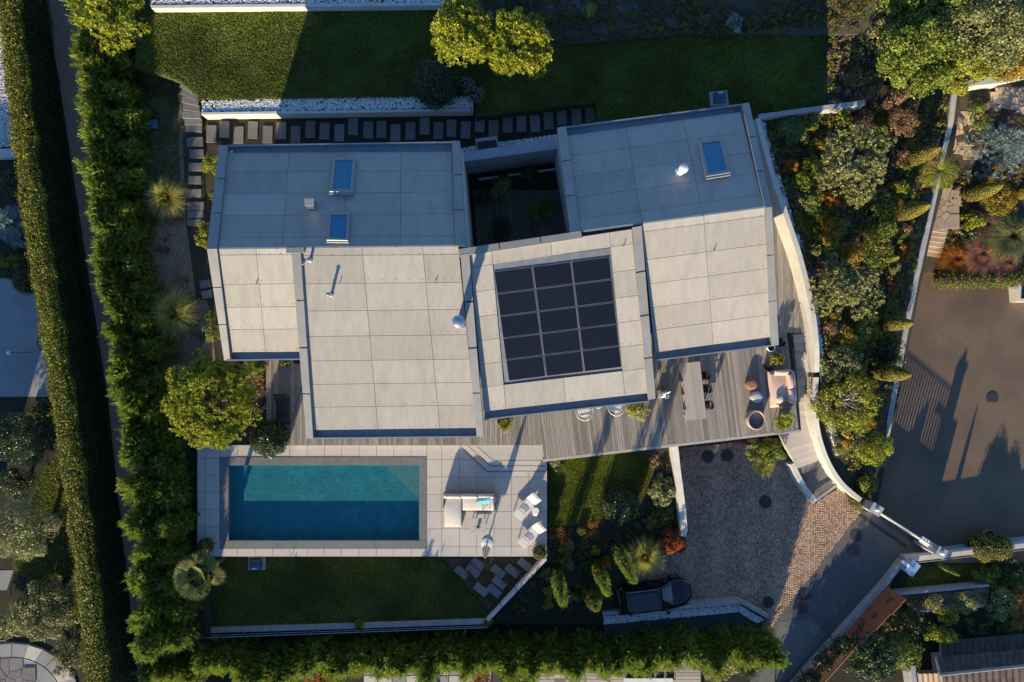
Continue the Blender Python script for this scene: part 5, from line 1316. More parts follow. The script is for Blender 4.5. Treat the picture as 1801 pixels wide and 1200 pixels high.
def crown_leaves(nl, c, cr, size, aspect=.5, spread=.6, zlow=.1, shell=(.72, 1.06), flat=.85):
    i = rng.integers(0, len(c), nl); d = sphere_dirs(nl, -.55)
    k = rng.uniform(*shell, (nl, 1)); p = c[i] + d * k * cr[i][:, None] * np.array([1, 1, flat])
    p[:, 2] = np.maximum(p[:, 2], zlow)
    return leaf_quads(p, d + np.array([0, 0, .25]), size, aspect, spread)
def limbs(c, h0, r0, trunk_h, nmax=14, wob=.12):
    m = MB(); top = Vector((0, 0, trunk_h)); m.tube([(0, 0, h0), (rng.normal(0, .04), rng.normal(0, .04), (h0 + trunk_h) / 2), top], [r0 * 1.25, r0, r0 * .85], 7)
    for k in range(min(nmax, len(c))):
        e = Vector(c[k]); s_ = Vector((0, 0, trunk_h * rng.uniform(.6, 1))); mid = s_.lerp(e, .5) + Vector((rng.normal(0, wob), rng.normal(0, wob), wob))
        m.tube([s_, mid, e], [r0 * .55, r0 * .32, r0 * .1], 5, cap=False)
    return m
def put(root, m, v, f, mat, trunk_mat=m_trunk, crown='crown'):
    if m is not None:
        me = bpy.data.meshes.new('trunk'); me.from_pydata([tuple(x) for x in m.v], [], m.f); obj('trunk', me, trunk_mat, root, smooth=True)
    return obj(crown, mesh_np(crown, v, f), mat, root)

SLOPE = [(1345, 215), (1520, 182), (1670, 170), (1660, 250), (1622, 430), (1586, 600), (1556, 760), (1532, 880), (1505, 850), (1470, 790), (1446, 690), (1448, 600), (1432, 520), (1400, 410), (1362, 300)]
def gz(px, py, z):
    return max(z, float(zsl(px, py)) - .12) if inside(SLOPE, px, py) else z
def shrub(px, py, rpx, h, z, mat, label, name='shrub', cat='shrub', n=1500, size=.11, aspect=.55, ry=None, nc=None, zc=None, rz=None, flat=.85, spread=.6, trunk=m_trunk, open_=False, group=None, size_cr=.42):
    z = gz(px, py, z); zt = z + h; r = M(rpx, z + h * .6); ry_ = M(ry, z + h * .6) if ry else r
    loc = P(px, py, z + h * .6); t = thing(name, label, cat, (loc.x, loc.y, z), group, rz=0)
    rzz = rz or h * .5; zc_ = zc or h - rzz
    size *= .82; n = int(n * 1.35); nc = nc or max(7, int(6 + r * ry_ * 9))
    c = clumps(nc, r * .78, ry_ * .78, rzz * .8, zc_); cr = rng.uniform(.7, 1.25, nc) * size_cr * math.sqrt(min(r, ry_)) * (.62 if r > .8 else .7 * math.sqrt(max(r, .2)))
    v = crown_leaves(n, c, cr, size, aspect, spread, flat=flat)
    if not open_:
        ni = n // 4; d = sphere_dirs(ni, -.2); p = d * rng.uniform(.2, .72, (ni, 1)) * np.array([r, ry_, rzz]) + np.array([0, 0, zc_]); p[:, 2] = np.maximum(p[:, 2], .05)
        v = np.concatenate([v, leaf_quads(p, d, size * 1.25, .7, .9)])
    m = limbs(c, -.1, max(.03, min(.16, r * .07)), max(.15, zc_ * .7), nmax=16 if open_ else 9)
    put(t, m, v, quads(len(v)), mat, trunk); return t

def pine(px, py, rpx, h, z, label, mat=lf_pine, nt=420, ry=None, tuft=.17, needles=13, name='pine_tree', trunk=m_trunk, width=.030, nc=None):
    z = gz(px, py, z); r = M(rpx, z + h * .75); ry_ = M(ry, z + h * .75) if ry else r; loc = P(px, py, z + h * .75); t = thing(name, label, 'pine tree', (loc.x, loc.y, z))
    nc = nc or int(14 + r * ry_ * 5); c = clumps(nc, r * .80, ry_ * .80, h * .24, h * .72, -.3, .45); cr = rng.uniform(.32, .55, nc) * (.75 + .12 * r)
    i = rng.integers(0, nc, nt); d = sphere_dirs(nt, -.25); p = c[i] + d * (cr[i] * rng.uniform(.75, 1.05, nt))[:, None] * np.array([1, 1, .7])
    ax = nrm(d * .8 + np.array([0, 0, .75]) + rng.normal(0, .2, (nt, 3)))
    u = nrm(np.cross(ax, rng.normal(0, 1, (nt, 3)))); w = np.cross(ax, u)
    K = needles; a = rng.uniform(0, 2 * np.pi, (nt, K)); el = rng.uniform(.15, 1.1, (nt, K)); L = tuft * rng.uniform(.8, 1.25, (nt, K))
    dr = ax[:, None] * np.sin(el)[..., None] + (u[:, None] * np.cos(a)[..., None] + w[:, None] * np.sin(a)[..., None]) * np.cos(el)[..., None]
    sd = nrm(np.cross(dr, ax[:, None] + rng.normal(0, .3, (nt, K, 3)))) * width
    b = p[:, None] + np.zeros((nt, K, 3)); e = b + dr * L[..., None]; mid = b + dr * L[..., None] * .55
    v = np.stack([b, mid + sd, e, mid - sd], 2).reshape(-1, 3)
    m = limbs(c, -.1, .05 + .05 * r, h * .55, nmax=18)
    put(t, m, v, quads(len(v)), mat, trunk); return t

def fronds(p, d, up, L, W, nl):
    """feathery sprays: leaflets in pairs along a drooping axis"""
    N = len(p); s_ = nrm(np.cross(d, up)); out = []
    for k in range(nl):
        t = (k + .6) / nl; w = W * math.sin(math.pi * min(1, t * .85 + .18)) ** .8
        b = p + d * (L * t)[:, None] - up * (L * .18 * t * t)[:, None]
        for sg in (-1, 1):
            ld = nrm(s_ * sg * .75 + d * .8 + up * rng.normal(.1, .15, (N, 1))); le = (w * L * rng.uniform(.8, 1.2, N))[:, None]
            wd = nrm(np.cross(ld, up + rng.normal(0, .3, (N, 3)))) * (L * (.034 if nl > 7 else .045))[:, None]
            out.append(np.stack([b, b + ld * le * .5 + wd, b + ld * le, b + ld * le * .5 - wd], 1).reshape(-1, 3))
    return np.concatenate(out)

def conifer_proto(h, r, nf, seed):
    """a loose feathery screen conifer with several leaders (local coordinates, base at 0)"""
    nl = 5; la = rng.uniform(0, 6.283, nl); lr = rng.uniform(.1, .5, nl) * r; lh = h * rng.uniform(.78, 1.0, nl); lh[0] = h; lr[0] = 0
    i = rng.integers(0, nl, nf); z = 1 - rng.uniform(0, .97, nf) ** 1.35; a = rng.uniform(0, 2 * np.pi, nf)
    lc = np.stack([np.cos(la) * lr, np.sin(la) * lr, np.zeros(nl)], 1)[i] * np.minimum(1, .3 + z)[:, None]
    rr = r * .62 * (1 - z ** 3 * .86) * rng.uniform(.45, 1.0, nf)
    out = np.stack([np.cos(a), np.sin(a), np.zeros(nf)], 1); p = lc + out * (rr * .8)[:, None] + np.array([0, 0, 1]) * (z * lh[i])[:, None]
    d = nrm(out * (.85 - .5 * z)[:, None] + nrm(lc + 1e-6) * .2 + np.array([0, 0, 1]) * (.45 + 1.1 * z)[:, None] + rng.normal(0, .25, (nf, 3)))
    up = nrm(np.array([0, 0, 1.0]) - d * d[:, 2:3] + out * .2 + rng.normal(0, .45, (nf, 3)))
    L = rng.uniform(.40, .92, nf); v = fronds(p, d, up, L, .24, 10)
    m = MB(); m.tube([(0, 0, -.2), (0, 0, h * .5), (0, 0, h * .95)], [.09, .06, .015], 7)
    return m, v
def core_mesh(h, r):
    m = MB(); m.lathe((0, 0, 0), [(r * .5, .02), (r * .62, h * .3), (r * .5, h * .6), (r * .16, h * .88), (.01, h * .95)], 9); me = bpy.data.meshes.new('core'); me.from_pydata([tuple(x) for x in m.v], [], m.f); return me
protos = []
for s_ in range(4):
    h = [3.1, 2.85, 3.3, 3.0][s_]; m, v = conifer_proto(h, 1.05, 820, s_)
    t = thing('screen_conifer', 'x', 'conifer'); put(t, m, v, quads(len(v)), lf_thuja); c = obj('inner_branches', core_mesh(h * .8, .8), m_core, t); protos.append([t, False])
def screen(px, py, z, s_, rz, label, group):
    k = rng.integers(0, 4); t, used = protos[k]
    o = t if not used else copy_thing(t); protos[k][1] = True
    o.location = P(px, py, z); o.scale = s_ if isinstance(s_, tuple) else (s_, s_, s_); o.rotation_euler.z = rz
    tag(o, label, 'conifer', group)
row = [(215, -70), (218, -20), (222, 30), (226, 78), (231, 126), (236, 174), (240, 222), (244, 270), (247, 318), (251, 366), (256, 414), (261, 462), (268, 510), (275, 558), (282, 606), (289, 654), (296, 702), (303, 750), (309, 798), (312, 846), (315, 894), (318, 942), (322, 990), (327, 1038), (333, 1086)]
for x, y, sz in [(x - 28, y, 1.0) for x, y in row] + [(x - 26, y + 24, .95) for x, y in row] + [(x + 6, y + 12, .72) for x, y in row]:
    screen(x + rng.uniform(-7, 7), y + rng.uniform(-9, 9), -.7, (rng.uniform(.8, 1.1), rng.uniform(.8, 1.1), sz * rng.uniform(.86, 1.06)), rng.uniform(0, 6.28), 'feathery green conifer in the tall screen along the gravel path', 'conifers of the left screen')
x = 305
while x < 1345:
    screen(x, 1140 - (x - 305) * .018 + rng.uniform(-14, 14), -2.9, (rng.uniform(.85, 1.05), rng.uniform(.85, 1.0), rng.uniform(.96, 1.12)), rng.uniform(0, 6.28), 'feathery green conifer in the screen along the bottom of the plot', 'conifers of the lower screen')
    x += rng.uniform(16, 26)

def hedge(name, line, w, h, z, mat, label, n, size):
    """clipped hedge along a polyline: leaves over top and flanks, twigs inside"""
    V = [P(x, y, z) for x, y in line]; t = thing(name, label, 'hedge', V[len(V) // 2])
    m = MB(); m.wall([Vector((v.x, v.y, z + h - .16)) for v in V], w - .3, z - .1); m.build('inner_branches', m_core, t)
    seg = [(V[i + 1] - V[i]).length for i in range(len(V) - 1)]; cum = np.cumsum([0] + seg); s_ = rng.uniform(0, cum[-1], n)
    k = np.clip(np.searchsorted(cum, s_) - 1, 0, len(seg) - 1); A = np.array([tuple(v) for v in V]); fr_ = ((s_ - cum[k]) / np.array(seg)[k])[:, None]
    base = A[k] + (A[k + 1] - A[k]) * fr_; tg = nrm(A[k + 1] - A[k]); sd = np.stack([-tg[:, 1], tg[:, 0], np.zeros(n)], 1)
    which = rng.uniform(0, 1, n); top = which < .5; q = rng.uniform(-1, 1, n); hz = rng.uniform(0, 1, n)
    bulge = 1 + .10 * np.sin(s_ * 1.7) + .06 * np.sin(s_ * 4.1 + 1)
    lat = np.where(top, q, np.where(which < .75, 1, -1) * rng.uniform(.9, 1.06, n)); zz = np.where(top, h + .06 * np.sin(s_ * 2.3 + q * 2) + rng.normal(0, .05, n), hz * h)
    zz = zz - np.where(top, .35 * np.abs(q) ** 4, 0)
    p = base + sd * (lat * bulge * w / 2)[:, None] + np.array([0, 0, 1]) * zz[:, None]
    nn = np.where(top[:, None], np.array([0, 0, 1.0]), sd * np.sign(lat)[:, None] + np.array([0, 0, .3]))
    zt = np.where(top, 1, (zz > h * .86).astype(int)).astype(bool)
    for nm_, k_, mm in (('top_leaves', zt, mat), ('flank_leaves_shade', ~zt, lf_flank_shade)):  # shade of the flanks comes from a darker leaf colour
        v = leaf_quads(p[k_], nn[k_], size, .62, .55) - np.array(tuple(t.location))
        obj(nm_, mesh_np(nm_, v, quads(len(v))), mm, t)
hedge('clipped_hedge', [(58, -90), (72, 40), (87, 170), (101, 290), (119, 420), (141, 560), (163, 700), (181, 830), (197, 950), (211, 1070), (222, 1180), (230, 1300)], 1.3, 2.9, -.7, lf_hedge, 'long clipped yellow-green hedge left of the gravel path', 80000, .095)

def tuft(px, py, rpx, h, z, mat, label, n=420, name='ornamental_grass', cat='grass', lean=(0, 0), w=.026, group=None):
    n = int(n * 1.9); z = gz(px, py, z); r = M(rpx, z + h * .6); loc = P(px, py, z + h * .6); t = thing(name, label, cat, (loc.x, loc.y, z), group)
    a = rng.uniform(0, 2 * np.pi, n); k = rng.uniform(.04, 1, n) ** .75; L = rng.uniform(.75, 1.1, n); out = np.stack([np.cos(a), np.sin(a), np.zeros(n)], 1)
    sd = np.stack([-np.sin(a), np.cos(a), np.zeros(n)], 1); R_ = r * k * L; S = 5; pts = []
    for i in range(S + 1):
        u = i / S; zz = h * L * (u - .68 * k * u ** 2.6); rad = .06 + R_ * u ** 1.4
        c = out * rad[:, None] + np.array([0, 0, 1]) * zz[:, None] + np.array([lean[0], lean[1], 0]) * u * u + sd * (rng.normal(0, .05, n) * u)[:, None]
        ww = w * (1 - u * .92); pts.append((c - sd * ww, c + sd * ww))
    v = []; f = []
    V = np.stack([np.stack(q, 1) for q in pts], 1).reshape(n, (S + 1) * 2, 3); V[..., 2] = np.maximum(V[..., 2], .02)
    idx = np.array([(2 * i, 2 * i + 1, 2 * i + 3, 2 * i + 2) for i in range(S)]); f = (idx[None] + (np.arange(n) * (S + 1) * 2)[:, None, None]).reshape(-1, 4)
    obj('blades', mesh_np('blades', V.reshape(-1, 3), f), mat, t)
    m = MB(); m.lathe((0, 0, 0), [(.10, -.05), (.12, .05), (.08, h * .16), (.01, h * .2)], 9); me = bpy.data.meshes.new('clump'); me.from_pydata([tuple(x) for x in m.v], [], m.f); obj('clump_base', me, mat, t)
    return t

def topiary(px0, py0, px1, py1, wpx, zb, mat, label, n=2600, size=.055, name='clipped_topiary'):
    """bullet-shaped clipped shrub, from the pixels of its foot and its tip"""
    zb = gz(px0, py0, zb); d0 = math.hypot(px0 - 900.5, py0 - 600); d1 = math.hypot(px1 - 900.5, py1 - 600)
    h = (H - zb) * (1 - d0 / d1); loc = P(px0, py0, zb); r = M(wpx / 2, zb + h * .5); t = thing(name, label, 'topiary', loc)
    prof = lambda u: r * np.where(u < .35, .82 + .18 * np.sin(u / .35 * np.pi / 2), np.cos((np.clip(u, .35, 1) - .35) / .65 * np.pi / 2) ** .62)
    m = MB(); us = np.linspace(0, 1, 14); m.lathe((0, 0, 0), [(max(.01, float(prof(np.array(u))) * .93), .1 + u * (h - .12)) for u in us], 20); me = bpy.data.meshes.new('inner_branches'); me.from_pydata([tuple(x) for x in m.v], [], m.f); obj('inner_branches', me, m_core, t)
    u = rng.uniform(0, 1, n); a = rng.uniform(0, 6.283, n); rr = prof(u); out = np.stack([np.cos(a), np.sin(a), np.zeros(n)], 1)
    p = out * (rr * rng.uniform(.95, 1.03, n))[:, None] + np.array([0, 0, 1]) * (.06 + u * (h - .08))[:, None]
    v = leaf_quads(p, out + np.array([0, 0, 1]) * (u ** 2)[:, None], size, .6, .35); obj('leaves', mesh_np('leaves', v, quads(len(v))), mat, t)
    m = MB(); m.tube([(0, 0, -.2), (0, 0, .3)], .07, 7); me = bpy.data.meshes.new('stem'); me.from_pydata([tuple(x) for x in m.v], [], m.f); obj('stem', me, m_trunk, t)
    return t
def ball(px, py, rpx, z, mat, label, n=2200, size=.075, name='clipped_ball', ry=1.0, group=None, cat='shrub', stem=0.0):
    z = gz(px, py, z); r = M(rpx, z + rpx / 30); loc = P(px, py, z + r + stem); t = thing(name, label, cat, (loc.x, loc.y, z), group)
    d = sphere_dirs(n, -.7); bump = 1 + .05 * np.sin(d[:, 0] * 7 + d[:, 1] * 5) + .04 * np.sin(d[:, 2] * 9 + d[:, 0] * 6)
    p = d * (r * bump * rng.uniform(.93, 1.05, n))[:, None] + np.array([0, 0, r * .95 + stem]); v = leaf_quads(p, d, size, .6, .5)
    m = MB(); m.lathe((0, 0, r * .95 + stem), [(.01, -r * .9)] + [(r * .9 * math.cos(b), r * .9 * math.sin(b)) for b in np.linspace(-1.3, 1.5, 9)], 18); me = bpy.data.meshes.new('inner_branches'); me.from_pydata([tuple(x) for x in m.v], [], m.f)
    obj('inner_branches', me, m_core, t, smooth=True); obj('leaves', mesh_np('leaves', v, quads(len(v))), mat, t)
    m = MB(); m.tube([(0, 0, -.15), (0, 0, .3 + stem)], .06, 7); me = bpy.data.meshes.new('stem'); me.from_pydata([tuple(x) for x in m.v], [], m.f); obj('stem', me, m_trunk, t)
    return t
def cypress(px0, py0, px1, py1, wpx, zb, mat, label, n=420):
    d0 = math.hypot(px0 - 900.5, py0 - 600); d1 = math.hypot(px1 - 900.5, py1 - 600); h = (H - zb) * (1 - d0 / d1); r = M(wpx / 2, zb + h * .5)
    t = thing('column_cypress', label, 'cypress', P(px0, py0, zb)); z = rng.uniform(.02, 1, n); a = rng.uniform(0, 6.283, n); out = np.stack([np.cos(a), np.sin(a), np.zeros(n)], 1)
    rr = r * np.minimum(1, .65 + z * 1.2) * np.cos(np.clip(z - .3, 0, 1) / .7 * 1.5) ** .7; p = out * (rr * .75)[:, None] + np.array([0, 0, 1]) * (z * h * .96)[:, None]
    d = nrm(out * .5 + np.array([0, 0, 1.0]) + rng.normal(0, .15, (n, 3))); v = fronds(p, d, nrm(out + rng.normal(0, .2, (n, 3))), rng.uniform(.28, .45, n), .4, 6)
    m = MB(); m.tube([(0, 0, -.2), (0, 0, h * .9)], [.08, .02], 7); put(t, m, v, quads(len(v)), mat); obj('inner_branches', core_mesh(h, r * .95), m_core, t)
def fan_palm(px, py, rpx, z, h, label):
    loc = P(px, py, z + h); t = thing('fan_palm', label, 'palm', (loc.x, loc.y, z)); r = M(rpx, z + h)
    m = MB(); m.tube([(0, 0, -.1), (.03, 0, h * .5), (0, 0, h)], [.14, .12, .13], 9); me = bpy.data.meshes.new('trunk'); me.from_pydata([tuple(x) for x in m.v], [], m.f); obj('trunk', me, m_trunk, t)
    for k in range(26):
        a = k * 2.4; el = .05 + .95 * ((k * .37) % 1); st = r * (.35 + .3 * math.cos(el)); d = Vector((math.cos(a) * math.cos(el), math.sin(a) * math.cos(el), math.sin(el)))
        c = Vector((0, 0, h)) + d * st; s_ = Vector((-math.sin(a), math.cos(a), 0)); m = MB(); m.tube([(0, 0, h), c], .014, 4); R_ = r * .5; u = d.cross(s_)
        for j in range(22):
            b = (j - 10.5) / 22 * 4.4; dr = d * math.cos(b) + s_ * math.sin(b); e = c + dr * R_ * (1 - .1 * abs(b) / 2.2) - Vector((0, 0, .12 * R_)) ; w = dr.cross(u).normalized() * R_ * .075; mid = c + dr * R_ * .6 - u * .02
            m.add([c, mid + w, e, mid - w], [[0, 1, 2, 3]])
        me = bpy.data.meshes.new('fan_leaf'); me.from_pydata([tuple(x) for x in m.v], [], m.f); obj('fan_leaf', me, lf_palm, t)
def feather_palm(px, py, rpx, z, h, label, mat=lf_olive, n=16):
    loc = P(px, py, z + h); t = thing('feather_palm', label, 'palm', (loc.x, loc.y, z)); r = M(rpx, z + h)
    m = MB(); m.tube([(0, 0, -.1), (0, 0, h)], [.16, .14], 9); me = bpy.data.meshes.new('trunk'); me.from_pydata([tuple(x) for x in m.v], [], m.f); obj('trunk', me, m_trunk, t)
    for k in range(n):
        a = k * 2.4 + .3; m = MB(); pts = []
        for i in range(9):
            u = i / 8; pts.append(Vector((math.cos(a) * r * u, math.sin(a) * r * u, h + r * (.7 * u - .95 * u * u) * (.5 + .6 * ((k * .31) % 1)))))
        m.tube(pts, [.018] * 8 + [.004], 4)
        for i in range(1, 9):
            for q in (0, .5):
                c = pts[i - 1].lerp(pts[i], q); d = (pts[i] - pts[i - 1]).normalized(); s_ = d.cross(Vector((0, 0, 1))).normalized(); L = r * .34 * math.sin(math.pi * min(.98, (i + q) / 9.5 + .05))
                for sg in (-1, 1):
                    e = c + (s_ * sg + d * .6).normalized() * L - Vector((0, 0, .1 * L)); w = d * .025; mid = (c + e) / 2 + Vector((0, 0, .03)); m.add([c, mid + w, e, mid - w], [[0, 1, 2, 3]])
        me = bpy.data.meshes.new('frond'); me.from_pydata([tuple(x) for x in m.v], [], m.f); obj('frond', me, mat, t)
def spruce(px, py, rpx, z, h, label, mat=lf_blue, n=520):
    loc = P(px, py, z + h * .5); t = thing('blue_spruce', label, 'spruce', (loc.x, loc.y, z)); r = M(rpx, z + h * .45)
    tier = rng.integers(0, 8, n); zt = (tier + .5) / 8; a = np.round(rng.uniform(0, 1, n) * 9) / 9 * 6.283 + tier * .7 + rng.normal(0, .13, n); out = np.stack([np.cos(a), np.sin(a), np.zeros(n)], 1)
    k = rng.uniform(.12, 1, n) ** .7; rad = r * (1 - zt * .85) * k; p = out * rad[:, None] + np.array([0, 0, 1]) * (h * (.1 + .85 * zt) - .12 * rad)[:, None]
    d = nrm(out + np.array([0, 0, .25]) + rng.normal(0, .35, (n, 3))); v = fronds(p, d, nrm(np.array([0, 0, 1.0]) + rng.normal(0, .3, (n, 3))), rng.uniform(.3, .5, n), .45, 6)
    m = MB(); m.tube([(0, 0, -.1), (0, 0, h)], [.13, .02], 8)
    for i in range(8):
        for j in range(9):
            aa = j / 9 * 6.283 + i * .7; zz = h * (.1 + .85 * (i + .5) / 8); rr = r * (1 - (i + .5) / 8 * .85) * .95; m.tube([(0, 0, zz), (math.cos(aa) * rr, math.sin(aa) * rr, zz - .1 * rr)], [.03, .008], 4, cap=False)
    put(t, m, v, quads(len(v)), mat)
def cover(name, poly, n, size, mat, label, zf, hmax=.4, cat='ground cover', aspect=.6):
    """a carpet of low plants nobody could count"""
    nc = max(6, n // 45); cx, cy = sample(poly, nc); i = rng.integers(0, nc, n); R_ = rng.uniform(5, 12, nc)
    x = cx[i] + rng.normal(0, 1, n) * R_[i] * .5; y = cy[i] + rng.normal(0, 1, n) * R_[i] * .5; ok = np_inside(poly, x, y); x, y, i = x[ok], y[ok], i[ok]; m_ = len(x)
    hh = rng.uniform(.15, 1, nc)[i] * hmax * np.exp(-((x - cx[i]) ** 2 + (y - cy[i]) ** 2) / (R_[i] ** 2)); zz = zf(x, y) + hh * rng.uniform(.5, 1.0, m_) + .02
    k = (H - zz) / F; p = np.stack([(x - 900.5) * k, (600 - y) * k, zz], 1); v = leaf_quads(p, np.array([[0, -.1, 1.0]]) + rng.normal(0, .3, (m_, 3)), size, aspect, .6)
    o = obj(name, mesh_np(name, v, quads(len(v))), mat); tag(o, label, cat, kind='stuff'); return o
def lawn(name, poly, n, z, label, mat=lf_lawn, zf=None, h=.08, w=.024, parent=None):
    n = int(n * 1.5)
    x, y = sample(poly, n); zz = np.full(n, z) if zf is None else zf(x, y); k = (H - zz) / F
    b = np.stack([(x - 900.5) * k, (600 - y) * k, zz], 1); a = rng.uniform(0, 6.283, n); s_ = np.stack([np.cos(a), np.sin(a), np.zeros(n)], 1) * (w * rng.uniform(.6, 1.3, n))[:, None]
    pn = .5 + .5 * np.sin(b[:, 0] * 2.1 + np.sin(b[:, 1] * 1.3) * 2) * np.sin(b[:, 1] * 2.7 + 1)
    tip = b + np.stack([rng.normal(0, .03, n), rng.normal(0, .03, n), h * rng.uniform(.5, 1.1, n) * (.7 + .5 * pn)], 1)
    v = np.stack([b - s_, b + s_, tip], 1).reshape(-1, 3); o = obj(name, mesh_np(name, v, np.arange(3 * n).reshape(-1, 3)), mat); tag(o, label, 'grass', kind='stuff')

# lawns
lawn('upper_lawn', [(240, 15), (800, 12), (940, 78), (1200, 66), (1450, 60), (1450, 190), (1325, 206), (1052, 208), (1048, 182), (836, 200), (836, 172), (352, 176), (312, 142), (245, 120)], 100000, .7, 'short lawn behind the house, sunlit at its left end')
lawn('lower_lawn', [(368, 982), (780, 982), (862, 1078), (854, 1090), (368, 1107)], 34000, -1.6, 'shaded strip of lawn below the pool terrace')
lawn('middle_lawn_grass', [(958, 806), (1148, 797), (1144, 840), (1118, 898), (1000, 922), (962, 924)], 24000, -1, 'small striped lawn between the pool terrace and the white wall', zf=lambda x, y: zmg(x, y) + .01)
lawn('side_lawn', [(238, 90), (312, 140), (318, 320), (262, 420), (235, 240)], 14000, -.1, 'thin shady grass left of the house', mat=lf_grassb)
lawn('neighbour_grass', [(45, 905), (82, 822), (120, 785), (135, 960), (138, 1005), (62, 1025), (25, 1000)], 7000, -.69, 'patch of neighbour\'s lawn at the left')
lawn('bank_grass', [(1200, 66), (1530, 40), (1545, -40), (1250, -40)], 9000, 1.2, 'rough grass on the shady bank', mat=lf_grassb, zf=lambda x, y: np.interp(y, [-220, 20, 62], [3.2, 1.1, .8]), h=.12)
lawn('street_grass', [(1600, 1000), (1800, 985), (1800, 1030), (1590, 1045)], 9000, -3.18, 'grass verge behind the street wall')

# pines and shrubs at the back
pine(200, 28, 66, 5.2, -.4, 'bright yellow-green pine at the top left', nt=900)
pine(812, 56, 64, 4.6, .7, 'left of the two bright pines above the house', nt=1200, nc=52)
pine(910, 80, 64, 4.5, .7, 'right of the two bright pines above the house', nt=1200, nc=52)
pine(368, 705, 96, 3.6, -.2, 'broad bright pine left of the pool terrace', nt=2400, nc=105)
ball(765, 147, 41, .65, lf_dark, 'large dark round shrub over the pebble planter', n=3200, size=.11)
ball(821, 150, 14, .7, lf_silver, 'small grey round shrub right of the dark ball, upper one', n=500)
ball(838, 166, 13, .7, lf_silver, 'small grey round shrub at the planter\'s end, lower one', n=500)
tuft(285, 345, 44, 1.7, -.1, lf_straw, 'upper straw-yellow grass tuft left of the house', n=520)
tuft(298, 551, 52, 1.8, -.1, lf_straw, 'lower pale green grass tuft left of the house', n=620)
fan_palm(352, 1013, 41, -1.6, 3.3, 'fan palm at the left end of the lower lawn')
zs = lambda x, y: np.full(np.shape(x), -.1)
shrub(372, 285, 20, 1.0, -.1, lf_yellow, 'yellow-green shrub at the upper left house corner', n=900, ry=26)
shrub(358, 412, 18, 1.0, -.1, lf_yellow, 'yellow-green shrub along the left house wall', n=900, ry=32)
shrub(374, 575, 20, 1.1, -.1, lf_green, 'green shrub under the left roof edge', n=900, ry=42)
shrub(378, 345, 12, .6, -.1, lf_green, 'small green shrub tucked under the upper left roof edge', n=400)
cover('side_cover', [(235, 130), (330, 160), (325, 420), (372, 640), (300, 690), (250, 560)], 3500, .10, lf_mixed, 'sparse dry ground cover in the bark bed left of the house', zs, .15)
shrub(445, 650, 22, .9, -.1, lf_green, 'green shrub below the left eave', n=800)
shrub(462, 640, 12, .6, -.1, lf_brown, 'brown low shrub beside the left deck', n=350)
shrub(501, 638, 9, .7, 0, lf_green, 'small green plant under the left eave above the grey lounger', n=300)
cover('bed_cover', [(440, 640), (470, 640), (470, 760), (450, 770), (430, 740)], 900, .09, lf_brown, 'reddish cover in the bed beside the left deck', zs, .15)
ball(473, 772, 31, -.4, lf_dark, 'glossy round shrub at the deck corner beside the pool', n=2600, size=.13)
ball(361, 961, 14, -.55, lf_box, 'small clipped ball at the lower left pool terrace corner', n=700)
shrub(886, 742, 19, .75, .35, lf_yellow, 'yellow-green potted shrub between the two front eaves', n=800, size=.09)
shrub(1122, 722, 31, .9, .3, lf_straw, 'feathery olive potted shrub under the solar roof eave', n=1100, size=.14, aspect=.22, ry=20)
shrub(1368, 632, 14, .7, .4, lf_yellow, 'yellow shrub in the black pot above the blush sofa', n=600, size=.09)
shrub(1381, 741, 20, .8, .4, lf_pine, 'bright green shrub in the black pot at the deck corner', n=1400, size=.08)
shrub(1350, 795, 42, 1.6, -2.0, lf_green, 'loose green shrub below the deck corner', n=2200, ry=27, size=.12)
tuft(1345, 820, 26, .7, -2.4, lf_straw, 'dry grass tuft under the shrub at the deck corner', n=200)
ball(949, 972, 13, -.5, lf_box, 'small clipped ball at the lower right pool terrace corner', n=700)
shrub(977, 817, 14, .5, -.7, lf_variegated, 'low flowering plant at the deck step corner', n=300)
ball(1088, 888, 33, -1.9, lf_dark, 'large round glossy shrub at the edge of the middle lawn', n=2800, size=.12)
shrub(1165, 862, 29, 1.4, -1.9, lf_variegated, 'yellow-edged shrub against the white court wall', n=1500, ry=34, size=.15)
shrub(1160, 905, 25, .9, -2.2, lf_green, 'dark green shrub above the red maple', n=900)
shrub(1182, 955, 37, 2.5, -2.7, lf_red, 'red-leaved maple at the end of the white court wall', name='red_maple', cat='maple', n=1700, size=.12, ry=27, aspect=.4)
tuft(1136, 984, 41, 1.9, -1.7, lf_straw, 'big straw-yellow grass tuft above the parked car', n=650)
cypress(978, 1000, 997, 1062, 24, -2.3, lf_thuja, 'column cypress farthest left in the bed below the pool terrace')
cypress(1046, 985, 1073, 1042, 24, -2.5, lf_thuja, 'middle column cypress left of the straw grass')
cypress(1081, 955, 1112, 1023, 26, -2.4, lf_thuja, 'column cypress touching the straw grass tuft')
shrub(1030, 985, 24, 1.3, -2.5, lf_dark, 'broad dark shrub between the column cypresses', n=900, ry=34)
cypress(1036, 1030, 1047, 1068, 36, -2.6, lf_green, 'low dark cypress left of the parked car')
zmid = lambda x, y: zmg(x, y) + .02
cover('bed_cover', [(962, 925), (1010, 928), (1060, 916), (1136, 900), (1185, 830), (1200, 940), (1060, 1070), (870, 1090), (960, 990)], 4200, .11, lf_mixed, 'dark mixed ground cover of the bed below the middle lawn', zmid, .3)
cover('autumn_cover', [(965, 930), (1010, 925), (1065, 912), (1060, 935), (1020, 950), (990, 985), (962, 975)], 900, .10, lf_orange, 'orange autumn cover along the foot of the middle lawn', zmid, .22)
cover('wall_cover', [(1140, 800), (1182, 795), (1190, 850), (1150, 860)], 500, .09, lf_brown, 'brown cover beside the white court wall', zmid, .3)
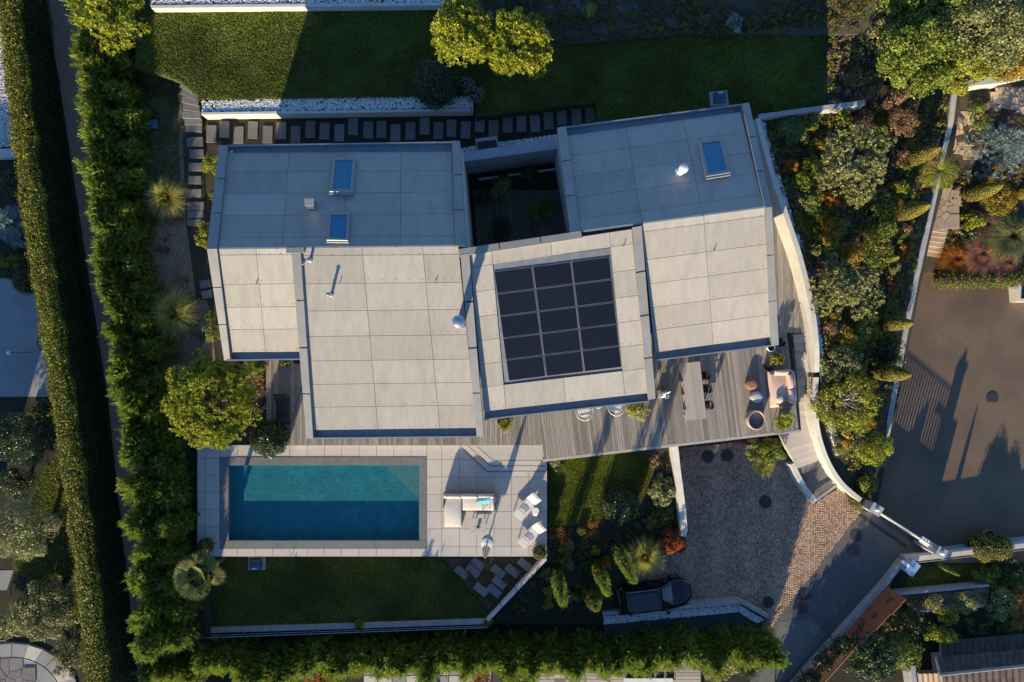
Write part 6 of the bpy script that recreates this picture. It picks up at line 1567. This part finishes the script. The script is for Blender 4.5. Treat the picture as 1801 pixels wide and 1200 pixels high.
cover('slab_planting', [(785, 984), (955, 984), (925, 1010), (862, 1070), (800, 1010)], 900, .08, lf_mixed, 'mixed low planting between the diagonal slabs', lambda x, y: np.full(np.shape(x), -1.42), .2)
ball(631, 1098, 8, -2.2, lf_green, 'small green bush poking over the lower lawn wall', n=350, stem=.6)
ball(858, 1093, 8, -2.3, lf_yellow, 'small yellow bush at the lower lawn wall corner', n=350, stem=.6)
# courtyard plants
shrub(886, 330, 28, 1.6, 0, lf_olive, 'olive shrub in the shady courtyard', n=1000)
shrub(932, 308, 20, 1.8, 0, lf_dark, 'dark tree fern-like shrub beside the courtyard wall', n=900)
shrub(955, 370, 30, 1.0, 0, lf_green, 'dark ferny shrub in the middle of the courtyard', n=900)
shrub(850, 350, 20, 1.0, 0, lf_dark, 'dark shrub against the courtyard\'s left wall', n=500)
shrub(878, 400, 24, 1.0, 0, lf_dark, 'dark low shrub near the courtyard\'s lower edge', n=700)
# bank at the top
zbk = lambda x, y: np.interp(y, [-220, 20, 78], [3.2, 1.15, .85])
cover('bank_cover', [(805, -20), (1540, -40), (1525, 55), (1200, 62), (1000, 76), (945, 60)], 15000, .11, lf_mixed, 'dark mixed cover over the rocky bank', zbk, .35)
cover('bank_silver', [(880, -10), (1130, -10), (1120, 25), (900, 30)], 900, .07, lf_silver, 'silvery low plants on the rocky bank', zbk, .3)
cover('bank_russet', [(860, -5), (1000, 30), (1120, 45), (1000, 70), (930, 45)], 700, .09, lf_brown, 'russet low plants on the rocky bank', zbk, .2)
shrub(1292, 40, 20, .6, .95, lf_silver, 'silver shrub on the shady bank', n=500)
tuft(1035, 25, 16, .8, 1.0, lf_straw, 'pale grass tuft on the rocky bank', n=160, lean=(.1, .4))
tuft(965, 40, 16, .7, 1.0, lf_grassb, 'thin grass tuft nearest the right pine', n=140, lean=(.1, .3))
shrub(905, 8, 32, .9, 1.2, lf_dark, 'dark shrub at the top edge right of the pines', n=1100)
for k, (x, y, s_) in enumerate([(1010, 60, .5), (1060, 52, .6), (1110, 58, .45), (1180, 40, .6), (1230, 30, .5), (1150, 10, .55), (1000, 5, .45)]):
    m = MB(); vs = sphere_dirs(30, -.3) * s_ * rng.uniform(.7, 1.1, (30, 1)) * np.array([1.3, .8, .5]); bm = bmesh.new()
    for v_ in vs: bm.verts.new(v_)
    bmesh.ops.convex_hull(bm, input=bm.verts); me = bpy.data.meshes.new('boulder'); bm.to_mesh(me); bm.free(); o = obj('boulder', me, m_rock); o.location = P(x, y, float(zbk(x, y)) - .05); tag(o, ['low grey boulder nearest the lawn corner', 'broad boulder below the pale grass tuft', 'small boulder at the lawn edge', 'broad boulder under the silver plants', 'boulder left of the silver shrub', 'boulder at the top edge', 'boulder beside the dark shrub at the top'][k] + ' on the shady bank', 'boulder')
# planted slope on the right
slope = [(1345, 215), (1520, 182), (1670, 170), (1660, 250), (1622, 430), (1586, 600), (1556, 760), (1532, 880), (1505, 850), (1470, 790), (1446, 690), (1448, 600), (1432, 520), (1400, 410), (1362, 300)]
cover('slope_cover', slope, 30000, .14, lf_mixed, 'dense mixed ground cover over the planted slope', zsl, .45)
cover('slope_green', slope, 9000, .13, lf_green, 'green leafy cover over the planted slope', zsl, .55)
cover('slope_gold', [(1395, 375), (1470, 350), (1480, 430), (1425, 450)], 3000, .10, lf_gold, 'golden low cover beside the curved wall', zsl, .3)
cover('slope_pale', [(1405, 420), (1470, 420), (1480, 500), (1430, 520)], 3500, .08, lf_brown, 'pale russet cover beside the curved wall', zsl, .3)
pine(1502, 285, 74, 3.4, -1.2, 'grey-green open pine at the upper part of the slope', mat=lf_pine2, nt=950, ry=82, tuft=.15, trunk=m_trunk_g)
pine(1490, 508, 74, 2.8, -1.6, 'grey-green open pine in the middle of the slope', mat=lf_pine2, nt=850, ry=62, tuft=.15, trunk=m_trunk_g)
shrub(1490, 705, 72, 2.4, -2.0, lf_yellow, 'wide yellow-green glossy shrub beside the stairs', n=5200, ry=72, size=.14, trunk=m_trunk_g, open_=True)
shrub(1480, 635, 46, 1.6, -1.6, lf_olive, 'olive shrub above the wide yellow-green shrub', n=2400, ry=36, size=.13)
shrub(1540, 790, 44, 2.0, -2.9, lf_pine, 'bright green shrub near the lower end of the slope', n=2600, ry=36, size=.10)
shrub(1565, 625, 34, 1.5, -2.8, lf_dark, 'dark glossy shrub between the two cypress bullets', n=1700, ry=40, size=.12)
shrub(1520, 570, 30, 1.2, -2.2, lf_green, 'green shrub in the middle of the slope', n=1200, ry=50)
shrub(1440, 590, 14, .9, -.8, lf_orange, 'orange shrub beside the curved wall', n=420, ry=26)
shrub(1462, 560, 22, .9, -1.2, lf_gold, 'golden shrub beside the curved wall', n=650)
shrub(1500, 440, 34, 1.2, -1.6, lf_gold, 'golden shrub between the two grey-green pines', n=900, ry=24)
shrub(1545, 430, 34, 1.4, -2.2, lf_green, 'green shrub right of the golden shrub', n=1500, ry=56)
shrub(1590, 440, 18, .9, -2.7, lf_orange, 'orange shrub beside the long grey wall', n=500, ry=24)
shrub(1570, 500, 16, .7, -2.6, lf_red, 'red shrub beside the long grey wall', n=400, ry=26)
shrub(1585, 330, 20, 1.5, -2.2, lf_yellow, 'yellow-green leafy shrub between the golden bullets', n=800)
shrub(1590, 215, 29, 1.6, -1.0, lf_brown, 'round red-brown shrub under the big trees', n=1600, size=.09)
shrub(1485, 205, 18, 1.2, -.4, lf_yellow, 'yellow shrub at the grey lawn wall', n=600)
shrub(1515, 215, 26, 1.1, -.6, lf_brown, 'russet shrub at the end of the grey lawn wall', n=800)
shrub(1545, 235, 22, 1.2, -.9, lf_green, 'green shrub beside the russet shrub', n=800)
shrub(1425, 215, 20, 1.0, -.3, lf_green, 'green shrub below the grey lawn wall', n=700)
shrub(1420, 330, 34, 1.0, -.3, lf_green, 'shaded green shrub beside the tall white wall', n=1400, ry=56)
feather_palm(1392, 225, 30, -.2, .9, 'small feather palm below the grey lawn wall', mat=lf_grassb, n=12)
tuft(1478, 785, 20, .8, -2.0, lf_straw, 'straw grass tuft below the wide yellow-green shrub', n=200)
ball(1524, 850, 18, -3.1, lf_pine, 'upper clipped ball at the foot of the curved wall', n=900)
ball(1511, 879, 19, -3.0, lf_hedge, 'lower golden clipped ball beside the gate pillar', n=1000)
m = MB()
cover('red_flowers', [(1566, 690), (1578, 690), (1572, 755), (1562, 760)], 500, .08, lf_red, 'strip of red flowers along the asphalt court', lambda x, y: np.full(np.shape(x), -3.2), .2)
topiary(1594, 287, 1654, 258, 30, -2.1, lf_topiary, 'golden clipped bullet shrub farthest up by the flagstone path')
topiary(1576, 380, 1637, 361, 27, -2.6, lf_topiary, 'golden clipped bullet shrub beside the stone steps')
topiary(1700, 346, 1766, 330, 27, -2.9, lf_topiary, 'golden clipped bullet shrub in front of the golden bush')
topiary(1790, 342, 1850, 325, 24, -2.9, lf_topiary, 'golden clipped bullet shrub at the right edge')
topiary(1553, 571, 1606, 569, 26, -3.0, lf_topiary, 'upper dark-backed bullet shrub on the long grey wall')
topiary(1540, 654, 1603, 660, 30, -3.0, lf_topiary, 'lower dark-backed bullet shrub on the long grey wall')
topiary(1668, 160, 1692, 147, 17, -1.6, lf_topiary, 'small bullet shrub at the corner of the white wall', n=1200)
topiary(1558, 457, 1582, 453, 13, -2.6, lf_pine, 'tiny bullet shrub between the orange shrubs', n=700)
# big trees upper right
shrub(1690, 118, 70, 4.4, -.9, lf_yellow, 'yellow-green tree between the broad tree and the white wall', name='broadleaf_tree', cat='tree', n=6000, size=.16, ry=52, rz=1.7, size_cr=.5)
shrub(1668, 15, 66, 5.0, -.9, lf_green, 'green tree at the top edge between the two large trees', name='broadleaf_tree', cat='tree', n=5000, size=.17, ry=50, rz=1.8)
shrub(1460, 780, 22, .9, -2.2, lf_green, 'low green shrub outside the curved stair wall', n=700, ry=30)
shrub(1450, 700, 20, .9, -1.3, lf_olive, 'olive low shrub pressed against the curved stair wall', n=600, ry=40)
shrub(1440, 480, 34, .9, -.7, lf_brown, 'russet shrub beside the tall curved wall', n=900, ry=30)
shrub(1450, 405, 40, .9, -.8, lf_gold, 'golden-russet shrub just below the upper grey-green pine', n=1200, ry=28)
shrub(1555, 385, 30, 1.5, -2.0, lf_green, 'tall green shrub right of the upper grey-green pine', n=1500, ry=60)
shrub(1480, 595, 30, 1.0, -1.6, lf_gold, 'golden shrub above the olive shrub', n=900, ry=26)
shrub(1615, 95, 88, 5.0, -.9, lf_green, 'broad green tree at the upper right', name='broadleaf_tree', cat='tree', n=9000, size=.17, ry=86, rz=2.0, trunk=m_trunk, size_cr=.5)
shrub(1735, 55, 95, 5.6, -.9, lf_olive, 'large olive-green tree in the upper right corner', name='broadleaf_tree', cat='tree', n=9000, size=.17, ry=90, rz=2.2, size_cr=.5)
shrub(1600, 10, 70, 4.2, -.9, lf_green, 'green tree at the top edge left of the corner tree', name='broadleaf_tree', cat='tree', n=4500, size=.17, ry=60, rz=1.8)
shrub(1560, 60, 44, 3.2, -.9, lf_olive, 'olive tree at the left flank of the big upper right trees', name='broadleaf_tree', cat='tree', n=2600, size=.15, ry=60)
shrub(1790, 120, 44, 3.0, -1.0, lf_gold, 'golden tree over the white wall at the right edge', name='broadleaf_tree', cat='tree', n=2600, size=.15, ry=30)
shrub(1580, 165, 26, 2.2, -.9, lf_brown, 'russet shrub at the lower left foot of the broad tree', n=1000)
cover('corner_cover', [(1455, 30), (1550, 5), (1570, 120), (1535, 175), (1455, 188)], 5000, .11, lf_brown, 'russet cover between the lawn and the big trees', lambda x, y: np.interp(x, [1450, 1565], [.68, 0.0]), .45)
cover('corner_green', [(1455, 30), (1550, 5), (1570, 120), (1535, 175), (1455, 188)], 2600, .11, lf_green, 'green tufts between the lawn and the big trees', lambda x, y: np.interp(x, [1450, 1565], [.68, 0.0]), .5)
# garden beyond the flagstone path
zpt = lambda x, y: np.interp(y, [150, 480], [-1.3, -3.6]) + .08
spruce(1765, 258, 60, -2.2, 2.6, 'silver-blue spruce at the right edge')
shrub(1755, 350, 40, 1.0, -2.9, lf_gold, 'low golden bush behind the bullet shrub', n=1700, ry=36, size=.09)
feather_palm(1652, 300, 40, -2.3, 1.6, 'feather palm beside the flagstone path', mat=lf_yellow, n=14)
shrub(1712, 385, 24, .9, -2.9, lf_yellow, 'lime green shrub beside the stone steps', n=700, size=.15)
shrub(1718, 205, 26, .8, -1.6, lf_green, 'green climbing plant on the flagstones', n=700, ry=34)
shrub(1700, 408, 22, .8, -3.1, lf_dark, 'dark leafy plant beside the stone steps', n=500, size=.18)
cover('steps_cover', [(1662, 300), (1801, 290), (1801, 480), (1650, 480), (1672, 390)], 5200, .12, lf_mixed, 'mixed cover in the garden above the asphalt court', zpt, .35)
tuft(1690, 455, 40, .9, -3.4, lf_orange, 'orange feathery plant above the clipped ball row', n=520, name='feathery_plant', cat='plant', lean=(-.2, 0), w=.03)
tuft(1735, 445, 44, 1.0, -3.3, lf_pinkg, 'pink plumed grass above the clipped ball row', n=560, lean=(-.4, -.1), w=.026)
tuft(1790, 415, 56, 1.3, -3.2, lf_olive, 'tall green and rosy grass at the right edge', n=700, lean=(-.6, -.1))
tuft(1780, 460, 40, 1.0, -3.4, lf_pinkg, 'rosy grass at the right edge above the ball row', n=420, lean=(-.5, -.1))
tuft(1745, 395, 36, 1.0, -3.1, lf_brown, 'russet grass right of the lime shrub', n=360, lean=(-.5, 0))
for k in range(6):
    ball(1657 + 26 * k + (0 if k < 5 else -4), 493 - .5 * k, 16 + (k % 2), -3.85, lf_hedge, ['leftmost', 'second', 'third', 'fourth', 'fifth', 'rightmost'][k] + ' clipped ball in the row along the asphalt court, counted from the left', n=700, group='clipped balls along the asphalt court')
# by the gate and the lower right garden
ball(1728, 962, 25, -3.35, lf_hedge, 'left half of the golden double topiary over the street wall', n=1400, size=.09, stem=.05)
ball(1757, 962, 22, -3.35, lf_hedge, 'right half of the golden double topiary over the street wall', n=1200, size=.09, stem=.05)
topiary(1645, 990, 1690, 1012, 9, -3.2, lf_green, 'thin green column plant just behind the street wall', n=900, name='column_shrub')
shrub(1735, 1010, 34, .8, -3.2, lf_green, 'green shrub below the double topiary', n=1100, ry=20)
shrub(1785, 1000, 26, .9, -3.2, lf_dark, 'dark shrub at the right edge below the street wall', n=800)
shrub(1640, 1062, 26, 1.5, -3.2, lf_variegated, 'upper leafy shrub of the chain on the planted terrace', n=1000, ry=18)
shrub(1668, 1082, 24, 1.6, -3.2, lf_yellow, 'middle leafy shrub of the chain on the planted terrace', n=1000, ry=22)
shrub(1703, 1058, 24, 1.6, -3.2, lf_variegated, 'leafy shrub on the pale gravel of the planted terrace', n=1000, ry=26)
shrub(1655, 1118, 40, 1.9, -3.2, lf_yellow, 'long yellow-green shrub above the tiled roof', n=1500, ry=16)
shrub(1765, 1062, 34, 1.6, -3.2, lf_variegated, 'tall pale leafy shrub at the lower right', n=1700, ry=34)
shrub(1795, 1070, 22, 1.7, -3.2, lf_orange, 'orange-leaved shrub at the lower right edge', n=900, ry=48)
shrub(1595, 1095, 38, 1.6, -3.2, lf_dark, 'dark shrub beside the rust-brown screens', n=1500)
shrub(1535, 1150, 66, 3.4, -3.2, lf_dark, 'large dark glossy tree at the bottom right of the drive', name='broadleaf_tree', cat='tree', n=5200, size=.16, ry=60)
shrub(1590, 1150, 40, 2.2, -3.2, lf_green, 'dark green tree right of the large glossy tree', name='broadleaf_tree', cat='tree', n=2000, size=.14)
cover('lower_cover', [(1600, 1010), (1800, 1000), (1800, 1110), (1620, 1130), (1560, 1190), (1500, 1190), (1580, 1060)], 4500, .12, lf_green, 'dark leafy cover in the lower right garden', lambda x, y: np.full(np.shape(x), -3.15), .35)
shrub(1268, 1172, 40, 2.0, -2.9, lf_variegated, 'cream-leaved shrub at the bottom beside the neighbour\'s deck', n=2600, size=.12)
shrub(1312, 1168, 32, 1.8, -2.9, lf_dark, 'dark shrub at the bottom right of the cream-leaved shrub', n=1500)
shrub(845, 1190, 28, 1.2, -2.9, lf_orange, 'orange shrub at the bottom edge below the hedge', n=1000)
shrub(905, 1186, 26, 1.0, -2.9, lf_green, 'green shrub at the bottom edge beside the orange shrub', n=800)
shrub(560, 1205, 30, 1.0, -2.9, lf_orange, 'orange shrub at the bottom edge far left', n=700)
# left neighbours
nb = thing('neighbour_building', 'neighbour\'s flat-roofed building just beyond the left edge', 'building', P(-150, 1000, -.7))
m = MB(); A_, B_ = P(-420, 1100, -.7), P(-72, 905, -.7); m.prism([Vector((A_.x, A_.y, 6.2)), Vector((B_.x, A_.y, 6.2)), Vector((B_.x, B_.y, 6.2)), Vector((A_.x, B_.y, 6.2))], z0=-.8); m.build('wall', m_render, nb)
m = MB(); m.prism([Vector((A_.x - .2, A_.y - .2, 6.45)), Vector((B_.x + .15, A_.y - .2, 6.45)), Vector((B_.x + .15, B_.y + .15, 6.45)), Vector((A_.x - .2, B_.y + .15, 6.45))], dz=.24); m.build('roof', m_concrete, nb)
spruce(22, 395, 42, -.7, 2.8, 'blue spruce at the left edge')
shrub(30, 330, 34, 1.5, -.7, lf_dark, 'dark shrub above the blue spruce at the left edge', n=1500, ry=40)
shrub(20, 462, 34, .9, -.7, lf_green, 'green shrub below the blue spruce at the left edge', n=800, ry=14)
ball(45, 496, 22, -.7, lf_box, 'clipped shrub at the upper corner of the neighbour\'s paving', n=900)
shrub(36, 770, 64, 3.0, -.7, lf_dark, 'dark blue-green large shrub at the left edge', n=4200, size=.11, ry=66)
shrub(70, 725, 26, .6, -.7, lf_hedge, 'low yellow-green plant below the neighbour\'s paving', n=700, ry=12)
shrub(40, 935, 66, 4.2, -.7, lf_variegated, 'large pale olive tree at the left edge', name='broadleaf_tree', cat='tree', n=5200, size=.12, ry=62, aspect=.4)
shrub(30, 850, 44, 1.6, -.7, lf_dark, 'dark shrub between the blue-green shrub and the olive tree', n=1800, ry=36)
shrub(80, 1072, 78, 1.9, -.7, lf_olive, 'broad olive-brown shrub above the round terrace', n=5600, size=.13, ry=66)
shrub(20, 1100, 40, 1.4, -.7, lf_variegated, 'pale shrub at the left edge above the round terrace', n=1600, ry=34)
shrub(118, 1160, 34, 1.2, -.7, lf_olive, 'olive shrub right of the round terrace', n=1300, ry=44)
cover('neighbour_cover', [(-10, 300), (60, 300), (90, 480), (60, 520), (-10, 480)], 1500, .1, lf_mixed, 'dark cover in the neighbour\'s bed at the left', lambda x, y: np.full(np.shape(x), -.7), .3)
cover('neighbour_cover', [(60, 700), (140, 700), (165, 900), (185, 1190), (100, 1190), (100, 900)], 2600, .11, lf_mixed, 'dark cover along the inner side of the clipped hedge', lambda x, y: np.full(np.shape(x), -.7), .35)

# fillers that knit the slope together
mats_ = [lf_green, lf_olive, lf_gold, lf_brown, lf_yellow, lf_brown, lf_orange, lf_gold, lf_olive]
words_ = ['green', 'olive', 'golden', 'russet', 'yellow-green', 'russet', 'orange', 'golden', 'olive']
fx, fy = sample([(1370, 250), (1450, 215), (1640, 190), (1640, 260), (1605, 430), (1572, 600), (1545, 740), (1520, 850), (1470, 780), (1452, 690), (1452, 600), (1440, 530), (1410, 420)], 46)
for k in range(46):
    shrub(float(fx[k]), float(fy[k]), float(rng.uniform(13, 24)), float(rng.uniform(.6, 1.2)), float(zsl(fx[k], fy[k])) - .15, mats_[k % 9], 'low ' + words_[k % 9] + ' shrub knitting the mixed planting of the slope together', n=650, size=.11, group='low shrubs of the planted slope')
fx, fy = sample([(1640, 300), (1690, 270), (1800, 300), (1800, 470), (1660, 470)], 9)
for k in range(9):
    shrub(float(fx[k]), float(fy[k]), float(rng.uniform(11, 18)), float(rng.uniform(.5, .8)), float(zpt(fx[k], fy[k])) - .1, mats_[k % 9], 'low ' + words_[k % 9] + ' shrub filling the bed above the clipped ball row', n=450, size=.10, group='low shrubs above the clipped balls')
fx, fy = sample([(985, 935), (1060, 925), (1150, 905), (1180, 940), (1100, 960), (1020, 1060), (900, 1085), (960, 1000)], 14)
for k in range(14):
    shrub(float(fx[k]), float(fy[k]), float(rng.uniform(10, 18)), float(rng.uniform(.5, .9)), float(zmid(fx[k], fy[k])) - .1, mats_[k % 9], 'low ' + words_[k % 9] + ' shrub in the shady bed below the middle lawn', n=420, size=.10, group='low shrubs below the middle lawn')

# dark hedge behind the lattice
for k in range(5):
    shrub(1476 - 27 * k, 1136 + 30 * k, 24, 2.7, -3.2, lf_dark, 'dark shrub in the row behind the wooden lattice', n=900, size=.13, ry=24, group='dark shrubs behind the lattice')
